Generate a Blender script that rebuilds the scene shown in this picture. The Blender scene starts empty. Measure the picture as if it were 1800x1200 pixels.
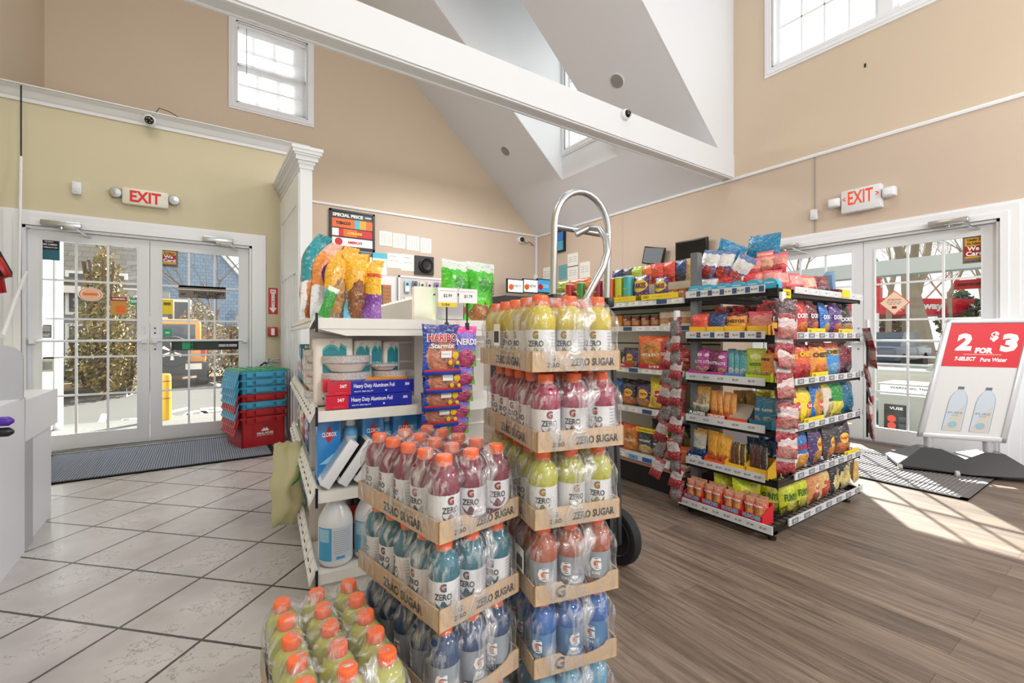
import bpy, bmesh, math, random
from mathutils import Vector, Matrix, noise
SC = bpy.context.scene
COL = SC.collection
PI = math.pi
# ------------------------------------------------------------------ camera, world, sun, exposure
TH = math.radians(34.41); SN, CS = math.sin(TH), math.cos(TH); EYE = 1.12
cam = bpy.data.cameras.new('camera'); cam.lens = 16; cam.sensor_width = 36; cam.shift_y = -10/1800
cam.clip_start = .05; cam.clip_end = 300
camo = bpy.data.objects.new('camera', cam); COL.objects.link(camo)
camo.location = (0, 0, EYE); camo.rotation_euler = (PI/2, 0, -TH)
SC.camera = camo
W = bpy.data.worlds.new('world'); SC.world = W; W.use_nodes = True
W.node_tree.nodes['Background'].inputs[0].default_value = (1, .985, .965, 1)
W.node_tree.nodes['Background'].inputs[1].default_value = 1.15
sun = bpy.data.lights.new('sun', 'SUN'); sun.energy = 20.0; sun.angle = math.radians(.6); sun.color = (1, .975, .93)
suno = bpy.data.objects.new('sun', sun); COL.objects.link(suno)
SUN_EL = math.radians(33)
suno.rotation_euler = Vector((-.79*math.cos(SUN_EL), -.61*math.cos(SUN_EL), -math.sin(SUN_EL))).to_track_quat('-Z', 'Y').to_euler()
SC.view_settings.view_transform = 'Standard'; SC.view_settings.look = 'None'
SC.view_settings.gamma = 1; SC.view_settings.exposure = .12; SC.view_settings.use_curve_mapping = False
for i, (x, y, z, e) in enumerate([(1.2, -1.9, 3.0, 200), (4.4, -1.7, 3.0, 165), (2.3, 1.6, 6.6, 22), (3.3, 5.4, 3.9, 85), (-.9, 3.2, 5.6, 40)]):  # unseen fill lights added to brighten the interior, no fixtures modelled
    l = bpy.data.lights.new('fill_light', 'POINT' if i < 2 else 'AREA')
    if i < 2: l.shadow_soft_size = .35
    else: l.size = 1.3
    l.energy = e; l.color = (1, .985, .965)
    lo = bpy.data.objects.new('fill_light', l); COL.objects.link(lo); lo.location = (x, y, z)
SC.cycles.max_bounces = 10; SC.cycles.transparent_max_bounces = 24; SC.cycles.caustics_reflective = False
SC.cycles.caustics_refractive = False; SC.cycles.sample_clamp_indirect = 6

# ------------------------------------------------------------------ helpers
def at(px, py, X=None, Y=None, Z=None, d=None):
    a = (px-900)/800; b = (590-py)/800
    r = Vector((SN+CS*a, CS-SN*a, b))
    t = X/r.x if X is not None else Y/r.y if Y is not None else (Z-EYE)/r.z if Z is not None else d
    return r*t + Vector((0, 0, EYE))
def lin(c):
    return tuple(((x/255+.055)/1.055)**2.4 if x > 10 else x/255/12.92 for x in c)+(1,)
MC = {}
def mat(name, c, rough=.5, metal=0, emit=0, coat=0, alpha=1, bump=0, bscale=60, var=0, vscale=8, trans=0, sss=0, spec=None):
    if name in MC: return MC[name]
    m = bpy.data.materials.new(name); m.use_nodes = True; MC[name] = m
    nt = m.node_tree; b = nt.nodes['Principled BSDF']; col = lin(c)
    b.inputs['Base Color'].default_value = col; b.inputs['Roughness'].default_value = rough
    b.inputs['Metallic'].default_value = metal; b.inputs['Coat Weight'].default_value = coat
    b.inputs['Transmission Weight'].default_value = trans
    if spec is not None: b.inputs['Specular IOR Level'].default_value = spec
    if emit: b.inputs['Emission Color'].default_value = col; b.inputs['Emission Strength'].default_value = emit
    if bump or var:
        tc = nt.nodes.new('ShaderNodeTexCoord'); n = nt.nodes.new('ShaderNodeTexNoise')
        n.inputs['Scale'].default_value = bscale if bump else vscale; n.inputs['Detail'].default_value = 4
        nt.links.new(tc.outputs['Object'], n.inputs['Vector'])
        if bump:
            bp = nt.nodes.new('ShaderNodeBump'); bp.inputs['Strength'].default_value = bump; bp.inputs['Distance'].default_value = .01
            nt.links.new(n.outputs['Fac'], bp.inputs['Height']); nt.links.new(bp.outputs['Normal'], b.inputs['Normal'])
        if var:
            n2 = nt.nodes.new('ShaderNodeTexNoise'); n2.inputs['Scale'].default_value = vscale; n2.inputs['Detail'].default_value = 5
            nt.links.new(tc.outputs['Object'], n2.inputs['Vector'])
            mx = nt.nodes.new('ShaderNodeMix'); mx.data_type = 'RGBA'
            mx.inputs['A'].default_value = tuple(x*(1-var) for x in col[:3])+(1,); mx.inputs['B'].default_value = tuple(min(1, x*(1+var)) for x in col[:3])+(1,)
            nt.links.new(n2.outputs['Fac'], mx.inputs['Factor']); nt.links.new(mx.outputs['Result'], b.inputs['Base Color'])
    return m
def glass_mat(name, tint=(255, 255, 255), gl=.07, haze=0.0):
    if name in MC: return MC[name]
    m = bpy.data.materials.new(name); m.use_nodes = True; MC[name] = m; nt = m.node_tree
    nt.nodes.remove(nt.nodes['Principled BSDF']); out = nt.nodes['Material Output']
    t = nt.nodes.new('ShaderNodeBsdfTransparent'); t.inputs[0].default_value = lin(tint)
    g = nt.nodes.new('ShaderNodeBsdfGlossy'); g.inputs['Roughness'].default_value = .03
    mx = nt.nodes.new('ShaderNodeMixShader'); mx.inputs[0].default_value = gl
    nt.links.new(t.outputs[0], mx.inputs[1]); nt.links.new(g.outputs[0], mx.inputs[2])
    nt.links.new(mx.outputs[0], out.inputs[0]); return m
def film_mat():
    m = bpy.data.materials.new('shrink_film'); m.use_nodes = True; nt = m.node_tree; MC['film'] = m
    nt.nodes.remove(nt.nodes['Principled BSDF']); out = nt.nodes['Material Output']; L = nt.links.new; N = nt.nodes.new
    tc = N('ShaderNodeTexCoord'); mp = N('ShaderNodeMapping'); mp.inputs['Scale'].default_value = (14, 14, 5)
    n = N('ShaderNodeTexNoise'); n.inputs['Scale'].default_value = 2.2; n.inputs['Detail'].default_value = 6; n.inputs['Roughness'].default_value = .55; n.inputs['Distortion'].default_value = 1.2
    L(tc.outputs['Object'], mp.inputs[0]); L(mp.outputs[0], n.inputs['Vector'])
    bp = N('ShaderNodeBump'); bp.inputs['Strength'].default_value = .8; bp.inputs['Distance'].default_value = .02; L(n.outputs['Fac'], bp.inputs['Height'])
    r = N('ShaderNodeValToRGB'); r.color_ramp.elements[0].position = .46; r.color_ramp.elements[0].color = (.09, .09, .09, 1)  # milky film patches, with white haze and glare streaks painted in
    r.color_ramp.elements[1].position = .70; r.color_ramp.elements[1].color = (.7, .7, .7, 1); L(n.outputs['Fac'], r.inputs[0])
    t = N('ShaderNodeBsdfTransparent'); t.inputs[0].default_value = (1, 1, 1, 1)
    g = N('ShaderNodeBsdfGlossy'); g.inputs['Roughness'].default_value = .16; L(bp.outputs[0], g.inputs['Normal'])
    d = N('ShaderNodeBsdfDiffuse'); d.inputs[0].default_value = (.86, .87, .9, 1); L(bp.outputs[0], d.inputs['Normal'])
    m1 = N('ShaderNodeMixShader'); m1.inputs[0].default_value = .62; L(d.outputs[0], m1.inputs[1]); L(g.outputs[0], m1.inputs[2])
    m2 = N('ShaderNodeMixShader'); L(r.outputs[0], m2.inputs[0]); L(t.outputs[0], m2.inputs[1]); L(m1.outputs[0], m2.inputs[2])
    L(m2.outputs[0], out.inputs[0]); return m
def drink_mat(name, c):
    m = bpy.data.materials.new('drink_'+name); m.use_nodes = True; nt = m.node_tree
    b = nt.nodes['Principled BSDF']; L = nt.links.new; N = nt.nodes.new; out = nt.nodes['Material Output']
    b.inputs['Base Color'].default_value = lin(c); b.inputs['Roughness'].default_value = .12; b.inputs['Coat Weight'].default_value = .6
    t = N('ShaderNodeBsdfTranslucent'); t.inputs[0].default_value = lin(c)
    mx = N('ShaderNodeMixShader'); mx.inputs[0].default_value = .35; L(b.outputs[0], mx.inputs[1]); L(t.outputs[0], mx.inputs[2]); L(mx.outputs[0], out.inputs[0])
    return m
TEXTC = {}
def text_geo(s, bold=0.0):
    k = (s, bold)
    if k in TEXTC: return TEXTC[k]
    cu = bpy.data.curves.new('t', 'FONT'); cu.body = s; cu.size = 1; cu.offset = bold; cu.resolution_u = 2; cu.align_x = 'CENTER'; cu.align_y = 'CENTER'
    o = bpy.data.objects.new('t', cu); COL.objects.link(o)
    dg = bpy.context.evaluated_depsgraph_get(); dg.update()
    me = bpy.data.meshes.new_from_object(o.evaluated_get(dg))
    vs = [v.co.copy() for v in me.vertices]; fs = [tuple(p.vertices) for p in me.polygons]
    bpy.data.objects.remove(o); bpy.data.meshes.remove(me); bpy.data.curves.remove(cu)
    if vs:
        x0 = min(v.x for v in vs); x1 = max(v.x for v in vs); y0 = min(v.y for v in vs); y1 = max(v.y for v in vs)
        vs = [((v.x-(x0+x1)/2)/(x1-x0), (v.y-(y0+y1)/2)/(y1-y0)) for v in vs]
    TEXTC[k] = (vs, fs); return TEXTC[k]
class MB:
    def __init__(s): s.v = []; s.f = []; s.m = []; s.mats = []; s.uv = {}; s.flat = set()
    def mi(s, m):
        if m not in s.mats: s.mats.append(m)
        return s.mats.index(m)
    def add(s, vs, fs, m, M=None, uvs=None):
        o = len(s.v); i = s.mi(m)
        for v in vs: s.v.append(tuple(M @ Vector(v)) if M else tuple(v))
        for k, f in enumerate(fs):
            if uvs: s.uv[len(s.f)] = [uvs[j] for j in f]
            s.f.append(tuple(j+o for j in f)); s.m.append(i)
        return s
    def box(s, x0, x1, y0, y1, z0, z1, m, M=None, taper=None):
        vs = [(x, y, z) for z in (z0, z1) for y in (y0, y1) for x in (x0, x1)]
        if taper:
            cx, cy = (x0+x1)/2, (y0+y1)/2
            vs = [(cx+(x-cx)*taper, cy+(y-cy)*taper, z) if z == z0 else (x, y, z) for x, y, z in vs]
        fs = [(0, 2, 3, 1), (4, 5, 7, 6), (0, 1, 5, 4), (2, 6, 7, 3), (0, 4, 6, 2), (1, 3, 7, 5)]
        return s.add(vs, fs, m, M)
    def rbox(s, x0, x1, y0, y1, z0, z1, r, m, M=None, seg=2):
        bm = bmesh.new(); bmesh.ops.create_cube(bm, size=1)
        for v in bm.verts: v.co = Vector((x0+(x1-x0)*(v.co.x+.5), y0+(y1-y0)*(v.co.y+.5), z0+(z1-z0)*(v.co.z+.5)))
        bmesh.ops.bevel(bm, geom=list(bm.edges), offset=r, segments=seg, affect='EDGES', profile=.5)
        bm.verts.index_update(); s.add([v.co.copy() for v in bm.verts], [[v.index for v in f.verts] for f in bm.faces], m, M); bm.free(); return s
    def quad(s, a, b, c, d, m, uv=False):
        return s.add([a, b, c, d], [(0, 1, 2, 3)], m, None, [(0, 0), (1, 0), (1, 1), (0, 1)] if uv else None)
    def lathe(s, prof, m, n=20, M=None, uv=False):
        vs = []; fs = []; uvs = []
        for r, z in prof:
            for k in range(n):
                a = 2*PI*k/n; vs.append((r*math.cos(a), r*math.sin(a), z))
        for i in range(len(prof)-1):
            for k in range(n): fs.append((i*n+k, i*n+(k+1) % n, (i+1)*n+(k+1) % n, (i+1)*n+k))
        if prof[0][0] > 1e-5: fs.append(tuple(range(n-1, -1, -1)))
        if prof[-1][0] > 1e-5: fs.append(tuple((len(prof)-1)*n+k for k in range(n)))
        return s.add(vs, fs, m, M)
    def cyl(s, p, q, r, m, n=12, r2=None):
        p = Vector(p); q = Vector(q); d = q-p
        M = Matrix.Translation(p) @ d.to_track_quat('Z', 'Y').to_matrix().to_4x4()
        return s.lathe([(r, 0), (r if r2 is None else r2, d.length)], m, n, M)
    def tube(s, pts, r, m, n=8, rr=None):
        pts = [Vector(p) for p in pts]; vs = []; fs = []; prev = None
        for i, p in enumerate(pts):
            t = (pts[min(i+1, len(pts)-1)]-pts[max(i-1, 0)]).normalized()
            if prev is None: prev = t.orthogonal().normalized()
            prev = (prev-t*prev.dot(t)).normalized(); b = t.cross(prev)
            R = rr[i] if rr else r
            for k in range(n):
                a = 2*PI*k/n; vs.append(p+prev*math.cos(a)*R+b*math.sin(a)*R)
        for i in range(len(pts)-1):
            for k in range(n): fs.append((i*n+k, i*n+(k+1) % n, (i+1)*n+(k+1) % n, (i+1)*n+k))
        fs.append(tuple(range(n-1, -1, -1))); fs.append(tuple((len(pts)-1)*n+k for k in range(n)))
        return s.add(vs, fs, m)
    def prism(s, poly, y0, y1, m, M=None):      # polygon in x,z extruded in y
        n = len(poly); vs = [(x, y0, z) for x, z in poly]+[(x, y1, z) for x, z in poly]
        fs = [tuple(range(n)), tuple(range(2*n-1, n-1, -1))]+[(k, k+n, (k+1) % n+n, (k+1) % n) for k in range(n)]
        return s.add(vs, fs, m, M)
    def text(s, t, w, h, m, M=None, bold=.02, warp=None, x=0, z=0, y=0):   # in the x-z plane facing -y
        vs, fs = text_geo(t, bold)
        o = []
        for a, b in vs:
            px, pz = x+a*w, z+b*h; o.append((px, y+(warp(px, pz) if warp else 0), pz))
        return s.add(o, fs, m, M)
    def build(s, name, parent=None, loc=(0, 0, 0), rz=0, ang=35, rot=None):
        me = bpy.data.meshes.new(name); me.from_pydata(s.v, [], s.f)
        for m in s.mats: me.materials.append(m)
        for p, i in zip(me.polygons, s.m): p.material_index = i; p.use_smooth = True
        if s.uv:
            ul = me.uv_layers.new(name='UVMap')
            for p in me.polygons:
                u = s.uv.get(p.index)
                if u:
                    for li, q in zip(p.loop_indices, u): ul.data[li].uv = q
        me.set_sharp_from_angle(angle=math.radians(ang)); me.update()
        o = bpy.data.objects.new(name, me); COL.objects.link(o)
        o.parent = parent; o.location = loc; o.rotation_euler = rot if rot else (0, 0, rz); return o
def tag(o, label=None, cat=None, group=None, kind=None):
    if label: o['label'] = label
    if cat: o['category'] = cat
    if group: o['group'] = group
    if kind: o['kind'] = kind
    return o
def thing(name, label, cat, loc=(0, 0, 0), rz=0, group=None, rot=None):
    o = bpy.data.objects.new(name, None); COL.objects.link(o); o.empty_display_size = .05
    o.location = loc; o.rotation_euler = rot if rot else (0, 0, rz); return tag(o, label, cat, group)
def struct(mb, name, **k): return tag(mb.build(name, **k), kind='structure')
def kids(o): return [c for c in o.children]
def dup(o, loc=None, rz=None, label=None, group=None, parent=None, rot=None, scale=None):
    c = o.copy(); COL.objects.link(c); c.parent = parent
    if loc is not None: c.location = loc
    if rot is not None: c.rotation_euler = rot
    elif rz is not None: c.rotation_euler = (0, 0, rz)
    if scale is not None: c.scale = scale
    if label: c['label'] = label
    if group: c['group'] = group
    for ch in o.children: dup(ch, parent=c)
    return c
ORD = ['first', 'second', 'third', 'fourth', 'fifth', 'sixth', 'seventh', 'eighth', 'ninth', 'tenth', 'eleventh', 'twelfth', 'thirteenth', 'fourteenth']
rnd = random.Random(7)
# common materials
WHITE = mat('white_paint', (226, 228, 232), .45); TRIM = mat('white_trim', (234, 236, 240), .35)
CEIL = mat('ceiling_paint', (226, 229, 236), .7); BEIGE = mat('beige_wall', (208, 191, 169), .75, var=.03, vscale=1.2)
BEIGE2 = mat('rose_beige_wall', (204, 186, 169), .75, var=.03, vscale=1.2); YELL = mat('yellow_beige_wall', (206, 197, 168), .75, var=.03, vscale=1.2)
METAL = mat('brushed_metal', (190, 192, 194), .28, 1); CHROME = mat('chrome', (215, 217, 220), .15, 1); DGREY = mat('dark_grey_metal', (70, 72, 76), .45, .5)
BLACK = mat('black_plastic', (22, 22, 24), .4); BLACKM = mat('black_metal', (28, 28, 30), .35, .3); RUB = mat('rubber', (30, 30, 32), .75)
RED = mat('red_plastic', (190, 24, 34), .35); PAPER = mat('paper', (240, 238, 232), .7); INK = mat('ink', (40, 40, 44), .7); WINK = mat('white_print', (245, 245, 245), .5)
GREYP = mat('grey_print', (125, 130, 140), .6); YEL = mat('yellow_card', (240, 212, 40), .5); NAVY = mat('navy_print', (60, 80, 120), .5)
GLASS = glass_mat('window_glass', (250, 253, 252), .06); CARD = mat('cardboard', (196, 166, 132), .8, bump=.1, bscale=200, var=.05, vscale=20)
SHELFW = mat('white_shelf_metal', (228, 226, 220), .4); TILEW = mat('price_rail', (214, 218, 222), .35); BLUEP = mat('blue_print', (40, 100, 185), .5)
REDP = mat('red_print', (205, 30, 40), .5); ORP = mat('orange_print', (235, 110, 40), .5); GRNP = mat('green_print', (50, 150, 70), .5)
# ------------------------------------------------------------------ floor
def floor_mats():
    m = bpy.data.materials.new('stone_tile'); m.use_nodes = True; nt = m.node_tree; b = nt.nodes['Principled BSDF']; L = nt.links.new; N = nt.nodes.new
    tc = N('ShaderNodeTexCoord'); mp = N('ShaderNodeMapping'); mp.vector_type = 'POINT'
    mp.inputs['Rotation'].default_value = (0, 0, PI/4); L(tc.outputs['Object'], mp.inputs[0])
    sx = N('ShaderNodeSeparateXYZ'); L(mp.outputs[0], sx.inputs[0])
    # rotated coords: x'=(x-y)/sqrt2, y'=(x+y)/sqrt2
    side = .37; gx = (0.004-3.076)/math.sqrt(2); gy = (0.004+3.076)/math.sqrt(2)
    fs = []
    for o_, g in (('X', gx), ('Y', gy)):
        s1 = N('ShaderNodeMath'); s1.operation = 'SUBTRACT'; L(sx.outputs[o_], s1.inputs[0]); s1.inputs[1].default_value = g-20*side
        s2 = N('ShaderNodeMath'); s2.operation = 'PINGPONG'; L(s1.outputs[0], s2.inputs[0]); s2.inputs[1].default_value = side/2
        fs.append((s1, s2))
    mn = N('ShaderNodeMath'); mn.operation = 'MINIMUM'; L(fs[0][1].outputs[0], mn.inputs[0]); L(fs[1][1].outputs[0], mn.inputs[1])
    nz = N('ShaderNodeTexNoise'); nz.inputs['Scale'].default_value = 40; L(tc.outputs['Object'], nz.inputs['Vector'])
    ad = N('ShaderNodeMath'); ad.operation = 'MULTIPLY_ADD'; L(nz.outputs['Fac'], ad.inputs[0]); ad.inputs[1].default_value = .004; L(mn.outputs[0], ad.inputs[2])
    lt = N('ShaderNodeMath'); lt.operation = 'LESS_THAN'; L(ad.outputs[0], lt.inputs[0]); lt.inputs[1].default_value = .0078
    # travertine cracks
    c1 = N('ShaderNodeTexNoise'); c1.inputs['Scale'].default_value = 13; c1.inputs['Detail'].default_value = 8; c1.inputs['Roughness'].default_value = .62; L(tc.outputs['Object'], c1.inputs['Vector'])
    ab = N('ShaderNodeMath'); ab.operation = 'SUBTRACT'; L(c1.outputs['Fac'], ab.inputs[0]); ab.inputs[1].default_value = .5
    a2 = N('ShaderNodeMath'); a2.operation = 'ABSOLUTE'; L(ab.outputs[0], a2.inputs[0])
    a3 = N('ShaderNodeMath'); a3.operation = 'LESS_THAN'; L(a2.outputs[0], a3.inputs[0]); a3.inputs[1].default_value = .0045
    c2 = N('ShaderNodeTexNoise'); c2.inputs['Scale'].default_value = 3.4; c2.inputs['Detail'].default_value = 3; L(tc.outputs['Object'], c2.inputs['Vector'])
    a4 = N('ShaderNodeMath'); a4.operation = 'GREATER_THAN'; L(c2.outputs['Fac'], a4.inputs[0]); a4.inputs[1].default_value = .54
    a5 = N('ShaderNodeMath'); a5.operation = 'MULTIPLY'; L(a3.outputs[0], a5.inputs[0]); L(a4.outputs[0], a5.inputs[1])
    rp = N('ShaderNodeValToRGB'); rp.color_ramp.elements[0].color = lin((172, 166, 163)); rp.color_ramp.elements[0].position = .3
    rp.color_ramp.elements[1].color = lin((200, 195, 192)); rp.color_ramp.elements[1].position = .7; L(c2.outputs['Fac'], rp.inputs[0])
    m1 = N('ShaderNodeMix'); m1.data_type = 'RGBA'; L(a5.outputs[0], m1.inputs['Factor']); L(rp.outputs[0], m1.inputs['A']); m1.inputs['B'].default_value = lin((110, 104, 102))
    m2 = N('ShaderNodeMix'); m2.data_type = 'RGBA'; L(lt.outputs[0], m2.inputs['Factor']); L(m1.outputs['Result'], m2.inputs['A']); m2.inputs['B'].default_value = lin((62, 56, 54))
    L(m2.outputs['Result'], b.inputs['Base Color']); b.inputs['Roughness'].default_value = .32; b.inputs['Coat Weight'].default_value = .1
    bp = N('ShaderNodeBump'); bp.inputs['Strength'].default_value = .5; bp.inputs['Distance'].default_value = .004; bp.invert = True
    mxx = N('ShaderNodeMath'); mxx.operation = 'MAXIMUM'; L(lt.outputs[0], mxx.inputs[0]); L(a5.outputs[0], mxx.inputs[1]); L(mxx.outputs[0], bp.inputs['Height']); L(bp.outputs[0], b.inputs['Normal'])
    w = bpy.data.materials.new('wood_plank'); w.use_nodes = True; nt = w.node_tree; b = nt.nodes['Principled BSDF']; L = nt.links.new; N = nt.nodes.new
    tc = N('ShaderNodeTexCoord'); mp = N('ShaderNodeMapping'); mp.inputs['Rotation'].default_value = (0, 0, PI/2); L(tc.outputs['Object'], mp.inputs[0])
    br = N('ShaderNodeTexBrick'); br.inputs['Scale'].default_value = 1; br.inputs['Brick Width'].default_value = 1.22; br.inputs['Row Height'].default_value = .155
    br.inputs['Mortar Size'].default_value = .0009; br.inputs['Color1'].default_value = lin((134, 119, 106)); br.inputs['Color2'].default_value = lin((112, 98, 87)); br.inputs['Mortar'].default_value = lin((74, 60, 50))
    br.inputs['Bias'].default_value = 0; br.offset = .37; L(mp.outputs[0], br.inputs['Vector'])
    m3 = N('ShaderNodeMapping'); m3.inputs['Scale'].default_value = (12, .8, 1); L(tc.outputs['Object'], m3.inputs[0])
    n1 = N('ShaderNodeTexNoise'); n1.inputs['Scale'].default_value = 3.2; n1.inputs['Detail'].default_value = 9; n1.inputs['Roughness'].default_value = .68; n1.inputs['Distortion'].default_value = .8; L(m3.outputs[0], n1.inputs['Vector'])
    r1 = N('ShaderNodeValToRGB'); r1.color_ramp.elements[0].position = .32; r1.color_ramp.elements[0].color = (.30, .27, .25, 1); r1.color_ramp.elements[1].position = .66; r1.color_ramp.elements[1].color = (1.3, 1.27, 1.24, 1); L(n1.outputs['Fac'], r1.inputs[0])
    mu = N('ShaderNodeMix'); mu.data_type = 'RGBA'; mu.blend_type = 'MULTIPLY'; mu.inputs['Factor'].default_value = .85; L(br.outputs['Color'], mu.inputs['A']); L(r1.outputs[0], mu.inputs['B'])
    L(mu.outputs['Result'], b.inputs['Base Color']); b.inputs['Roughness'].default_value = .42
    bp = N('ShaderNodeBump'); bp.inputs['Strength'].default_value = .35; bp.inputs['Distance'].default_value = .003; L(n1.outputs['Fac'], bp.inputs['Height']); L(bp.outputs[0], b.inputs['Normal'])
    return m, w
TILE, WOOD = floor_mats()
XB = .93
b = MB(); b.box(-1.52, XB, -2.5, 6.0, -.12, 0, TILE); b.box(XB, 5.8, -2.5, 7.56, -.12, 0, WOOD); b.box(-1.52, XB, 6.0, 6.12, -.12, 0, TILE)
struct(b, 'floor')
# ------------------------------------------------------------------ walls
XR, YB, YY, RZ = 5.8, 7.56, 6.04, 3.2
K = .874
HX = lambda z: XR-(z-RZ)/K
b = MB()   # back wall: beige above the rail, rosier below, with window opening X .42-1.36, z 4.42-5.6
wx0, wx1, wz0, wz1 = .42, 1.36, 4.43, 5.6
for x0, x1, z0, z1 in ((-1.6, wx0, RZ, 7.4), (wx0, wx1, RZ, wz0), (wx0, wx1, wz1, 7.4), (wx1, 6.1, RZ, 7.4)): b.box(x0, x1, YB, YB+.16, z0, z1, BEIGE)
b.box(1.1, 6.1, YB, YB+.16, 0, RZ, BEIGE2)
struct(b, 'wall_back')
b = MB()  # entry partition with the left doors
DL0, DL1, DT = -1.36, .49, 2.15
b.box(-1.6, DL0, YY, YY+.12, 0, 3.40, YELL); b.box(DL1, 1.1, YY, YY+.12, 0, 3.40, YELL); b.box(DL0, DL1, YY, YY+.12, DT, 3.40, YELL)
b.box(1.0, 1.1, YY+.12, YB, 0, 3.4, YELL); b.box(-1.52, 1.1, YY+.12, YB+.16, 3.34, 3.40, WHITE)
struct(b, 'wall_entry')
b = MB(); b.box(-1.68, -1.52, -2.5, YB+.16, 3.4, 7.4, BEIGE); b.box(-1.68, -1.52, -2.5, YY+.12, 0, 3.4, YELL)
b.box(-1.68, -1.46, YY+.12, YB+.1, 0, 3.34, WHITE)
for z0, z1 in ((.25, 1.0), (1.15, 2.3)): b.box(-1.46, -1.445, YY+.35, YB-.3, z0, z1, TRIM)
b.box(-1.68, -1.40, YB+.1, YB+.24, -.1, 3.34, TRIM)
struct(b, 'wall_left')
DR0, DR1 = .87, 2.90
VW0, VW1, VZ0, VZ1 = 1.32, 2.80, 4.40, 6.3
b = MB()
def rw(y0, y1, z0, z1, m): b.box(XR, XR+.16, y0, y1, z0, z1, m)
rw(-2.5, DR0, 0, RZ, BEIGE2); rw(DR1, YB+.16, 0, RZ, BEIGE2); rw(DR0, DR1, DT, RZ, BEIGE2)
rw(-2.5, VW0-1.9, RZ, 7.4, BEIGE); rw(VW1, 3.48, RZ, 7.4, BEIGE); rw(VW0-1.9, VW1, RZ, VZ0, BEIGE); rw(VW0-1.9, VW1, VZ1, 7.4, BEIGE)
b.box(XR-.001, XR+.16, 3.48, YB, RZ, RZ+.2, BEIGE)
struct(b, 'wall_right')
# cheek wall above the beam, closing the sloped ceiling
zt = 7.2
b = MB(); b.prism([(XR, RZ+.3), (XR, zt), (HX(zt), zt), (HX(RZ+.3), RZ+.3)], 3.30, 3.334, WHITE); struct(b, 'wall_gable')
# sloped ceiling with a dormer hole
D0, D1, DX = 4.68, 5.955, 5.12
def sz(x): return RZ+(XR-x)*K
b = MB()
def slope(x0, x1, y0, y1):
    b.add([(x0, y0, sz(x0)), (x1, y0, sz(x1)), (x1, y1, sz(x1)), (x0, y1, sz(x0)),
           (x0, y0, sz(x0)+.14), (x1, y0, sz(x1)+.14), (x1, y1, sz(x1)+.14), (x0, y1, sz(x0)+.14)],
          [(0, 1, 2, 3), (7, 6, 5, 4), (0, 4, 5, 1), (1, 5, 6, 2), (2, 6, 7, 3), (3, 7, 4, 0)], CEIL)
xt = HX(zt); xd = 2.2
slope(DX, XR+.2, 3.335, YB); slope(xt, DX, 3.335, D0); slope(xt, DX, D1, YB); slope(xt, xd, D0, D1)
b.box(-1.7, xt+.02, 3.3, YB+.1, zt, zt+.15, CEIL); b.box(-1.7, XR+.2, -2.5, 3.46, zt, zt+.15, CEIL)
struct(b, 'ceiling')
# dormer: cheeks, front wall with window opening, roof
b = MB(); zd = 6.95
b.prism([(xd-.3, sz(xd-.3)+.015), (DX, sz(DX)+.015), (DX, zd), (xd-.3, zd)], D1-.004, D1+.1, WHITE)
b.prism([(xd-.3, sz(xd-.3)+.015), (DX, sz(DX)+.015), (DX, zd), (xd-.3, zd)], D0-.1, D0+.004, WHITE)
b.box(DX-.004, DX+.12, D0-.1, D1+.1, sz(DX)+.02, 4.27, WHITE); b.box(DX, DX+.12, D0-.1, D0+.13, 4.27, 6.8, WHITE); b.box(DX, DX+.12, D1-.09, D1+.1, 4.27, 6.8, WHITE); b.box(DX, DX+.12, D0-.1, D1+.1, 6.57, zd, WHITE)
b.box(xd-.4, DX+.2, D0-.1, D1+.1, zd, zd+.1, WHITE)
struct(b, 'wall_dormer')
def beam():
    b = MB(); b.box(-1.52, XR, 3.29, 3.48, RZ, RZ+.3, WHITE); b.box(-1.52, XR, 3.31, 3.335, RZ-.012, RZ, TRIM); b.box(-1.52, XR, 3.44, 3.46, RZ-.012, RZ, TRIM); struct(b, 'trim_1')
beam()
# moulding profiles
def mould(name, prof, path, m=TRIM):     # prof: (out, up) ; path: list of (point, outdir)
    b = MB(); n = len(prof); vs = []
    for p, o in path:
        for u, z in prof: vs.append((p[0]+o[0]*u, p[1]+o[1]*u, p[2]+z))
    fs = []
    for i in range(len(path)-1):
        for k in range(n): fs.append((i*n+k, i*n+(k+1) % n, (i+1)*n+(k+1) % n, (i+1)*n+k))
    fs.append(tuple(range(n-1, -1, -1))); fs.append(tuple((len(path)-1)*n+k for k in range(n)))
    b.add(vs, fs, m); return struct(b, name, ang=25)
CROWN = [(0, -.13), (.012, -.13), (.018, -.10), (.035, -.085), (.055, -.04), (.085, -.02), (.09, -.012), (.105, -.01), (.105, .0), (0, 0)]
mould('trim_2', CROWN, [((-1.52, YY, 3.42), (0, -1)), ((1.1, YY, 3.42), (0, -1))])
RAILP = [(0, -.02), (.02, -.02), (.025, 0), (.02, .015), (0, .015)]
mould('trim_3', RAILP, [((1.1, YB, RZ), (0, -1)), ((XR, YB, RZ), (0, -1))])
mould('trim_4', RAILP, [((XR, YB, RZ-.02), (-1, 0)), ((XR, -2.5, RZ-.02), (-1, 0))])
b = MB(); b.box(2.12, 2.135, YB-.006, YB, 0, RZ, BEIGE2); b.box(XR-.006, XR, 5.2, 5.212, 0, RZ, BEIGE2); struct(b, 'trim_5')
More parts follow.
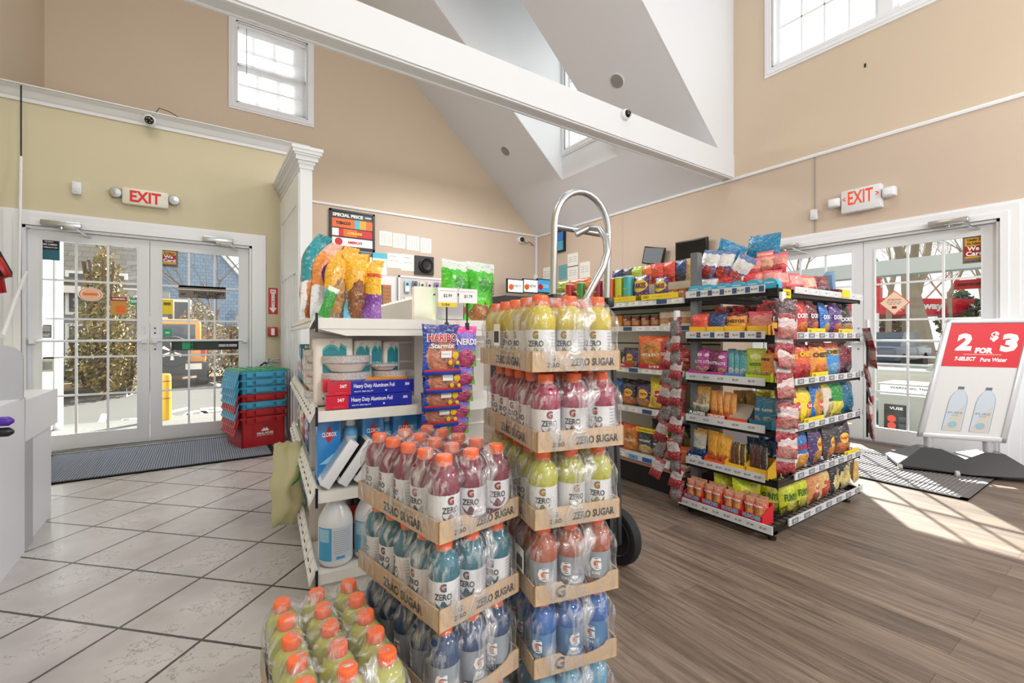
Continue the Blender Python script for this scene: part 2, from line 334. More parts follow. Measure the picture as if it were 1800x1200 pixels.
# partition stub with capital between doors and sales floor
b = MB()
sx0, sx1, sy0, sy1, st = .795, .905, 4.78, YY, 2.86
b.box(sx0, sx1, sy0, sy1, 0, st, TRIM)
for z0, z1 in ((0, 1.75), (1.83, 2.42)): b.box(sx0-.012, sx0, sy0+.02, sy0+.16, z0, z1, TRIM); b.box(sx0-.012, sx0, sy1-.12, sy1, z0, z1, TRIM)
b.box(sx0-.012, sx0, sy0+.02, sy1, 2.42, 2.7, TRIM)
for y in (sy0+.32, sy0+.5, sy0+.68, sy0+.86): b.box(sx0-.008, sx0, y, y+.05, .1, 1.75, TRIM)
b.box(sx0-.012, sx0, sy0+.02, sy1, 1.75, 1.83, TRIM)
for i, (u, z) in enumerate([(.01, -.16), (.022, -.12), (.045, -.09), (.06, -.05), (.075, -.03), (.085, 0)]):
    z2 = [(-.12), (-.09), (-.05), (-.03), 0, .03][i]
    b.box(sx0-u, sx1+u, sy0-u, sy1, 2.9+z, 2.9+z2, TRIM)
struct(b, 'wall_partition')
# baseboards
b = MB(); b.box(XR-.02, XR, -2.5, DR0-.14, 0, .14, TRIM); b.box(XR-.02, XR, DR1+.14, YB, 0, .14, TRIM); struct(b, 'baseboard_right')
b = MB(); b.box(1.1, XR, YB-.02, YB, 0, .14, TRIM); struct(b, 'baseboard_back')
# ------------------------------------------------------------------ windows
def window(name, loc, rz, w, h, cols, rows, split=True, sashes=1, mull=.1):
    """local x width, y outward, z up; origin lower-left corner of opening"""
    t = bpy.data.objects.new(name, None); COL.objects.link(t); t.location = loc; t.rotation_euler = (0, 0, rz); t['kind'] = 'structure'
    f = MB(); c = .09
    for i, (u, y0) in enumerate(((c, -.02), (c*.7, -.03), (.02, -.035))):
        f.box(-u, w+u, y0, y0+.02, -u, 0, TRIM); f.box(-u, w+u, y0, y0+.02, h, h+u, TRIM); f.box(-u, 0, y0, y0+.02, 0, h, TRIM); f.box(w, w+u, y0, y0+.02, 0, h, TRIM)
    f.box(0, .02, -.02, .14, 0, h, TRIM); f.box(w-.02, w, -.02, .14, 0, h, TRIM); f.box(0, w, -.02, .14, 0, .02, TRIM); f.box(0, w, -.02, .14, h-.02, h, TRIM)
    sw = (w-.04-mull*(sashes-1))/sashes
    for k in range(1, sashes): x = .02+k*sw+(k-1)*mull; f.box(x, x+mull, -.01, .1, 0, h, TRIM)
    f.build('window_frame', t)
    for k in range(sashes):
        x0 = .02+k*(sw+mull)
        for (z0, z1, y) in (((.02, h/2+.02, .05), (h/2-.02, h-.02, .09)) if split else ((.02, h-.02, .05),)):
            s = MB(); s.box(x0, x0+.04, y, y+.035, z0, z1, TRIM); s.box(x0+sw-.04, x0+sw, y, y+.035, z0, z1, TRIM); s.box(x0, x0+sw, y, y+.035, z0, z0+.04, TRIM); s.box(x0, x0+sw, y, y+.035, z1-.04, z1, TRIM)
            for i in range(1, cols): xx = x0+.04+(sw-.08)*i/cols; s.box(xx-.008, xx+.008, y+.01, y+.025, z0+.04, z1-.04, TRIM)
            for i in range(1, rows): zz = z0+.04+(z1-z0-.08)*i/rows; s.box(x0+.04, x0+sw-.04, y+.01, y+.025, zz-.008, zz+.008, TRIM)
            so = s.build('sash', t); g = MB(); g.box(x0+.03, x0+sw-.03, y+.015, y+.02, z0+.03, z1-.03, GLASS); g.build('pane', so)
    return t
window('window_1', (wx0, YB, wz0), 0, wx1-wx0, wz1-wz0, 3, 2)
window('window_2', (XR, VW1, VZ0), -PI/2, VW1-VW0+1.9, VZ1-VZ0, 4, 2, sashes=3, mull=.12)
window('window_3', (DX, D1-.09, 4.27), -PI/2, D1-D0-.22, 2.3, 4, 4, split=False)
# venetian blind in the left window
b = MB(); SLAT = mat('blind_slat', (235, 235, 238), .5)
t = thing('venetian_blind', 'white slatted venetian blind hanging in the high window on the left', 'window blind', ((wx0+wx1)/2, YB-.0, wz0))
hw = (wx1-wx0)/2-.03
b = MB(); b.box(-hw, hw, .0, .03, 1.10, 1.145, SLAT); b.build('head_rail', t)
b = MB(); n = 46
for i in range(n):
    z = .03+i*1.07/n; b.add([(-hw, .004, z+.003), (hw, .004, z+.003), (hw, .026, z-.004), (-hw, .026, z-.004), (-hw, .004, z+.0045), (hw, .004, z+.0045), (hw, .026, z-.0025), (-hw, .026, z-.0025)], [(0, 1, 2, 3), (7, 6, 5, 4), (0, 4, 5, 1), (1, 5, 6, 2), (2, 6, 7, 3), (3, 7, 4, 0)], SLAT)
b.build('slats', t)
b = MB(); b.cyl((-hw+.1, -.01, 1.1), (-hw+.1, -.012, .45), .004, GREYP); b.build('tilt_wand', t)
# ------------------------------------------------------------------ doors
def doors(n1, n2, frame, loc, rz, w, h):
    """local x from left jamb, y outward, z up"""
    t = bpy.data.objects.new(frame, None); COL.objects.link(t); t.location = loc; t.rotation_euler = (0, 0, rz); t['kind'] = 'structure'
    f = MB()
    for u, y0 in ((.14, -.022), (.115, -.034), (.05, -.045), (.02, -.03)):
        f.box(-u, w+u, y0, y0+.02, h, h+u, TRIM); f.box(-u, 0, y0, y0+.02, 0, h, TRIM); f.box(w, w+u, y0, y0+.02, 0, h, TRIM)
    f.box(0, .025, -.02, .14, 0, h, TRIM); f.box(w-.025, w, -.02, .14, 0, h, TRIM); f.box(0, w, -.02, .14, h-.025, h, TRIM)
    f.build('casing', t)
    f = MB(); f.box(0, w, -.02, .16, 0, .018, METAL); f.build('threshold', t)
    for k, nm in enumerate((n1, n2)):
        lw = w/2-.03; x0 = .027 if k == 0 else w/2+.003
        r = bpy.data.objects.new(nm, None); COL.objects.link(r); M = Matrix.Translation(loc) @ Matrix.Rotation(rz, 4, 'Z') @ Vector((x0, 0, 0)); r.location = M; r.rotation_euler = (0, 0, rz); r['kind'] = 'structure'
        H1 = h-.03; z0 = .022; s = MB(); a, c = .095, .115
        s.box(0, a, .03, .075, z0, H1, WHITE); s.box(lw-a, lw, .03, .075, z0, H1, WHITE); s.box(a, lw-a, .03, .075, H1-.09, H1, WHITE); s.box(a, lw-a, .03, .075, z0, .165, WHITE)
        for i in (1, 2): x = a+(lw-2*a)*i/3; s.box(x-.009, x+.009, .045, .065, .16, H1-.08, WHITE)
        for i in range(1, 5): z = .165+(H1-.255)*i/5; s.box(a, lw-a, .044, .066, z-.009, z+.009, WHITE)
        for x in (a-.006, lw-a-.006): s.box(x, x+.012, .022, .03, .16, H1-.08, WHITE)
        s.build('door_frame', r)
        g = MB(); g.box(a, lw-a, .053, .057, .16, H1-.085, GLASS); g.build('pane', r)
        p = MB(); p.cyl((.03, -.015, 1.07), (lw-.03, -.015, 1.07), .012, WHITE)
        for x in (.04, lw-.04): p.box(x-.02, x+.02, -.03, .03, 1.045, 1.095, WHITE)
        p.build('push_bar', r)
        x = .25 if k == 0 else lw-.3
        p = MB(); p.rbox(x-.14, x+.14, -.11, -.05, h+.0, h+.05, .008, METAL)
        p.tube([(x+(.02 if k == 0 else -.02), -.1, h-.005), (x+.12, -.16, h-.02), (x+.16, -.02, h-.05), (x+.19, .03, h-.06)], .009, CHROME); p.cyl((x, -.08, h-.02), (x, -.08, h+.01), .018, CHROME)
        p.build('door_closer', r)
        p = MB(); xx = lw-.04 if k == 0 else .04
        for z in (.98, 1.15, 1.2): p.cyl((xx, .03, z), (xx, .024, z), .008, BLACK if k else METAL, 10)
        p.build('lock', r)
    return t
doors('door_1', 'door_2', 'trim_6', (DL0, YY, 0), 0, DL1-DL0, DT)
doors('door_3', 'door_4', 'trim_7', (XR, DR1, 0), -PI/2, DR1-DR0, DT)
# white conduit in the back corner
b = MB(); b.box(XR-.05, XR-.01, YB-.05, YB-.01, 2.35, RZ, WHITE)
t = thing('cable_conduit', 'white cable conduit running down the far corner to a small box', 'conduit', (0, 0, 0))
b.build('conduit_tube', t); b = MB(); b.rbox(XR-.09, XR-.005, YB-.07, YB-.003, 2.14, 2.38, .01, WHITE); b.build('junction_box', t)
# ------------------------------------------------------------------ ceiling speakers, cameras, sensors, exit signs
SPK = mat('speaker_grille', (150, 148, 148), .7)
nrm = Vector((-K, 0, -1)).normalized()
def speaker(x, y, r, label):
    b = MB(); q = nrm.to_track_quat('Z', 'Y').to_matrix().to_4x4()
    t = thing('ceiling_speaker', label, 'ceiling speaker', (x, y, sz(x)), rot=nrm.to_track_quat('Z', 'Y').to_euler())
    b.lathe([(r, 0), (r, .008), (r*.9, .012)], WHITE, 32); b.build('trim_ring', t)
    b = MB(); b.lathe([(r*.88, 0), (r*.88, .013), (0, .016)], SPK, 32); b.build('grille', t)
def onslope(px, py):
    a = (px-900)/800; c = (590-py)/800; rx = SN+CS*a; ry = CS-SN*a
    d = (RZ+XR*K-EYE)/(c+rx*K); return d*rx, d*ry
x, y = onslope(889, 265); speaker(x, y, .1, 'round grey ceiling speaker low on the slope beside the skylight')
x, y = onslope(1085, 142); speaker(x, y, .1, 'round grey ceiling speaker on the slope right of the skylight')
def dome(loc, rot, label, s=1):
    t = thing('dome_camera', label, 'security camera', loc, rot=rot); b = MB()
    b.lathe([(.055*s, 0), (.055*s, .035*s), (.04*s, .05*s)], WHITE, 24); b.build('camera_housing', t)
    b = MB(); b.lathe([(.04*s, .03*s), (.04*s, .05*s), (.033*s, .068*s), (.02*s, .08*s), (0, .085*s)], mat('dark_dome', (12, 12, 14), .06), 24); b.build('lens_dome', t)
    b = MB()
    for k in range(5): a = k*1.257; b.cyl((.022*s*math.cos(a), .022*s*math.sin(a), .07*s), (.022*s*math.cos(a), .022*s*math.sin(a), .08*s), .0035, WINK, 6)
    b.build('led_ring', t); return t
p = at(1097, 203, Y=3.29); dome((p.x, 3.29, p.z), (PI/2, 0, 0), 'small dome camera on the front face of the white ceiling beam')
p = at(263, 212, Y=5.96); t = dome((p.x, 5.955, p.z), (PI/2+.3, 0, 0), 'small dome camera on the crown moulding above the left doors')
b = MB(); b.tube([(0, 0, 0), (.05, .06, -.03), (.12, .06, -.02), (.2, .05, -.04), (.26, .03, -.08)], .004, BLACK, 6)
b2 = MB(); q = at(300, 205, Y=5.99); b2.tube([(p.x+.02, 5.97, p.z+.05), (p.x+.08, 5.96, 3.48), (p.x+.16, 5.97, 3.47), (p.x+.27, 6.0, 3.43)], .005, mat('brown_wire', (90, 50, 40), .6), 6)
tag(b2.build('camera_wire'), 'brown wire looping from the crown moulding behind the dome camera', 'wire')
p = at(914, 422, Y=YB)
t = thing('wall_camera', 'black-lensed round camera on the back wall near the corner', 'security camera', (p.x, YB-.03, p.z), rot=(PI/2, 0, 0)); b = MB(); b.lathe([(.07, -.03), (.07, .02), (.055, .04)], WHITE, 20); b.build('camera_housing', t); b = MB(); b.lathe([(.05, .03), (.045, .06), (0, .075)], BLACK, 20); b.build('lens', t)
b = MB(); b.tube([(.06, 0, .01), (.12, -.06, .02), (.2, -.02, .02), (.27, -.05, .01), (.33, -.08, .0)], .006, INK, 6); b.build('cable', t)
def sensor(loc, rz, label):
    t = thing('motion_sensor', label, 'motion sensor', loc, rz); b = MB(); b.rbox(-.035, .035, -.05, 0, -.06, .06, .012, WHITE); b.build('sensor_housing', t)
    b = MB(); b.rbox(-.026, .026, -.055, -.04, -.045, .005, .006, mat('sensor_lens', (215, 218, 222), .3)); b.build('sensor_lens', t); return t
p = at(136, 332, Y=YY); sensor((p.x, YY, p.z), 0, 'small white motion sensor on the yellow wall above the left doors')
p = at(1433, 378, X=XR); t = sensor((XR, p.y, p.z), -PI/2, 'small white motion sensor on the right wall hanging under a thin wire')
b = MB(); b.tube([(.0, -.01, .06), (.0, -.008, RZ-p.z-.02)], .0035, GREYP, 6); b.tube([(.0, -.008, -.06), (.0, -.008, -.2)], .0035, GREYP, 6); b.build('sensor_wire', t)
EXM = mat('exit_red', (205, 25, 30), .4, emit=.15); EXO = mat('exit_orange', (222, 78, 40), .4, emit=.25)
t = thing('exit_sign', 'white exit sign with red letters above the left doors', 'exit sign', (0, 0, 0)); p = at(257, 350, Y=YY); t.location = (p.x, YY, p.z)
b = MB(); b.rbox(-.19, .19, -.06, 0, -.085, .085, .02, mat('cream_plastic', (225, 220, 205), .4)); b.build('sign_housing', t)
b = MB(); b.text('EXIT', .25, .115, EXM, y=-.0615, bold=.03); b.build('lettering', t)
for s in (-1, 1):
    b = MB(); M = Matrix.Translation((s*.235, -.03, .02)) @ Matrix.Rotation(PI/2+.2, 4, 'X'); b.lathe([(.03, -.03), (.047, 0), (.05, .03), (.045, .035)], SPK, 18, M); b.lathe([(.044, .036), (0, .04)], METAL, 18, M); b.box(s*.235-.04 if s > 0 else s*.235, s*.235 if s > 0 else s*.235+.04, -.04, -.01, -.02, .01, SPK); b.build('lamp_head', t)
t = thing('exit_sign', 'white exit sign with orange letters and arrows above the right doors', 'exit sign', (0, 0, 0)); p = at(1518, 350, X=XR); t.location = (XR, p.y, p.z); t.rotation_euler = (0, 0, -PI/2)
b = MB(); b.rbox(-.175, .175, -.09, 0, -.13, .11, .01, WHITE); b.build('sign_housing', t)
b = MB(); b.text('EXIT', .22, .14, EXO, y=-.0915, z=.015, bold=.015); b.text('<', .03, .05, EXO, y=-.0915, x=-.145, z=.015); b.text('>', .03, .05, EXO, y=-.0915, x=.145, z=.015); b.build('lettering', t)
for s in (-1, 1):
    b = MB(); M = Matrix.Translation((s*.24, -.06, .0)); b.rbox(-.055, .055, -.05, .03, -.045, .05, .015, WHITE, M); b.build('lamp_head', t)
    b = MB(); b.rbox(-.04, .04, -.058, -.045, -.032, .036, .006, mat('lamp_lens', (240, 242, 245), .15), M); b.build('lamp_lens', t)
# wall screw hole on the right wall
p = at(1521, 115, X=XR); b = MB(); b.box(XR-.006, XR, p.y-.008, p.y+.008, p.z-.02, p.z+.02, BLACK); tag(b.build('wall_hook'), 'tiny dark hook alone on the beige wall below the high window', 'hook')
# pull cord and rod at the left
b = MB(); p = at(37, 150, Y=5.9); q = at(37, 275, Y=5.9); r = at(33, 520, Y=5.6)
t = thing('banner_pole', 'thin white pole on a dark cord hanging left of the left doors', 'pole', tuple(p)); b.cyl((0, 0, 0), q-p, .006, INK, 6); b.build('cord', t)
b = MB(); b.cyl(q-p, r-p, .011, WHITE, 8); b.build('rod', t)
b = MB(); b.tube([at(46, 478, Y=5.0), at(25, 530, Y=4.4), at(4, 590, Y=3.8)], .011, WHITE, 8); tag(b.build('slanted_rod'), 'slanted white rod leaning beside the left door casing', 'rod')
# brown pipe on the ledge
b = MB(); b.cyl(at(-25, 95, Y=6.7), at(24, 148, Y=6.6), .02, mat('brown_pipe', (95, 75, 60), .5), 10); b.cyl(at(-30, 110, Y=6.6), at(16, 148, Y=6.5), .014, mat('tan_pipe', (150, 110, 75), .5), 10); tag(b.build('curtain_rods'), 'brown rods lying on the ledge above the yellow wall, far left', 'rod')
# ------------------------------------------------------------------ shrink-wrapped sports drinks
FILM = film_mat(); CAPM = mat('orange_cap', (240, 110, 60), .35); S = .081; BH = .184
LBL = mat('bottle_label', (222, 222, 226), .35, coat=.3); LBLG = mat('grey_label', (140, 150, 160), .35, coat=.3)
BODY = [(.012, .004), (.030, 0), (.0355, .006), (.0365, .02), (.035, .026), (.0365, .032), (.0365, .096), (.0385, .100), (.0394, .112), (.038, .130), (.0325, .146), (.025, .154), (.0165, .159), (.0155, .166)]
def bottle_proto(name, dm, lab, labdark, printm):
    body = MB(); body.lathe(BODY, dm, 20)
    bo = body.build('bottle', None, ang=60)
    cp = MB(); cp.lathe([(.0185, .160), (.0195, .163), (.0195, .181), (.0175, .184), (0, .184)], CAPM, 20)
    for k in range(20): a = 2*PI*k/20; cp.box(-.0006, .0006, .0193, .0201, .163, .180, CAPM, Matrix.Rotation(a, 4, 'Z'))
    c = cp.build('cap', bo)
    l = MB(); l.lathe([(.0372, .028), (.0374, .03), (.0374, .096), (.0372, .098)], lab, 24)
    def cylw(mb, s, w, h, a0, z, m, bold=.02, flat=None):
        vs, fs = text_geo(s, bold); o = []
        for a, b in vs:
            ang = a0+(a*w)/.0378; o.append((math.sin(ang)*.0383, -math.cos(ang)*.0383, z+b*h))
        mb.add(o, fs, m)
    for a0 in (-.55, 2.2):
        if printm == 'G':
            cylw(l, 'G', .03, .034, a0, .068, WINK, .05); cylw(l, 'G', .012, .014, a0, .068, ORP, .05)
            cylw(l, 'ION', .02, .008, a0, .042, WINK)
        else:
            # coloured roundel half under the word
            o = [(0, 0)]+[(math.cos(t)*.021, math.sin(t)*.021) for t in [PI+PI*k/10 for k in range(11)]]
            l.add([(math.sin(a0+x/.0378)*.03765, -math.cos(a0+x/.0378)*.0380, .054+z) for x, z in o], [(0, k+1, k) for k in range(1, 11)], labdark)
            cylw(l, 'ZERO', .042, .015, a0, .064, INK, .03); cylw(l, 'G', .016, .02, a0, .085, labdark, .05); cylw(l, 'G', .007, .01, a0, .085, ORP, .05)
    for k in range(6): cylw(l, 'milkmmliln', .026, .004, .85, .05+k*.008, GREYP, .0)
    l.build('label', bo)
    return bo
KINDS = {
 'lemon': ((226, 206, 30), (120, 130, 40), 'lemon yellow'), 'pink': ((178, 30, 84), (110, 30, 60), 'berry pink'), 'lime': ((205, 205, 60), (120, 120, 30), 'lime yellow'),
 'orange': ((190, 92, 50), (90, 50, 30), 'orange'), 'blue': ((20, 112, 204), (20, 60, 110), 'bright blue'), 'ice': ((110, 185, 220), (40, 90, 120), 'pale blue'),
 'berry': ((146, 22, 62), (100, 24, 50), 'raspberry red'), 'teal': ((0, 124, 146), (0, 80, 95), 'teal'), 'navy': ((10, 70, 124), (14, 50, 90), 'deep blue'), 'cyan': ((20, 130, 165), (10, 80, 110), 'cyan'), 'green': ((206, 208, 104), (110, 120, 50), 'pale green')}
PROTO = {}
HOLD = []
for k, (c, dk, _) in KINDS.items():
    g = k in ('orange', 'blue', 'navy', 'ice')
    PROTO[k] = bottle_proto(k, drink_mat(k, c), LBLG if k in ('orange', 'ice', 'navy') else (mat('blue_label', (70, 125, 175), .35, coat=.3) if k == 'blue' else LBL), mat('print_'+k, dk, .5), 'G' if g else 'Z')
    HOLD.append(PROTO[k])
def make_wrap(lx, ly, h, seed, rags):
    """draped film over 3x5 caps, flaring over the tray walls"""
    b = MB(); nx, ny = 27, 45; R = random.Random(seed); o = (R.random()*9, R.random()*9, 0)
    def top(x, y):
        best = 1
        for i in range(3):
            for j in range(5):
                d = math.hypot(x-(i+.5)*S, y-(j+.5)*S); best = min(best, d)
        s = min(1, max(0, (best-.021)/.034)); s = s*s*(3-2*s)
        return h-.002+.003-.022*s
    vs = []
    for j in range(ny+1):
        for i in range(nx+1):
            u = i/nx; v = j/ny; x = .018+u*(lx-.036); y = .018+v*(ly-.036)
            z = top(x, y)+.003*noise.noise(Vector((x*40+o[0], y*40, o[1])))
            e = min(u*lx, (1-u)*lx, v*ly, (1-v)*ly); z -= max(0, .02-e)*.9
            vs.append((x, y, z))
    fs = [(j*(nx+1)+i, j*(nx+1)+i+1, (j+1)*(nx+1)+i+1, (j+1)*(nx+1)+i) for j in range(ny) for i in range(nx)]
    # skirt
    ring = [(i, 0) for i in range(nx)]+[(nx, j) for j in range(ny)]+[(i, ny) for i in range(nx, 0, -1)]+[(0, j) for j in range(ny, 0, -1)]
    idx = [j*(nx+1)+i for i, j in ring]; prev = idx; n = len(ring)
    cx, cy = lx/2, ly/2
    for zz, off in ((.155, .006), (.138, .019), (.118, .0245), (.100, .0235), (.08, .0215), (.055, .0225), (.04, .026), (.012, .0245), (-.0, .022)):
        cur = []
        for (i, j) in ring:
            bx, by = .018+i/nx*(lx-.036), .018+j/ny*(ly-.036)
            dx = -1 if i == 0 else (1 if i == nx else 0); dy = -1 if j == 0 else (1 if j == ny else 0)
            w = 0
            if zz > .05:      # hug the bottles: scallop between neighbours
                t = by if dx else bx; w = .005*(1-abs(math.sin(PI*t/S)))
            wob = .0035*noise.noise(Vector((bx*30+o[0], by*30, zz*14+o[1])))
            q = off-w+wob if zz > .05 else off+abs(wob)*.6
            if dx and dy: q *= .8
            vs.append((bx+dx*q, by+dy*q, zz)); cur.append(len(vs)-1)
        for k in range(n): fs.append((prev[k], prev[(k+1) % n], cur[(k+1) % n], cur[k]))
        prev = cur
    drop = set()
    b.add(vs, fs, FILM); return b
WRAPC = {}
def make_tray(b, lx, ly, side, front, cut):
    t = .0035; h = .05
    b.box(0, lx, 0, ly, 0, t, CARD); b.box(-t, 0, -t, ly+t, 0, h, CARD); b.box(lx, lx+t, -t, ly+t, 0, h, CARD)
    for y in (-t, ly):
        if cut: # lower scoop in the middle of the short wall
            n = 16; top = [(lx*.30+lx*.58*k/n, h-.021*math.sin(PI*k/n)**.5) for k in range(n+1)]
            b.prism([(-t, 0), (lx+t, 0), (lx+t, h)]+top[::-1]+[(-t, h)], y, y+t, CARD)
        else: b.box(-t, lx+t, y, y+t, 0, h, CARD)
def pack(kind, loc, rz, label, group=None, texts=True, rows=(3, 5), cut=False, nearonly=False, barcode=0):
    lx, ly = 3*S, 5*S
    t = thing('drink_case', label, 'drinks case', loc, rz, group)
    b = MB(); make_tray(b, lx, ly, None, None, cut); b.build('cardboard_tray', t)
    if texts:
        b = MB()
        g = kind in ('orange', 'blue', 'navy', 'ice')
        if g:
            b.text('G', .03, .032, INK, x=.07, z=.026, y=-.0042, bold=.04)
        else:
            b.text('ZERO SUGAR', .125, .020, INK, x=.165, z=.022, y=-.0042, bold=.04); b.text('ZERO', .034, .011, INK, x=.055, z=.016, y=-.0042, bold=.04); b.text('G', .013, .014, INK, x=.055, z=.033, y=-.0042, bold=.05)
        M = Matrix.Translation((-.0002, 0, 0)) @ Matrix.Rotation(-PI/2, 4, 'Z')
        if g: b.text('PERFORM', .09, .016, GREYP, M, x=-.26, z=.024, y=-.0042)
        else:
            b.text('ZERO SUGAR', .19, .024, INK, M, x=-.16, z=.021, y=-.0042, bold=.04); b.text('THERE IS NO THIRST LIKE IT', .11, .006, GREYP, M, x=-.16, z=.041, y=-.0042)
        b.build('tray_lettering', t)
    for i in range(3):
        for j in range(5):
            if nearonly and not (i == 0 or j <= 1 or i == 2): continue
            dup(PROTO[kind], ((i+.5)*S, (j+.5)*S, .004), rnd.uniform(-.5, .5)+(.0 if j < 1 else -.9), parent=t)
    if barcode:
        c = MB(); M = Matrix.Translation((-.012, 0, 0)) @ Matrix.Rotation(-PI/2, 4, 'Z'); c.box(-barcode-.05, -barcode, 0, .001, .06, .12, PAPER, M)
        for k in range(12): c.box(-barcode-.045+k*.0034, -barcode-.045+k*.0034+(.0012 if k % 3 else .0022), -.0006, 0, .068, .1, INK, M)
        c.build('barcode_label', t)
    seed = len(WRAPC) % 4
    w = make_wrap(lx, ly, BH+.004, len(WRAPC), None); WRAPC[len(WRAPC)] = 1
    w.build('shrink_wrap', t, ang=80)
    return t
ZB = [.043+.198*k for k in range(6)]
bx = {5: (.653, .869), 4: (.678, .879), 3: (.686, .900), 2: (.695, .912), 1: (.706, .929), 0: (.716, .942)}
Bk = {5: ('lemon', 'lemon yellow sports drinks in film, topmost case of the tall stack'), 4: ('pink', 'pink sports drinks in film, second case from the top of the tall stack'),
      3: ('lime', 'yellow sports drinks with white labels, third case down in the tall stack'), 2: ('orange', 'orange sports drinks with grey labels, fourth case down in the tall stack'),
      1: ('blue', 'bright blue sports drinks in torn film, fifth case down in the tall stack'), 0: ('ice', 'pale blue sports drinks, bottom case of the tall stack')}
for k in range(6):
    pack(Bk[k][0], (bx[k][0], bx[k][1], ZB[k]), -.235, 'case of '+Bk[k][1], cut=k in (1, 2), group='stacked cases of sports drinks', barcode={5: .2, 2: .05}.get(k, 0))
Ak = ['cyan', 'navy', 'teal', 'berry']
An = ['cyan sports drinks at the bottom of the shorter stack', 'deep blue sports drinks, third case down in the shorter stack', 'teal sports drinks below the berry case in the shorter stack', 'raspberry red sports drinks with orange caps, on top of the shorter stack']
for k in range(4):
    pack(Ak[k], (.444, .937, .056+.198*k), .155, 'case of '+An[k], cut=k in (1, 3), group='stacked cases of sports drinks')
fx, fy = .326-2.5*S+.0, .95-.5*S
for k in range(2):
    pack('green', (fx, fy, .056+.21*k), -.017, 'film-wrapped case of pale green drinks with orange caps, nearest the camera' if k else 'lower case of pale green drinks under the nearest case', group='stacked cases of sports drinks', nearonly=(k == 0))
for o in HOLD:
    for c in list(o.children): bpy.data.objects.remove(c)
    bpy.data.objects.remove(o)
# low pallets under the cases
def pallet(x, y, rz, w, l, h, label):
    t = thing('wooden_pallet', label, 'pallet', (x, y, 0), rz); PM = mat('pallet_wood', (170, 140, 105), .8, var=.1)
    b = MB(); [b.box(0, w, l*i/5+.01, l*(i+1)/5-.01, h-.014, h, PM) for i in range(5)]; b.build('deck_boards', t)
    b = MB(); [b.box(x0, x0+.04, 0, l, 0, h-.014, PM) for x0 in (0, w/2-.02, w-.04)]; b.build('runners', t)
pallet(.444, .937, .155, .243, .405, .055, 'low wooden slat pallet under the shorter drinks stack')
pallet(bx[0][0], bx[0][1], -.235, .243, .405, .042, 'low wooden slat pallet under the tall drinks stack')
pallet(fx, fy, -.017, .243, .405, .055, 'low wooden slat pallet under the nearest drinks case')
# barcodes on film
def card(name, label, cat, p, rz, w, h, front, txt=None, rx=0, group=None):
    t = MB(); t.box(-w/2, w/2, -.001, 0, -h/2, h/2, front)
    for s, tw, th, m, x, z in (txt or []): t.text(s, tw, th, m, x=x, z=z, y=-.0016)
    return tag(t.build(name, None, p, rot=(rx, 0, rz)), label, cat, group)
# ------------------------------------------------------------------ hand truck behind the stacks
t = thing('hand_truck', 'silver two-wheeled hand truck with tall loop handle behind the drinks cases', 'hand truck', (1.43, 1.52, 0))
hw = .165
def xy(x, z): return (x, .05-.03*z, z)
b = MB(); pts = [xy(-hw, .12), xy(-hw, 1.55)]+[(-hw*math.cos(a), .05-.03*(1.60+.17*math.sin(a)), 1.60+.17*math.sin(a)) for a in [PI*k/14 for k in range(15)]]+[xy(hw, 1.55), xy(hw, .12)]
b.tube(pts, .0155, METAL, 12); b.build('loop_frame', t)
b = MB(); zc = 1.595; b.cyl(xy(-hw, zc), xy(hw, zc), .014, METAL, 12); b.build('top_cross_tube', t)
b = MB(); b.tube([at(q[0], q[1], Y=q[2])-Vector((1.43, 1.52, 0)) for q in ((1012, 412, 1.51), (1036, 400, 1.48), (1054, 402, 1.42), (1065, 420, 1.38), (1067, 444, 1.36), (1060, 470, 1.36), (1042, 503, 1.36), (1022, 542, 1.37), (1000, 590, 1.42), (985, 630, 1.5))], .0145, METAL, 12); b.build('bent_grip', t)
b = MB()
for z in (.35, .7, 1.05): b.box(-hw, hw, .02-.03*z, .04-.03*z, z, z+.035, METAL)
b.build('back_straps', t)
b = MB()
for s in (-1, 1): b.tube([(s*(hw+.05), .0, .12), (s*(hw+.04), -.005, .4), (s*hw, -.01, 1.0)], .026, METAL, 4); b.tube([(s*(hw+.05), -.018, .13), (s*(hw+.04), -.023, .4), (s*hw, -.028, 1.0)], .015, DGREY, 4)
b.build('side_rails', t)
b = MB(); b.box(-hw+.02, hw-.02, -.06, .02, .004, .012, METAL); b.build('toe_plate', t)
b = MB(); b.cyl((-hw-.09, .04, .14), (hw+.09, .04, .14), .012, METAL); b.box(-hw-.0, hw, .03, .06, .11, .2, BLACKM); b.build('axle_bracket', t)
for s in (-1, 1):
    M = Matrix.Translation((s*(hw+.105), .04, .137)) @ Matrix.Rotation(PI/2, 4, 'Y')
    w = MB(); w.lathe([(.09, -.02), (.115, -.028), (.13, -.024), (.137, -.01), (.137, .01), (.13, .024), (.115, .028), (.09, .02)], RUB, 36, M); wo = w.build('wheel', t)
    w = MB(); w.lathe([(0, -.022), (.03, -.03), (.035, -.018), (.085, -.016), (.094, -.027), (.094, .027), (.085, .016), (.035, .018), (.03, .03), (0, .022)], mat('hub_grey', (78, 78, 82), .3), 30, M); w.lathe([(.02, -.03), (.02, .03)], METAL, 14, M); w.build('wheel_hub', wo)
for s in (-1, 1):
    b = MB(); b.rbox(s*hw-.022, s*hw+.022, -.02, .03, 1.255, 1.30, .008, BLACK); b.build('plastic_clamp', t)
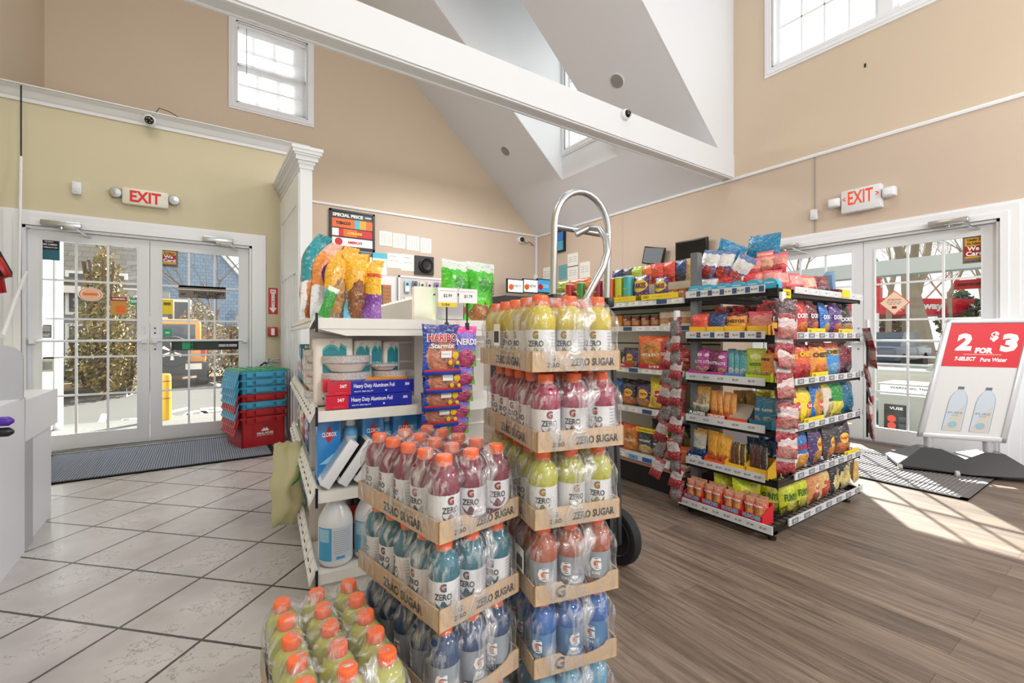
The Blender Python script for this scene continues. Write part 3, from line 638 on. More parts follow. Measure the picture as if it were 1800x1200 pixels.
# ------------------------------------------------------------------ bags and packets
def prof(u, v): return max(0, 1-(2*u-1)**2)**.55*max(0, min(1, math.sin(PI*min(1, max(0, v)))*1.5))**.6
def pillow(b, w, h, t, m, seed=0, crimp=.05, pinch=.06, wr=.004, nx=10, ny=14, M=None, bend=0):
    R = random.Random(seed); o = Vector((R.random()*20, R.random()*20, R.random()*20)); vs = []; uv = []; fs = []
    for side in (-1, 1):
        for j in range(ny+1):
            v = j/ny
            for i in range(nx+1):
                u = i/nx; vv = (v-crimp)/(1-2*crimp)
                p = prof(u, vv) if 0 < vv < 1 else 0
                ww = w*(1-pinch*math.sin(PI*v))
                nz = noise.noise(Vector((u*3, v*4, side))*1.3+o)+.5*noise.noise(Vector((u*8, v*9, side))+o)
                ed = noise.noise(Vector((u*7, v*1.5, 5))+o)
                x = (u-.5)*ww+wr*noise.noise(Vector((0, v*6, 1))+o); y = side*(t/2*p+.0008)+side*wr*1.6*nz*min(1, p*2)+(wr*1.5*ed if p == 0 else 0)
                bb = max(0, v-.62)/.38
                vs.append((x*(1-.35*bb*(bend != 0))+bend*bb*bb, y, v*h+(wr*ed if v in (0, 1) else 0))); uv.append((u if side < 0 else 1-u, v))
    n = (nx+1)*(ny+1)
    for s in (0, 1):
        for j in range(ny):
            for i in range(nx):
                a = s*n+j*(nx+1)+i; q = (a, a+1, a+nx+2, a+nx+1); fs.append(q if s == 0 else q[::-1])
    for j in range(ny):
        for i in (0, nx): a = j*(nx+1)+i; q = (a, a+nx+1, a+n+nx+1, a+n); fs.append(q if i else q[::-1])
    for i in range(nx):
        for j in (0, ny): a = j*(nx+1)+i; q = (a, a+1, a+n+1, a+n); fs.append(q[::-1] if j == 0 else q)
    b.add(vs, fs, m, M, uv)
BM = {}
def bag_mat(name, base, top=None, low=None, food=None, logo=None, lz=.6, ls=(.3, .13), rough=.28, foodh=.42):
    """printed foil: bands and patches laid out on the bag's own UVs"""
    if name in BM: return BM[name]
    m = bpy.data.materials.new('print_'+name); m.use_nodes = True; nt = m.node_tree; b = nt.nodes['Principled BSDF']; L = nt.links.new; N = nt.nodes.new; BM[name] = m
    b.inputs['Roughness'].default_value = rough; b.inputs['Coat Weight'].default_value = .35; b.inputs['Coat Roughness'].default_value = .15
    tc = N('ShaderNodeTexCoord'); sx = N('ShaderNodeSeparateXYZ'); L(tc.outputs['UV'], sx.inputs[0])
    def mth(op, a, c=None, d=None):
        n = N('ShaderNodeMath'); n.operation = op
        for k, x in enumerate((a, c, d)):
            if x is None: continue
            if isinstance(x, (int, float)): n.inputs[k].default_value = x
            else: L(x, n.inputs[k])
        return n.outputs[0]
    def mix(f, a, c):
        n = N('ShaderNodeMix'); n.data_type = 'RGBA'; L(f, n.inputs['Factor'])
        for k, x in (('A', a), ('B', c)):
            if isinstance(x, tuple): n.inputs[k].default_value = lin(x) if len(x) == 3 else x
            else: L(x, n.inputs[k])
        return n.outputs['Result']
    u, v = sx.outputs[0], sx.outputs[1]
    nz = N('ShaderNodeTexNoise'); nz.inputs['Scale'].default_value = 5; L(tc.outputs['UV'], nz.inputs['Vector'])
    vw = mth('MULTIPLY_ADD', nz.outputs['Fac'], .22, mth('SUBTRACT', v, .11))
    col = base
    def rgb(c):
        n = N('ShaderNodeRGB'); n.outputs[0].default_value = lin(c); return n.outputs[0]
    col = rgb(base)
    if low: col = mix(mth('LESS_THAN', vw, .4), col, low)
    if food:
        vo = N('ShaderNodeTexVoronoi'); vo.inputs['Scale'].default_value = 6; vo.feature = 'SMOOTH_F1'; L(tc.outputs['UV'], vo.inputs['Vector'])
        vn = N('ShaderNodeTexNoise'); vn.inputs['Scale'].default_value = 9; vn.inputs['Detail'].default_value = 3; L(tc.outputs['UV'], vn.inputs['Vector'])
        fc = mix(mth('MULTIPLY_ADD', vo.outputs['Distance'], 1.1, mth('SUBTRACT', vn.outputs['Fac'], .45)), tuple(min(255, int(x*1.12)) for x in food), tuple(int(x*.62) for x in food))
        du = mth('SUBTRACT', u, .5); f = mth('ADD', mth('MULTIPLY', mth('MULTIPLY', du, du), mth('MULTIPLY_ADD', nz.outputs['Fac'], 9.0, 1.5)), mth('POWER', mth('DIVIDE', mth('SUBTRACT', vw, foodh*.45), foodh*.5), 2))
        col = mix(mth('LESS_THAN', f, 1), col, fc)
    if top: col = mix(mth('GREATER_THAN', vw, .84), col, top)
    if logo:
        du = mth('DIVIDE', mth('SUBTRACT', u, .5), ls[0]); dv = mth('DIVIDE', mth('SUBTRACT', v, lz), ls[1])
        col = mix(mth('LESS_THAN', mth('ADD', mth('MULTIPLY', du, du), mth('MULTIPLY', dv, dv)), 1), col, logo)
    # fine printed speckle and foil creases
    mp = N('ShaderNodeMapping'); mp.inputs['Scale'].default_value = (5, 13, 1); L(tc.outputs['UV'], mp.inputs[0])
    pn = N('ShaderNodeTexNoise'); pn.inputs['Scale'].default_value = 1.6; pn.inputs['Detail'].default_value = 2; L(mp.outputs[0], pn.inputs['Vector'])
    col = mix(mth('MULTIPLY', mth('GREATER_THAN', pn.outputs['Fac'], .6), .22), col, (235, 232, 225))
    col = mix(mth('MULTIPLY', mth('LESS_THAN', pn.outputs['Fac'], .4), .28), col, tuple(int(x*.35) for x in base))
    cn = N('ShaderNodeTexNoise'); cn.inputs['Scale'].default_value = 4.5; cn.inputs['Detail'].default_value = 3; cn.inputs['Distortion'].default_value = 1.5; L(tc.outputs['UV'], cn.inputs['Vector'])
    bp = N('ShaderNodeBump'); bp.inputs['Strength'].default_value = .55; bp.inputs['Distance'].default_value = .012; L(cn.outputs['Fac'], bp.inputs['Height']); L(bp.outputs[0], b.inputs['Normal']); L(bp.outputs[0], b.inputs['Coat Normal'])
    L(col, b.inputs['Base Color']); return m
LOGO = {}
def bag(name, cat, label, loc, rz, w, h, t, m, txt=None, group=None, seed=0, lean=0, roll=0, crimp=.05, ny=14, bend=0):
    """txt: list of (string, width frac, height frac, material, x frac, z frac)"""
    b = MB(); pillow(b, w, h, t, m, seed, crimp=crimp, ny=ny, wr=min(.0028 if txt else .005, w*.035), bend=bend)
    o = tag(b.build(name, None, loc, rot=(lean, roll, rz), ang=70), label, cat, group)
    if txt:
        c = MB()
        for s, tw, th, tm, x, z, *e in txt:
            off = .0055-(.0008 if e else 0)
            c.text(s, tw*w, th*h, tm, x=x*w, z=z*h, warp=lambda px, pz: -(t/2*prof(min(1, max(0, px/w+.5)), (pz/h-crimp)/(1-2*crimp))+off), bold=e[0] if e else .03)
        c.build('logo_print', o)
    return o
def T(s, w=.7, h=.14, m=None, x=0, z=.6): return (s, w, h, m or WINK, x, z)
class Row:
    """places packets along a shelf: origin point, direction angle rz (local x along shelf, -y towards the shopper)"""
    def __init__(s, x, y, z, rz, shelf): s.o = Vector((x, y, z)); s.rz = rz; s.shelf = shelf; s.c = math.cos(rz); s.s = math.sin(rz)
    def p(s, u, d=0, dz=0): return (s.o.x+u*s.c-d*s.s, s.o.y+u*s.s+d*s.c, s.o.z+dz)
def lay(row, u, d, kind, label, w=.15, h=.2, t=.06, dz=.003, turn=0, lean=0, roll=0, name='snack_bag', cat='snack bag', group=None):
    m, txt = kind; return bag(name, cat, label, row.p(u, d, dz), row.rz+turn, w, h, t, m, txt, group, seed=rnd.randint(0, 9999), lean=lean, roll=roll)
Rd, Yw, Bl, Gr, Or_, Pu, Te, Bk_ = (200, 30, 42), (242, 205, 40), (30, 100, 190), (60, 150, 60), (235, 120, 40), (90, 40, 130), (20, 120, 140), (30, 30, 34)
K_ = {
 'dorred': (bag_mat('corn_red', (196, 40, 44), food=(225, 120, 50)), [T('DORITOS', .8, .13, z=.55)]),
 'dordark': (bag_mat('corn_dark', (110, 26, 34), food=(200, 90, 50)), [T('DORITOS', .8, .13, z=.55)]),
 'dorblue': (bag_mat('corn_blue', (26, 104, 184), food=(210, 160, 90)), [T('DORITOS', .8, .13, z=.55)]),
 'dorpurp': (bag_mat('corn_purple', (84, 42, 128), food=(205, 110, 60)), [T('DORITOS', .8, .13, z=.55)]),
 'dorblk': (bag_mat('corn_black', (40, 36, 44), low=(35, 60, 110), food=(190, 130, 90)), [T('DORITOS', .8, .13, z=.5)]),
 'cheflam': (bag_mat('puff_red', (222, 96, 44), food=(190, 40, 30), top=(120, 24, 40), low=(180, 30, 40)), [T('CHEETOS', .85, .13, YEL, z=.66)]),
 'cheyel': (bag_mat('puff_yellow', (236, 150, 50), food=(235, 120, 30), top=(120, 30, 40), logo=(235, 180, 60)), [T('CHEETOS', .85, .13, INK, z=.62)]),
 'cheblue': (bag_mat('puff_blue', (50, 140, 215), top=(228, 96, 44), food=(120, 180, 225), logo=(240, 190, 60), lz=.72, ls=(.42, .1)), [T('CHEETOS', .8, .12, INK, z=.72)]),
 'maroon': (bag_mat('maroon', (120, 36, 50), food=(60, 40, 60)), None),
 'layyel': (bag_mat('potato_yellow', (240, 214, 40), food=(236, 190, 70), logo=(205, 40, 40), lz=.48, ls=(.3, .12), top=(205, 195, 80)), [T("Lay's", .5, .12, z=.48)]),
 'layblue': (bag_mat('potato_blue', (30, 110, 200), food=(235, 170, 60), logo=(225, 60, 50), lz=.42, ls=(.24, .12), foodh=.9), [T("Lay's", .42, .11, z=.42)]),
 'baked': (bag_mat('baked', (222, 212, 190), top=(230, 215, 70), food=(215, 190, 130)), [T('BAKED', .6, .09, INK, z=.5)]),
 'green': (bag_mat('green_side', (40, 150, 70), low=(230, 215, 80)), None),
 'teal': (bag_mat('teal_foil', (20, 104, 140)), None),
 'ruff': (bag_mat('ridged_blue', (24, 110, 184), low=(225, 232, 236), food=(235, 160, 60), top=(26, 80, 150)), [T('RUFFLES', .8, .14, REDP, z=.56)]),
 'laypurp': (bag_mat('potato_purple', (74, 50, 110), food=(205, 140, 70), logo=(238, 200, 60), lz=.52, ls=(.24, .17), top=(40, 36, 50)), [T("Lay's", .4, .12, REDP, z=.52)]),
 'layblk': (bag_mat('potato_black', (66, 62, 70), food=(225, 130, 70), logo=(240, 200, 80), lz=.5, ls=(.24, .15), top=(50, 50, 56)), [T("Lay's", .4, .11, REDP, z=.5)]),
 'fun': (bag_mat('onion_yellow', (200, 208, 30), food=(190, 180, 70), top=(170, 190, 40)), [T('FUNYUNS', .8, .2, mat('onion_green', (20, 90, 50), .5), z=.52)]),
 'bbq': (bag_mat('barbecue', (212, 140, 84), food=(150, 70, 50), logo=(235, 200, 170), lz=.5, ls=(.25, .14)), [T("Lay's", .4, .12, REDP, z=.5)]),
 'tan': (bag_mat('tan_chip', (222, 184, 120), food=(200, 60, 50), foodh=.5), [T('Fritos', .55, .12, REDP, z=.55)]),
 'smart': (bag_mat('popcorn_black', (34, 36, 36), food=(225, 210, 150), foodh=.8), [T('Smart', .5, .09, YEL, z=.45)]),
 'smartg': (bag_mat('popcorn_grey', (70, 78, 86), food=(222, 196, 130), top=(40, 44, 40)), [T('WHITE CHEDDAR', .6, .08, WINK, z=.55)]),
 'takis': (bag_mat('rolled_purple', (86, 38, 120), food=(225, 190, 50), logo=(236, 200, 40), lz=.62, ls=(.46, .24), foodh=.3), [T('TAKIS', .8, .2, mat('takis_ink', (100, 30, 110), .5), z=.62)]),
 'bigorange': (bag_mat('crinkle_orange', (236, 106, 52), food=(238, 150, 60), foodh=.9), [T('HOT & SPICY', .6, .09, WINK, z=.42)]),
 'lime': (bag_mat('lime_foil', (176, 204, 50), food=(190, 200, 90)), None),
 'navy': (bag_mat('navy_foil', (38, 62, 120), food=(60, 60, 80)), None),
 'orange': (bag_mat('orange_foil', (236, 120, 48), food=(245, 150, 70)), None),
 'redor': (bag_mat('red_orange_foil', (228, 76, 56), food=(190, 50, 50)), None),
 'white': (bag_mat('white_red_foil', (225, 222, 222), food=(190, 44, 40), low=(60, 90, 150), top=(90, 120, 170)), None),
 'cyanb': (bag_mat('cyan_pouch', (36, 140, 190), food=(120, 170, 170)), None),
 'pinkc': (bag_mat('pink_candy', (236, 150, 140), food=(220, 80, 80), top=(240, 90, 110), low=(232, 60, 90)), None),
 'peach': (bag_mat('peach_candy', (238, 176, 150), food=(210, 120, 90), top=(232, 100, 110)), None),
 'candyr': (bag_mat('bright_red', (214, 40, 50), food=(240, 200, 200)), None),
 'tanb': (bag_mat('kraft_chip', (206, 164, 96), food=(225, 200, 130)), None),
 'nutp': (bag_mat('magenta_pouch', (186, 70, 160), food=(215, 170, 120), logo=(240, 220, 240), lz=.8, ls=(.3, .06)), [T('NUTS', .7, .11, WINK, z=.55)]),
 'nutk': (bag_mat('dark_magenta_pouch', (120, 34, 90), food=(90, 40, 60)), [T('NUTS', .6, .1, WINK, z=.55)]),
 'tealt': (bag_mat('teal_pouch', (90, 170, 180), top=(60, 130, 140), food=(200, 225, 225)), None),
 'limep': (bag_mat('lime_pouch', (196, 214, 60), food=(205, 220, 120), logo=(235, 240, 190), lz=.75, ls=(.3, .08)), [T('SEEDS', .6, .09, GRNP, z=.52)]),
 'orp': (bag_mat('orange_pouch', (240, 160, 70), food=(235, 190, 120)), [T('BBQ', .5, .1, INK, z=.78)]),
 'peanut': (bag_mat('peanut_pouch', (226, 168, 60), low=(30, 100, 80), food=(200, 180, 140), foodh=.9), [T('PEANUTS', .7, .08, WINK, z=.42)]),
 'ortube': (bag_mat('orange_tube', (238, 164, 84), food=(225, 130, 60)), None),
 'bluep': (bag_mat('blue_pouch', (50, 130, 170), food=(170, 200, 205)), [T('PLANTERS', .6, .09, WINK, z=.6)]),
 'nvt': (bag_mat('navy_tube', (190, 190, 180), top=(220, 170, 80), low=(30, 70, 120)), None),
 'yelt': (bag_mat('yellow_tube', (240, 176, 60), food=(232, 120, 50)), None),
 'stick': (bag_mat('stick_yellow', (230, 215, 90), food=(110, 70, 50), foodh=1.4), None),
 'stickb': (bag_mat('stick_blue', (130, 190, 225), food=(110, 60, 45), foodh=1.4), None),
 'blk': (bag_mat('blue_black_pouch', (24, 70, 110), food=(150, 60, 40), low=(30, 30, 36)), [T('JACK', .5, .1, WINK, z=.6)]),
 'crack': (bag_mat('cracker_pack', (210, 96, 70), food=(225, 160, 90), top=(190, 130, 100), foodh=.8), [T('Munchies', .8, .1, WINK, z=.72)]),
 'jerky': (bag_mat('jerky_red', (120, 20, 34), food=(130, 124, 124), foodh=1.0), None),
 'jerkyw': (bag_mat('jerky_silver', (176, 166, 168), top=(150, 24, 40), low=(150, 24, 40), foodh=.6), None),
 'jerkp': (bag_mat('jerky_pink', (206, 186, 186), top=(170, 24, 40), low=(176, 50, 62), food=(190, 120, 110), foodh=.5), None),
 'dcorn': (bag_mat('dark_corn', (70, 30, 40), food=(190, 70, 60)), None),
 'doghd': (bag_mat('pet_yellow', (238, 180, 30), low=(120, 200, 225), food=(170, 110, 60), foodh=.75, top=(225, 150, 40)), None),
}
# ------------------------------------------------------------------ chip rack (black wire end unit)
RX0, RX1, RY0, RY1 = 2.62, 3.76, 1.24, 1.80
PR = [.075, .32, .595, .86, 1.125, 1.385]
t = rack = thing('chip_rack', 'black wire snack rack with grey posts, filled with chip bags on two faces', 'display rack', (RX0, RY0, 0))
rw_, rd_ = RX1-RX0, RY1-RY0
POST = mat('grey_post', (120, 124, 130), .4, .3)
b = MB(); b.box(.03, .08, rd_-.05, rd_, 0, 1.66, POST); b.build('post', t)
b = MB(); b.box(rw_-.06, rw_-.01, rd_-.05, rd_, 0, 1.45, POST); b.build('post', t)
b = MB(); b.box(.50, .56, rd_/2-.025, rd_/2+.025, 0, 1.50, POST); b.build('post', t)
for k, z in enumerate(PR):
    ext = .08 if k == 0 else 0
    b = MB(); n = 20; x0 = -ext; zz = z-.012
    for i in range(n+1): x = x0+(rw_-x0)*i/n; b.box(x-.0018, x+.0018, 0, rd_, zz-.004, zz, BLACKM)
    for i in range(9): y = rd_*i/8; b.box(x0, rw_, y-.002, y+.002, zz-.008, zz-.004, BLACKM)
    b.box(x0, rw_, 0, .006, zz-.03, zz+.012, BLACKM); b.box(x0, x0+.006, 0, rd_, zz-.03, zz+.012, BLACKM); b.box(x0, rw_, rd_-.006, rd_, zz-.03, zz+.012, BLACKM); b.box(rw_-.006, rw_, 0, rd_, zz-.03, zz+.012, BLACKM)
    for x, y in ((x0, 0), (rw_, 0), (x0, rd_), (rw_, rd_)): b.cyl((x, y, zz-.035), (x, y, zz+.03), .005, BLACKM, 8)
    so = b.build('wire_shelf', t)
    # front rail facing -y and side rail facing -x, with price tags
    r = MB(); h = .038; z0 = z-.022
    fx0 = .17 if k else .1
    r.box(fx0, rw_+.02, -.016, -.008, z0, z0+h, TILEW)
    for i in range(7):
        x = fx0+.03+i*(rw_-fx0)/7
        r.box(x, x+.075, -.018, -.016, z0+.005, z0+h-.005, GREYP if k < 5 else TILEW); r.text('$2.29', .035, .013, WINK, x=x+.037, z=z0+h/2, y=-.0185, bold=.02)
        r.text('%s' % rnd.choice(['2.49', '5.19', '1.99']), .02, .009, INK, x=x+.1, z=z0+h/2, y=-.0165, bold=0)
    r.build('price_rail', so)
    r = MB(); M = Matrix.Rotation(-PI/2, 4, 'Z'); xs = -.02-ext
    L_ = rd_-.06 if k else rd_+.02
    M = Matrix.Translation((xs, rd_, 0)) @ M
    r.box(0, L_, 0, .008, z0, z0+h+.006, TILEW, M)
    n = 8 if k in (0, 1) else 5 if k != 5 else 6
    for i in range(n):
        x = .02+i*(L_-.03)/n
        if k in (4, 5): r.box(x+.058, x+.085, -.002, 0, z0+.006, z0+h, NAVY, M)
        r.text('$%s' % ('1.69' if k in (0, 5) else '2.29'), .036, .013, INK, M, x=x+.03, z=z0+h/2+.003, y=-.0008, bold=.01)
    if k == 4:
        for i in (0, 2, 4): r.text('Chips', .026, .014, ORP, M, x=.092+i*(L_-.03)/n, z=z0+h/2+.003, y=-.003)
    r.build('price_rail', so)
b = MB()
for x, y in ((-.02, .02), (rw_-.16, .02), (-.02, rd_-.04), (rw_-.1, rd_-.04)): b.cyl((x, y, 0), (x, y, .012), .022, BLACK, 12); b.cyl((x, y, .01), (x, y, .05), .008, BLACKM, 8); b.box(x-.02, x+.02, y-.02, y+.02, .03, .05, BLACKM)
b.build('levelling_feet', t)
# wire fences on the shelves
b = MB()
for i in range(14): x = .12+i*.018; b.cyl((x, .04, .075), (x, .04, .13), .002, BLACKM, 5)
b.cyl((.12, .04, .13), (.354, .04, .13), .003, BLACKM, 6); b.cyl((.12, .04, .1), (.354, .04, .1), .002, BLACKM, 6); b.build('wire_fence', t)
def frow(k): return Row(RX0, RY0, PR[k]-.010, 0, k)
SH = {5: 'top shelf', 4: 'second shelf', 3: 'third shelf', 2: 'fourth shelf', 1: 'fifth shelf', 0: 'bottom shelf'}
DESC = {'dorred': 'red corn chip bag', 'dordark': 'dark red corn chip bag', 'dorblue': 'blue corn chip bag', 'dorpurp': 'purple corn chip bag', 'dorblk': 'black corn chip bag', 'cheflam': 'red and orange cheese puff bag', 'cheyel': 'orange cheese puff bag', 'cheblue': 'blue and orange cheese puff bag', 'maroon': 'maroon foil snack bag', 'layyel': 'yellow potato chip bag', 'layblue': 'blue potato chip bag', 'baked': 'cream and yellow baked chip bag', 'green': 'green snack bag', 'teal': 'teal foil snack bag', 'ruff': 'blue and white ridged chip bag', 'laypurp': 'purple potato chip bag', 'layblk': 'black and orange potato chip bag', 'fun': 'lime yellow onion ring bag', 'bbq': 'tan barbecue chip bag', 'tan': 'tan and red corn chip bag', 'smart': 'black popcorn bag', 'tanb': 'plain tan chip bag'}
def fill(k, items, u0, u1, w, h, t, dep=.09, copies=1):
    n = len(items); r = frow(k)
    for i, kd in enumerate(items):
        u = u0+(u1-u0)*i/(n-1)
        for c in range(copies):
            nm = DESC[kd]+', %s from left, %s of the rack front%s' % (ORD[i], SH[k], '' if c == 0 else ', behind')
            if c and kd == 'baked': continue
            lay(r, u+rnd.uniform(-.006, .006), dep+c*.07-.03, K_[kd], nm, w, h*rnd.uniform(.94, 1.04)*(1 if c == 0 else .97), t, turn=rnd.uniform(-.25, .3), lean=-.06+rnd.uniform(-.04, .02), group='chip bags on the chip rack front')
fill(4, ['dorred', 'dorred', 'dordark', 'dorblue', 'dorpurp', 'dorblk'], .24, 1.07, .165, .22, .07, copies=2)
fill(3, ['cheflam', 'cheflam', 'cheyel', 'cheblue', 'maroon'], .24, 1.06, .19, .225, .075, copies=2)
fill(2, ['layyel', 'layyel', 'layyel', 'layblue', 'baked', 'green', 'teal'], .16, 1.08, .165, .23, .08, copies=2)
fill(1, ['ruff', 'ruff', 'laypurp', 'layblk', 'layblk'], .2, 1.0, .185, .235, .08, copies=2)
fill(0, ['fun', 'fun', 'bbq', 'tan', 'smart', 'smart'], .25, 1.02, .16, .215, .085, copies=1)
r = frow(0)
for i, (u, d) in enumerate([(.10, .26), (.02, .33), (.14, .12), (.0, .2)]):
    lay(r, u+.05, d, K_['fun'], 'lime yellow onion ring bag behind the cracker boxes, %s from the corner' % ORD[i], .16, .21, .08, turn=-.8, group='onion ring bags on the bottom shelf')
lay(Row(RX1+.09, RY0+.06, 0, .3, 0), 0, 0, K_['tanb'], 'tan snack bag leaning at the right end of the rack bottom', .13, .17, .05, roll=.25, dz=.07)
# yellow sign strips
def strip(k, u, w, n, txt='2/$5'):
    b = MB(); b.box(-w/2, w/2, -.001, .001, 0, .038, YEL); b.text(txt, .04, .02, INK, x=-w/2+.03, z=.019, y=-.0014); b.text('Frito-Lay mix', w*.4, .01, mat('gold_ink', (190, 140, 20), .5), x=.03, z=.02, y=-.0014, bold=0)
    tag(b.build('shelf_sign', None, frow(k).p(u, -.012, .012)), 'yellow two-for sign, %s on the %s of the rack' % (n, SH[k]), 'sign', 'yellow price signs on the chip rack')
strip(4, .45, .24, 'left one'); strip(4, .88, .22, 'right one'); strip(3, .5, .22, 'only one'); strip(2, .42, .26, 'only one'); strip(1, .98, .24, 'only one')
# side face rows (facing -x)
def srow(k): return Row(RX0, RY1, PR[k]-.010, -PI/2, k)
SF = 'rack side'
def traybox(row, u, d, w, dep, h, m, label, txt=None, back=.05, tm=WINK, name='display_tray', group='display trays of the chip rack side'):
    """open carton with low front and raised rear"""
    t = thing(name, label, 'display box', row.p(u, d, .002), row.rz, group); b = MB(); th = .002
    b.box(-w/2, w/2, 0, dep, 0, th, m); b.box(-w/2, w/2, 0, th, 0, h, m); b.box(-w/2, w/2, dep-th, dep, 0, h+back, m)
    for s in (-1, 1):
        x = s*w/2; b.add([(x-th, 0, 0), (x+th, 0, 0), (x+th, dep, 0), (x-th, dep, 0), (x-th, 0, h), (x+th, 0, h), (x+th, dep, h+back), (x-th, dep, h+back)], [(0, 3, 2, 1), (4, 5, 6, 7), (0, 1, 5, 4), (2, 3, 7, 6), (0, 4, 7, 3), (1, 2, 6, 5)], m)
    b.build('carton', t)
    if txt: c = MB(); c.text(txt, w*.84, h*.4, tm, y=-.0006, z=h*.74, bold=.05); c.build('lettering', t)
    return t
YC = mat('yellow_carton', (240, 190, 50), .6); MG = mat('magenta_carton', (190, 70, 160), .6); BC = mat('blue_carton', (80, 130, 190), .6); LC = mat('lime_carton', (190, 215, 40), .6)
GC = mat('green_carton', (20, 90, 70), .6); OC = mat('orange_carton', (225, 85, 45), .6); TC = mat('teal_carton', (30, 110, 140), .6); NC = mat('navy_carton', (30, 60, 120), .6); RC = mat('red_carton', (200, 30, 44), .6); BRC = mat('grey_carton_board', (170, 160, 150), .8)
r = srow(4)
for i, (u, kd, ds) in enumerate([(.07, 'redor', 'orange-red'), (.19, 'navy', 'dark'), (.31, 'orange', 'golden'), (.45, 'pinkc', 'pink')]):
    traybox(r, u, .0, .115, .1, .06, YC, 'yellow carton, %s from the left on the second shelf, %s' % (ORD[i], SF), back=.03)
    lay(r, u, .035, K_['cheyel'] if i == 2 else K_[kd], '%s snack bag in a yellow carton on the second shelf, %s' % (ds, SF), .135, .14, .06, dz=.006, group='bags in yellow cartons')
for i in range(6): lay(r, .14+i*.065, .17+.02*(i % 2), K_['dordark'] if i % 2 else K_['dorred'], 'red corn chip bag behind the yellow cartons, %s from the left' % ORD[i], .13, .19, .06, turn=1.1+rnd.uniform(-.2, .2), lean=.05, group='red chip bags behind yellow cartons')
r = srow(3)
for i, (u, w, c, n) in enumerate([(.07, .12, MG, 'magenta'), (.19, .12, MG, 'magenta'), (.31, .12, BC, 'blue'), (.45, .14, LC, 'lime green')]):
    traybox(r, u, 0, w, .1, .045, c, '%s carton, %s from the left on the third shelf, %s' % (n, ORD[i], SF))
for i, (u, kd, n, h, w) in enumerate([(.06, 'nutp', 'magenta nut pouch', .14, .09), (.11, 'nutp', 'magenta nut pouch', .14, .06), (.16, 'nutk', 'dark magenta nut pouch', .135, .08), (.215, 'nutp', 'magenta nut pouch', .13, .07), (.275, 'tealt', 'pale teal tube pouch', .145, .045), (.31, 'tealt', 'pale teal tube pouch', .14, .04), (.35, 'tealt', 'pale teal tube pouch', .14, .06), (.42, 'limep', 'lime seed pouch', .15, .095), (.485, 'orp', 'orange barbecue pouch', .13, .085)]):
    lay(r, u, .045, K_[kd], '%s, %s from the left on the third shelf, %s' % (n, ORD[i], SF), w*1.12, h*1.28, .035, dz=.006, turn=rnd.uniform(-.3, .3), name='snack_pouch', cat='pouch', group='pouches on the third shelf side')
for i in range(4): lay(r, .1+i*.12, .2, K_[['nutk', 'navy', 'blk', 'blk'][i]], 'dark pouch standing at the back of the third shelf, %s from the left, %s' % (ORD[i], SF), .11, .17, .05, name='snack_pouch', cat='pouch')
r = srow(2)
traybox(r, .07, 0, .13, .1, .055, GC, 'dark green peanut carton on the fourth shelf, '+SF, 'PLANTERS'); traybox(r, .2, 0, .13, .1, .05, OC, 'red-orange carton left of the empty one on the fourth shelf, '+SF, 'CRUNCHY')
traybox(r, .33, 0, .14, .12, .045, OC, 'empty orange carton with grey raised lid on the fourth shelf, '+SF, back=.02); traybox(r, .46, 0, .13, .1, .05, TC, 'teal carton at the right end of the fourth shelf, '+SF)
b = MB(); b.add([(-.06, .005, .03), (.06, .005, .03), (.06, .09, .12), (-.06, .09, .12), (-.06, .008, .028), (.06, .008, .028), (.06, .093, .118), (-.06, .093, .118)], [(0, 1, 2, 3), (7, 6, 5, 4), (0, 4, 5, 1), (1, 5, 6, 2), (2, 6, 7, 3), (3, 7, 4, 0)], BRC)
tag(b.build('carton_lid', None, r.p(.33, .0, .004), r.rz), 'grey inside of an open carton lid sloping back on the fourth shelf', 'carton lid')
for i, (u, kd, n, w, h) in enumerate([(.04, 'peanut', 'green and gold peanut pouch', .075, .165), (.1, 'peanut', 'green and gold peanut pouch', .075, .16), (.16, 'ortube', 'orange tube pouch', .055, .145), (.2, 'ortube', 'orange tube pouch', .045, .15), (.24, 'ortube', 'orange tube pouch', .045, .145), (.28, 'ortube', 'orange tube pouch', .045, .14), (.43, 'bluep', 'blue nut pouch', .045, .14), (.49, 'bluep', 'blue nut pouch', .08, .14)]):
    lay(r, u, .045, K_[kd], '%s, %s from the left on the fourth shelf, %s' % (n, ORD[i], SF), w*1.14, h*1.28, .03, dz=.006, turn=rnd.uniform(-.35, .35), roll=rnd.uniform(-.06, .12), name='snack_pouch', cat='pouch', group='pouches on the fourth shelf side')
for i in range(4): lay(r, .26+i*.075, .2, K_['tanb'], 'tan chip bag behind the pouches on the fourth shelf, %s from the left' % ORD[i], .12, .19, .06, turn=.9, group='tan bags behind the pouches')
r = srow(1)
traybox(r, .06, -.01, .11, .1, .05, NC, 'navy peanut carton on the fifth shelf, '+SF, 'PLANTERS'); traybox(r, .19, -.01, .13, .1, .045, OC, 'orange carton on the fifth shelf, '+SF)
traybox(r, .32, -.01, .12, .1, .05, YC, 'yellow stick carton left of another on the fifth shelf, '+SF); traybox(r, .45, -.01, .12, .1, .055, YC, 'yellow stick carton at the right of the fifth shelf, '+SF)
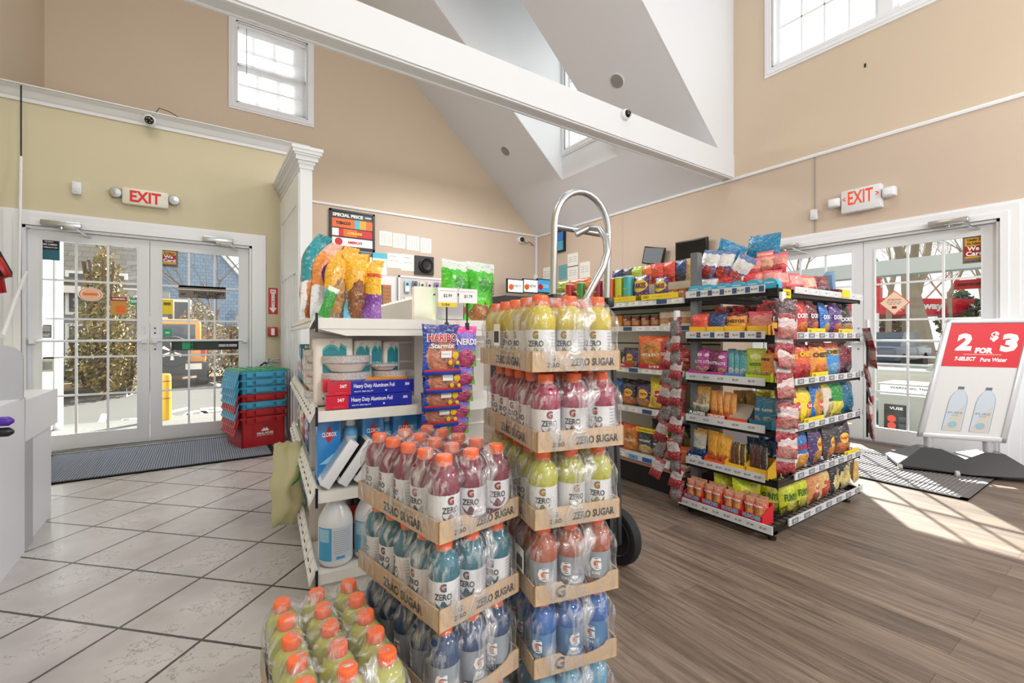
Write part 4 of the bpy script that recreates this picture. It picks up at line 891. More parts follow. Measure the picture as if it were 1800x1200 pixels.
for i, (u, kd, n, w, h) in enumerate([(.06, 'nvt', 'navy and silver peanut tube', .08, .17), (.15, 'yelt', 'yellow tube pouch', .07, .17), (.2, 'yelt', 'yellow tube pouch', .05, .165), (.24, 'yelt', 'yellow tube pouch', .07, .16), (.29, 'stick', 'yellow meat stick pack', .035, .13), (.32, 'stick', 'yellow meat stick pack', .035, .135), (.35, 'stick', 'yellow meat stick pack', .035, .13), (.41, 'stickb', 'pale blue meat stick pack', .035, .14), (.44, 'stickb', 'pale blue meat stick pack', .035, .14), (.475, 'stickb', 'pale blue meat stick pack', .035, .135)]):
    lay(r, u, .035, K_[kd], '%s, %s from the left on the fifth shelf, %s' % (n, ORD[i], SF), w*1.15, h*1.24, .028, dz=.006, turn=rnd.uniform(-.2, .2), roll=rnd.uniform(-.05, .05), name='snack_pouch', cat='pouch', group='pouches on the fifth shelf side')
for i in range(3): lay(r, .38+i*.065, .12, K_['blk'], 'blue and black jerky pouch behind the stick packs, %s from the left' % ORD[i], .1, .2, .04, turn=.2, name='snack_pouch', cat='pouch', group='jerky pouches behind the sticks')
r = Row(RX0-.08, RY1, PR[0]-.010, -PI/2, 0)
for i in range(4):
    u = .08+i*.125
    traybox(r, u, .005, .118, .12, .058, RC, 'red cracker box with blue lettering, %s from the left on the bottom shelf' % ORD[i], 'MUNCHIES', tm=mat('pale_blue_print', (90, 190, 225), .5))
    for j in range(2):
        lay(r, u-.027+j*.054, .045, K_['crack'], 'cracker pack, %s one in the %s red box from the left' % (['left', 'right'][j], ORD[i]), .06, .14, .045, dz=.006, name='cracker_pack', cat='cracker pack', group='cracker packs in the red boxes')
        lay(r, u-.027+j*.054, .085, K_['crack'], 'cracker pack behind the %s one in the %s red box from the left' % (['left', 'right'][j], ORD[i]), .06, .145, .045, dz=.006, name='cracker_pack', cat='cracker pack', group='cracker packs in the red boxes')
# top shelf
r = srow(5); CY = mat('cyan_card', (60, 170, 205), .45)
for i in range(6):
    b = MB(); n = 12; R_ = .046
    b.prism([(R_*math.cos(PI*k/n), .028+R_*math.sin(PI*k/n)*.8) for k in range(n+1)]+[(-R_, 0), (R_, 0)], 0, .05, CY)
    c = b; c.text('tropical', .05, .012, WINK, y=-.0006, z=.04); 
    tag(c.build('round_top_box', None, r.p(.04+i*.094, .01, .004), r.rz), 'cyan round-topped candy box, %s from the left along the rack top' % ORD[i], 'candy box', 'cyan candy boxes on the rack top')
SD = ['white', 'white', 'white', 'white', 'white', 'white']
for i, (u, d, dz, w, h, kd, ro) in enumerate([(.05, .1, .12, .14, .19, 'white', .2), (.14, .12, .10, .15, .2, 'white', .1), (.24, .1, .07, .15, .18, 'white', .5), (.1, .09, .0, .13, .13, 'white', 0), (.2, .08, .0, .13, .12, 'candyr', 0), (.3, .08, .02, .13, .13, 'white', .4)]):
    lay(r, u, d, K_[kd], '%s candy bag, %s of the heap at the rack top left' % ('white and red' if kd == 'white' else 'red', ORD[i]), w, h, .05, dz=dz+.006, turn=rnd.uniform(-.4, .4), lean=-.3, roll=ro, name='candy_bag', cat='candy bag', group='candy bags heaped on the rack top')
for i, u in enumerate((.27, .33, .38)): lay(r, u+.03, .22, K_['cyanb'], 'bright blue pouch standing high on the rack top, %s of three from the left' % ORD[i], .13, .2, .04, dz=.16, roll=.25-.1*i, turn=-.2, name='snack_pouch', cat='pouch')
lay(r, .12, .2, K_['cyanb'], 'bright blue pouch lying over the white candy bags', .2, .17, .04, dz=.19, roll=.5, name='snack_pouch', cat='pouch')
i = 0
for u, d, dz, kd in [(.36, .08, 0, 'candyr'), (.42, .09, .0, 'pinkc'), (.49, .08, 0, 'pinkc'), (.37, .12, .09, 'pinkc'), (.44, .13, .1, 'peach'), (.5, .13, .1, 'pinkc'), (.40, .16, .13, 'peach')]:
    lay(r, u, d, K_[kd], '%s candy bag above the cyan boxes at the rack corner, %s of the pile' % ({'candyr': 'red', 'pinkc': 'pink', 'peach': 'peach'}[kd], ORD[i]), .1, .12, .05, dz=dz+.006, turn=rnd.uniform(-.3, .3), lean=-.2, name='candy_bag', cat='candy bag', group='candy bags at the rack corner'); i += 1
r = frow(5)
for i, (u, kd) in enumerate([(.2, 'pinkc'), (.3, 'peach'), (.39, 'pinkc'), (.48, 'candyr'), (.57, 'peach'), (.66, 'pinkc'), (.75, 'maroon'), (.85, 'tanb')]):
    lay(r, u, .07+.03*(i % 2), K_[kd], '%s along the top shelf front of the chip rack, %s from the left' % ({'pinkc': 'pink candy bag', 'peach': 'peach candy bag', 'candyr': 'red candy bag', 'maroon': 'maroon bag', 'tanb': 'tan bag'}[kd], ORD[i]), .12, .11+.04*rnd.random(), .055, turn=rnd.uniform(-.4, .4), lean=-.15, name='candy_bag', cat='candy bag', group='candy bags along the rack top front')
b = MB(); b.rbox(-.05, .05, 0, .05, 0, .15, .003, mat('slate_blue_box', (110, 150, 185), .5)); tag(b.build('candy_box', None, r.p(.96, .08, .03), rot=(0, -.35, .2)), 'slate blue box leaning on the right end of the rack top', 'candy box')
b = MB(); b.rbox(-.07, .07, 0, .1, 0, .05, .003, mat('maroon_box', (110, 30, 44), .5)); tag(b.build('candy_box', None, r.p(.93, .02, .004)), 'low maroon box at the right end of the rack top', 'candy box')
card('price_card', 'yellow card clipped to the right end of the top shelf', 'price card', r.p(.86, -.02, .02), 0, .12, .05, YEL)
card('price_card', 'small yellow price card at the corner of the top shelf', 'price card', r.p(.08, -.012, -.02), 0, .09, .05, YEL, [('2/$3', .06, .025, INK, 0, 0)])
# clip strips of jerky
def clipstrip(name, label, top, bot, n, kinds, w, h, rz, desc, lean=0):
    t = thing(name, label, 'clip strip', top, 0); b = MB(); q = Vector(bot)-Vector(top); b.cyl((0, 0, 0), q, .006, BLACK, 6); b.build('hanging_strip', t)
    b = MB(); b.box(-.02, .02, -.008, .008, -.01, .05, WHITE); b.build('hook_tag', t)
    for i in range(n):
        f = (i+.5)/n; p = Vector(top).lerp(Vector(bot), f); d = Vector((math.sin(rz), -math.cos(rz), 0))*(.02+.012*(i % 2))
        kd = kinds[i % len(kinds)]
        bag('hanging_pouch', 'pouch', '%s, %s from the top' % (desc, ORD[i]), tuple(p+d-Vector((0, 0, h*.6))), rz+rnd.uniform(-.25, .25), w, h, .028, *K_[kd], group=desc, seed=rnd.randint(0, 999), lean=rnd.uniform(-.25, -.1), roll=rnd.uniform(-.1, .1)+lean)
c = at(1190, 560, d=2.82); e = at(1186, 880, d=2.78)
clipstrip('clip_strip', 'black strip of red jerky packs hanging left of the chip rack', tuple(c), (c.x, c.y, e.z+.03), 13, ['jerky', 'jerkyw'], .085, .13, -PI/2, 'jerky pack on the strip left of the chip rack')
c = at(1196, 590, d=2.95); clipstrip('clip_strip', 'second strip of red jerky packs slanting behind the first', tuple(at(1180, 580, d=3.0)), tuple(at(1150, 830, d=2.95)), 8, ['jerky', 'jerkyw'], .08, .13, -PI/2+.3, 'jerky pack on the slanted strip', lean=.3)
c = at(1375, 530, d=2.5); e = at(1372, 830, d=2.44)
clipstrip('clip_strip', 'strip of pink and silver jerky packs at the front corner of the chip rack', (RX0-.02, RY0-.035, c.z+.0), (RX0-.02, RY0-.035, e.z+.04), 11, ['dcorn', 'jerkp', 'jerkyw', 'jerkp', 'jerkyw', 'jerkp'], .12, .135, -.35, 'jerky pack on the corner strip of the chip rack', lean=.12)
clipstrip('clip_strip', 'strip of silver and red packs hanging at the right end of the chip rack', (RX1+.05, RY0-.03, 1.18), (RX1+.05, RY0-.03, .42), 6, ['jerkyw', 'jerkp', 'jerky'], .12, .15, .5, 'jerky pack on the right end strip')
# ------------------------------------------------------------------ long white gondola behind the rack (faces -x)
GX, GY0, GY1 = 2.68, 1.86, 3.75
t = thing('snack_gondola', 'long cream gondola of chips and canned snacks with black kick plate', 'store shelving', (GX, GY1, 0), -PI/2)
GL = GY1-GY0; CREAM = mat('cream_shelf', (226, 220, 206), .45); PINKM = mat('copper_strip', (190, 140, 128), .4)
GZ = [.235, .585, .88, 1.19, 1.375]
b = MB(); b.box(0, GL, .42, .45, 0, 1.52, CREAM)
for z in (.5, .8, 1.05, 1.3): b.box(0, GL, .412, .42, z, z+.012, DGREY)
b.build('back_panel', t)
b = MB(); b.box(0, GL, .05, .42, 0, .17, BLACK); b.build('kick_plate', t)
b = MB(); b.box(0, GL, .0, .45, .17, .195, PINKM); b.build('base_strip', t)
for k, z in enumerate(GZ):
    d0 = 0 if k != 3 else .08
    b = MB(); b.box(0, GL, d0, .42, z-.03, z-.006, CREAM if k != 4 else DGREY); so = b.build('shelf_board', t)
    r = MB(); r.box(0, GL, d0-.012, d0, z-.036, z+.004, TILEW); 
    for i in range(15):
        x = .03+i*GL/15; m = [PAPER, NAVY, WINK, WINK][(i+k) % 4] if k else [BLUEP, WINK, mat('sky_tag', (90, 170, 225), .5)][i % 3]
        r.box(x, x+.085, d0-.014, d0-.012, z-.031, z-.001, m); r.text('2.49', .03, .011, INK, x=x+.04, z=z-.016, y=d0-.0145, bold=0)
    r.build('price_rail', so)
b = MB(); b.box(0, GL, .22, .42, 1.50, 1.515, CREAM); b.box(0, GL, .215, .22, 1.44, 1.52, CREAM); b.build('shelf_board', t)
def grow(k, z=None): return Row(GX, GY1, (GZ[k] if z is None else z)-.004, -PI/2, k)
def gy(px, X=GX+.06):     # shelf coordinate of an image column
    return GY1-at(px, 590, X=X).y
def can(row, u, d, r_, h, m, label, name='snack_can', cat='can', lid=None, group=None, stripe=None, dz=.001):
    t = thing(name, label, cat, row.p(u, d, dz), row.rz, group); b = MB(); b.lathe([(r_, 0), (r_, h)], m, 20)
    if stripe == 'face':
        b.text('Pringles', r_*1.1, h*.07, YEL, y=-r_-.0025, z=h*.55); b.box(-r_*.6, r_*.6, -r_*.93, -r_*.8, h*.2, h*.34, ORP)
    elif stripe == 'wrap':
        b.lathe([(r_+.0006, h*.2), (r_+.0006, h*.62)], mat('dip_wrap', (210, 150, 110), .4, var=.5, vscale=70), 20); b.text('DIP', r_, h*.16, WINK, y=-r_-.002, z=h*.7)
    b.build('can_body', t); b = MB(); b.lathe([(r_+.0015, h), (r_+.0015, h+.006), (r_*.95, h+.007), (0, h+.007)], lid or WHITE, 20); b.build('lid', t); return t
r = grow(4)
PC = [('red', (190, 30, 36), 1000), ('green', (70, 140, 60), 1020), ('golden', (235, 160, 40), 1040), ('maroon', (140, 24, 60), 1050), ('orange', (225, 100, 30), 1073), ('yellow-green', (190, 200, 60), 1088), ('teal', (60, 170, 170), 1103)]
for i, (n, c, px) in enumerate(PC):
    can(r, gy(px), .07, .038, .205, mat('can_'+n, c, .35, coat=.3), '%s stacked-chip can, %s from the left on the gondola\'s upper shelf' % (n, ORD[i]), stripe='face', group='stacked-chip cans')
can(r, gy(1112, GX+.16), .16, .038, .2, mat('can_dpurple', (60, 30, 80), .35), 'dark purple stacked-chip can half hidden behind the teal one', stripe='face')
for i, (px, n) in enumerate(((1125, 'left'), (1160, 'right'))):
    lay(r, gy(px), .08, K_['takis'], 'purple and yellow rolled chip bag, %s of two on the gondola\'s upper shelf' % n, .17 if i == 0 else .13, .2-.03*i, .06, turn=-.15)
for i, px in enumerate((1185, 1203, 1222, 1240)):
    can(r, gy(px), .07, .042, .07, mat('dip_tin', (170, 110, 80), .4), 'small brown dip tin, %s from the left at the right end of the upper shelf' % ORD[i], stripe='wrap', lid=mat('tan_lid', (200, 150, 110), .4), group='dip tins')
for i, px in enumerate((1150, 1168)):
    can(r, gy(px), .03, .045, .035, mat('green_tub', (90, 160, 80), .4), 'squat green tub before the rolled chip bags, %s one' % ['left', 'right'][i], name='dip_tub', cat='tub', lid=mat('green_lid', (110, 180, 100), .4))
for i, (px, c, n) in enumerate(((988, 'green', (60, 170, 110)), (1008, 'orange', (240, 140, 80)), (1026, 'orange', (240, 140, 80)))):
    lay(grow(4), gy(px, GX+.25), .24, K_['lime'] if c == 'green' else K_['orange'], '%s crumpled bag on top at the far end of the gondola, %s of three' % (c, ORD[i]), .16, .12, .06, dz=.17, lean=-.3)
for i in range(5): lay(grow(4), gy(975+i*8), .1, K_['dcorn'], 'dark snack bag at the far end of the upper shelf, %s' % ORD[i], .1, .14, .05, group='dark snack bags at the far end')
for (p0, p1, txt, n) in ((1075, 1130, '', 'left'), (1140, 1205, '2/$3', 'right')):
    w = gy(p1)-gy(p0); b = MB(); b.box(-w/2, w/2, -.001, .001, 0, .038, YEL)
    if txt: b.text(txt, .05, .022, INK, x=-w/2+.04, z=.019, y=-.0014)
    b.text('Pringles 2 for', w*.5, .012, mat('gold_ink', (190, 140, 20), .5), x=.02, z=.019, y=-.0014, bold=0)
    tag(b.build('shelf_sign', None, grow(4).p((gy(p0)+gy(p1))/2, -.02, .008), -PI/2), 'yellow price strip on the gondola\'s upper shelf, %s one' % n, 'sign', 'yellow strips on the gondola')
r0 = Row(GX, GY1, 1.517, -PI/2, 9)
for i, (px, kd, n) in enumerate([(1087, 'navy', 'dark blue'), (1105, 'smartg', 'black and grey'), (1122, 'lime', 'lime green'), (1141, 'orange', 'orange'), (1158, 'redor', 'red-orange'), (1178, 'redor', 'red-orange'), (1199, 'navy', 'navy'), (1222, 'tanb', 'tan')]):
    lay(r0, gy(px, GX+.28), .27, K_[kd], '%s snack bag, %s from the left on the gondola\'s very top' % (n, ORD[i]), .13, .165, .05, turn=rnd.uniform(-.2, .2), group='snack bags on the gondola top')
r = grow(3)
for i, px in enumerate((1078, 1092)): can(r, gy(px, GX+.14), .13, .036, .09, mat('orange_tin', (230, 150, 50), .35), 'orange cheese dip jar, %s of two on the gondola\'s second shelf' % ORD[i], name='dip_jar', cat='jar', stripe=None, lid=mat('orange_lid', (225, 120, 50), .4))
for i, px in enumerate((1106, 1121, 1138, 1155)): can(r, gy(px, GX+.14), .13, .036, .085, mat('bean_tin', (150, 60, 50), .4), 'brown bean dip tin with green lid, %s from the left on the second shelf' % ORD[i], stripe='wrap', lid=mat('green_lid', (110, 180, 100), .4), group='bean dip tins')
for i, px in enumerate((1174, 1192, 1210)): can(r, gy(px, GX+.14), .13, .05, .1, mat('noodle_cup', (236, 224, 205), .5), 'white and orange noodle cup, %s from the left on the second shelf' % ORD[i], name='noodle_cup', cat='cup', stripe='wrap', lid=mat('tan_lid', (200, 150, 110), .4), group='noodle cups')
r = grow(2)
for i, px in enumerate((1083, 1089, 1095, 1101)): lay(r, gy(px), .08, K_['smart'], 'black foil bag on the gondola\'s third shelf, %s from the left' % ORD[i], .12, .13, .03, turn=1.0, group='black bags on the third shelf')
lay(r, gy(1110), .06, K_['laypurp'], 'purple and pink chip bag beside the black bags on the third shelf', .14, .15, .05)
lay(r, gy(1142), .1, K_['bigorange'], 'large orange spicy chip bag on the gondola\'s third shelf', .24, .24, .09, turn=.2)
for i, px in enumerate((1172, 1180, 1192)): lay(r, gy(px), .1, K_['dorred'], 'red spicy bag right of the large orange one, %s from the left' % ORD[i], .15, .2-.03*i, .06, turn=.2, group='red bags on the third shelf')
for (p0, p1, n) in ((1086, 1120, 'left'), (1135, 1190, 'right')):
    w = gy(p1)-gy(p0); b = MB(); b.box(-w/2, w/2, -.001, .001, 0, .032, RED); b.text('2/$3' if n == 'right' else 'Hot & Spicy', min(.09, w*.7), .018, WINK, z=.016, y=-.0014)
    tag(b.build('shelf_sign', None, r.p((gy(p0)+gy(p1))/2, -.02, .008), -PI/2), 'red sign strip on the gondola\'s third shelf, %s one' % n, 'sign', 'red strips on the gondola')
r = grow(1)
for i, (px, kd, n, w) in enumerate([(1078, 'layblue', 'blue', .15), (1102, 'layblk', 'dark', .16), (1130, 'laypurp', 'purple', .19), (1158, 'layyel', 'yellow', .2), (1183, 'pinkc', 'pink', .14)]):
    lay(r, gy(px), .09, K_[kd], '%s potato chip bag, %s from the left on the gondola\'s fourth shelf' % (n, ORD[i]), w, .235 if kd == 'layyel' else .2, .09, turn=rnd.uniform(-.1, .3), roll=.08)
r = grow(0)
for i, (px, kd, n, w, h) in enumerate([(1080, 'redor', 'orange and red', .15, .2), (1107, 'bigorange', 'orange and red', .16, .2), (1133, 'smartg', 'grey popcorn', .15, .19), (1158, 'smartg', 'grey popcorn', .15, .18), (1182, 'smartg', 'grey popcorn', .14, .18), (1203, 'orange', 'crumpled orange', .13, .12)]):
    lay(r, gy(px), .09, K_[kd], '%s bag, %s from the left on the gondola\'s bottom shelf' % (n, ORD[i]), w, h, .08, turn=.15)
    if kd == 'smartg': lay(r, gy(px), .24, K_['smart'], 'black popcorn bag behind a grey one, %s on the bottom gondola shelf' % ORD[i], .15, .24, .07)
w = .28; b = MB(); b.box(-w/2, w/2, -.001, .001, 0, .035, YEL); b.text('Smartfood Smartfood', w*.9, .018, INK, z=.018, y=-.0014, bold=.01)
tag(b.build('shelf_sign', None, r.p(gy(1150), .03, .175), -PI/2), 'yellow strip sign across the grey popcorn bags', 'sign')
# ------------------------------------------------------------------ white gondola on the left with its end shelves
O = Vector((.398, 2.013, 0)); GR = -.1045
t = thing('household_gondola', 'white metal gondola of household goods behind the drinks cases', 'store shelving', tuple(O), GR)
def gl(u, v, z=0):
    return (O.x+u*math.cos(GR)-v*math.sin(GR), O.y+u*math.sin(GR)+v*math.cos(GR), z)
GWU, GLV = .92, 1.69
HZ = [.13, .469, .806, 1.195]
PEG = mat('white_back_panel', (212, 206, 198), .18, coat=.5)
b = MB(); b.box(.55, .57, .36, GLV, 0, 1.33, PEG)
for i in range(16): v = .4+i*.08; b.box(.545, .575, v, v+.008, 1.33, 1.345, WINK)
b.build('back_panel', t)
b = MB(); b.box(.0, GWU, .345, .36, 0, 1.19, PEG)
for z in (.62, .98, 1.08): b.box(.02, GWU, .34, .345, z, z+.01, WINK)
b.build('end_panel', t)
b = MB(); b.box(.50, .62, .30, .345, 0, 1.38, SHELFW); b.box(.53, .66, .02, .05, 1.20, 1.35, mat('pale_panel', (205, 207, 212), .4)); b.build('post', t)
for k, z in enumerate(HZ):
    b = MB(); b.box(0, GWU, 0, GLV, z-.012, z, SHELFW); b.box(.0, GWU, -.004, 0, z-.045, z, SHELFW)
    if k: b.prism([(0, z-.045), (GWU, z-.045), (GWU-.12, z-.075), (.12, z-.075)], .0, .34, SHELFW) if k == 3 else None
    if k == 0: b.box(.02, GWU-.02, .03, GLV, 0, z-.012, SHELFW)
    so = b.build('shelf_board', t)
    if k:   # slanted price rail on the left edge
        r = MB(); M = Matrix.Translation((0, 0, z-.006)) @ Matrix.Rotation(.45, 4, 'Y')
    else: r = MB(); M = Matrix.Translation((0, 0, z+.0)) @ Matrix.Rotation(.45, 4, 'Y')
    r.box(-.012, -.008, -.01, GLV, -.045, .025, TILEW, M)
    for i in range(16): v = .02+i*GLV/16; r.box(-.0135, -.012, v, v+.09, -.038, .018, PAPER, M); r.box(-.0137, -.0135, v+.093, v+.096, -.04, .02, GREYP, M); r.box(-.0142, -.0136, v+.03, v+.07, -.02, -.012, INK, M)
    r.build('price_rail', so)
    r = MB(); r.box(-.006, .004, -.012, .0, z-.06, z+.02, BLACKM); r.build('rail_end_clip', so)
# pet food bags on the top shelf
def petbag(u, v, w, h, tt, base, name, label, lean=0, roll=0, turn=0, low=None, acc=None, top=None, food=None, txt=None, bend=0):
    m = bag_mat('pet_'+name, base, low=low, food=food, top=top, logo=acc, lz=.55, ls=(.3, .16), foodh=.6)
    x, y, z = gl(u, v, HZ[3]+.004); return bag('pet_food_bag', 'pet food bag', label, (x, y, z), GR+turn, w, h, tt, m, txt, 'pet food bags on the top shelf', seed=rnd.randint(0, 999), lean=lean, roll=roll, crimp=.08, bend=bend)
petbag(-.005, .22, .13, .40, .08, (20, 140, 150), 'teal', 'teal pet food bag leaning right, leftmost on the top shelf', roll=.06, turn=.7, low=(235, 235, 235), food=(226, 130, 60), bend=.07)
petbag(.035, .20, .12, .36, .08, (226, 140, 60), 'orange', 'white, orange and purple pet food bag, second from left on the top shelf', roll=.05, turn=.6, low=(230, 235, 240), acc=(96, 36, 140), top=(215, 170, 160), bend=.08)
petbag(.03, .05, .05, .14, .03, (40, 150, 50), 'greens', 'small green and white treat bag at the left corner of the top shelf', roll=.35, turn=.3, top=(225, 235, 225))
petbag(.085, .12, .12, .31, .08, (232, 172, 40), 'y1', 'golden pet food bag with folded top, third from left on the top shelf', roll=.04, turn=.5, low=(110, 195, 225), food=(190, 140, 80), bend=.06)
petbag(.13, .14, .11, .33, .08, (226, 160, 36), 'y2', 'golden brown pet food bag, fourth from left on the top shelf', roll=.03, turn=.4, low=(110, 195, 225), food=(120, 80, 50), bend=.03)
petbag(.18, .12, .12, .295, .09, (240, 176, 26), 'y3', 'yellow dog food bag with printed dogs, left of the kibble bag', roll=0, turn=.1, low=(110, 195, 225), food=(150, 90, 50))
petbag(.245, .10, .085, .27, .09, (242, 180, 30), 'y4', 'yellow kibble bag with red letters, rightmost golden bag on the top shelf', turn=.15, low=(120, 60, 150), txt=[T('KIBBLE', .8, .06, REDP, z=.72)], bend=.03)
for i, u in enumerate((.69, .83)):
    x, y, z = gl(u, .22, HZ[3]+.004); m = bag_mat('pet_green', (70, 190, 40), top=(215, 225, 215), low=(90, 200, 40), logo=(50, 150, 40), lz=.6, ls=(.2, .12), food=(170, 110, 60), foodh=.3)
    o = bag('pet_food_bag', 'pet food bag', 'bright green chicken cat food bag with folded white top, %s of the pair' % ['left', 'right'][i], (x, y, z), GR+.15-.1*i, .17, .32, .12, m, None, 'green cat food bags', seed=5+i, roll=.04, crimp=.08)
    c = MB(); M = Matrix.Rotation(PI/2, 4, 'Y'); c.text('CHICKEN ADULT', .14, .02, mat('dark_green_ink', (20, 60, 30), .5), M, x=-.14, z=.045, y=-.068); c.build('lettering', o)
# end shelf 1: paper towels, plates, bowls, foil
TPM = mat('wrap_white', (232, 224, 216), .3, coat=.4); TW = mat('teal_wave', (0, 128, 140), .35, coat=.3); TW2 = mat('teal_wave_light', (60, 180, 175), .35, coat=.3)
def tp(u, v, w, h, label, waves):
    t = thing('paper_towel_pack', label, 'paper pack', gl(u, v, HZ[2]+.004), GR, 'paper towel packs'); b = MB(); b.rbox(0, w, 0, .14, 0, h, .014, TPM, seg=3); b.build('plastic_wrap', t)
    b = MB()
    for x0, ww in waves:
        n = 16; top = [(x0+ww*k/n, h*.80+.02*math.sin(k/n*4.5)+(.03 if k > 11 else 0)) for k in range(n+1)]
        b.prism([(x0, .03)]+[(x, z+.012) for x, z in top]+[(x0+ww, .03)], -.0022, .0, TW2); b.prism([(x0, .028)]+top+[(x0+ww, .028)], -.003, .0, TW)
        b.text('ULTRA', min(ww, .085), .02, mat('pale_teal_print', (150, 215, 215), .5), x=x0+ww/2, z=h*.62, y=-.0034); b.text('24/7', .02, .012, GREYP, x=x0+ww*.4, z=h*.94, y=-.0005, bold=0)
    b.build('printed_waves', t)
tp(.0, .12, .165, .30, 'paper towel pack with teal ULTRA wave, leftmost of three', [(.035, .1)])
tp(.17, .14, .13, .29, 'paper towel pack with teal wave, middle of three', [(.01, .06), (.08, .045)])
tp(.305, .15, .08, .285, 'paper towel pack seen narrowly, rightmost of three', [(.02, .05)])
SPEC = mat('speckled_print', (190, 186, 184), .35, var=.85, vscale=160); BOWLW = mat('bowl_white', (226, 214, 208), .3, coat=.4)
def bowls(u, v, z, w, h, label, kind):
    t = thing('bowl_pack', label, 'bowl pack', gl(u, v, z), GR, 'packs of speckled bowls and plates'); M = Matrix.Translation((w/2, w/2*.8, 0)) @ Matrix.Diagonal((1, .8, 1, 1))
    b = MB(); b.lathe([(w*.3, 0), (w*.33, .004), (w*.46, h*.55)], BOWLW, 28, M); b.build('bowl_body', t)
    b = MB(); b.lathe([(w*.46, h*.5), (w*.5, h*.6), (w*.5, h*.97), (w*.47, h), (0, h*1.0)], SPEC, 28, M); b.build('speckled_rims', t)
z = HZ[2]
# left column of stacks (plates) and front bowls
for i in range(4): bowls(-.035, .16, z+.004+i*.062, .14, .06, 'speckled plate pack in the tall left stack, %s from the bottom' % ORD[i], 'p')
for i in range(3): bowls(.03, .035, z+.004+i*.075, .21, .072, 'speckled bowl pack in the middle stack, %s from the bottom' % ORD[i], 'b')
for i in range(2): bowls(.25, .075, z+.004+i*.075, .2, .072, 'speckled bowl pack in the right stack, %s from the bottom' % ORD[i], 'b')
bowls(.24, .075, z+.155, .13, .03, 'thin speckled plate pack lying on top of the right bowl stack', 'p')
FB = mat('foil_blue', (24, 40, 165), .25, coat=.4); FR = mat('foil_red', (205, 30, 60), .25, coat=.4); FO = mat('foil_orange', (240, 160, 50), .3)
def foil(u, v, z, label, turn, over=False):
    t = thing('foil_box', label, 'foil box', gl(u, v, z), GR+turn, 'aluminium foil boxes'); b = MB(); w, h, d = .365, .056, .056
    b.box(0, .09, 0, d, 0, h, FR); b.box(.09, w, 0, d, 0, h, FO if over else FB); b.build('carton', t)
    b = MB(); b.text('Heavy Duty Aluminum Foil', .175, .023, WINK, x=.19, z=.034, y=-.0008, bold=.015); b.text('50', .02, .012, WINK, x=.335, z=.036, y=-.0008, bold=.04); b.text('SQ FT 200 SQ FT', .08, .006, WINK, x=.145, z=.012, y=-.0008); b.text('24/7', .028, .014, WINK, x=.06, z=.038, y=-.0008, bold=.03); b.text('recyclable box', .045, .005, ORP, x=.05, z=.01, y=-.0008)
    b.cyl((.24, 0, .013), (.24, -.0008, .013), .004, WINK, 8); b.build('lettering', t)
foil(.035, .0, z+.003, 'red and blue heavy duty foil box, bottom one at the shelf edge', 0); foil(.045, .003, z+.061, 'red and blue heavy duty foil box, lying on top of another', 0)
foil(.03, .062, z+.07, 'red and orange foil box behind and above the two blue ones', 0, True)
# end shelf 2: wipes and leaning boxes
z = HZ[1]+.004; CBm = mat('wipes_blue', (40, 130, 200), .3, coat=.4); CBw = mat('wipes_pale', (150, 200, 230), .3); CRD = mat('wipes_navy', (20, 40, 110), .35)
def wipes(u, v, w, label, h=.285):
    t = thing('cleaner_box', label, 'cleaning product', gl(u, v, z), GR, 'blue cleaning product packs'); b = MB(); b.rbox(0, w, 0, .11, 0, h, .008, CBm); b.build('carton', t)
    b = MB(); b.prism([(.0+.01, h*.3), (w-.01, h*.5), (w-.01, h*.3)], -.0012, 0, CBw); b.box(.01, w-.01, -.001, 0, .01, h*.16, YEL); b.prism([(w*.3, h*.72), (w*.5, h*.62), (w*.7, h*.72), (w*.5, h*.88)], -.002, 0, REDP); b.text('CLOROX', w*.6, h*.07, WINK, x=w*.5, z=h*.75, y=-.003); b.build('printed_front', t)
def spray(u, v, label):
    t = thing('spray_can', label, 'cleaning product', gl(u, v, z), GR, 'spray cans'); b = MB(); b.lathe([(.033, 0), (.033, .22), (.02, .24)], mat('can_blue', (90, 160, 205), .3), 18); b.text('CLOROX', .04, .014, WINK, y=-.0345, z=.19); b.build('can_body', t)
    b = MB(); b.lathe([(.022, .24), (.022, .27), (0, .275)], WHITE, 14); b.build('lid', t)
wipes(.01, .1, .1, 'blue disinfecting wipes box, leftmost on the second end shelf'); wipes(.2, .1, .1, 'blue disinfecting wipes box in the middle of the second end shelf'); wipes(.34, .1, .12, 'blue disinfecting wipes box, rightmost on the second end shelf'); wipes(.47, .14, .12, 'blue cleaner box half behind the gummy candy bags')
spray(.155, .14, 'blue spray can left of the middle wipes box'); spray(.32, .16, 'blue spray can right of the middle wipes box')
WB = mat('white_carton', (226, 228, 232), .5)
for i, (u, rl) in enumerate(((.03, .60), (.10, .62), (.165, .64))):
    b = MB(); b.rbox(-.022, .022, 0, .15, 0, .215, .003, WB); b.box(-.0235, -.0215, .01, .14, .02, .2, INK if i else mat('pale_blue_box', (150, 185, 215), .5))
    tag(b.build('leaning_box', None, gl(u, .0, z+.013), rot=(0, rl, GR)), 'white carton leaning to the right, %s of three on the second end shelf' % ['left', 'middle', 'right'][i], 'box', 'leaning white cartons')
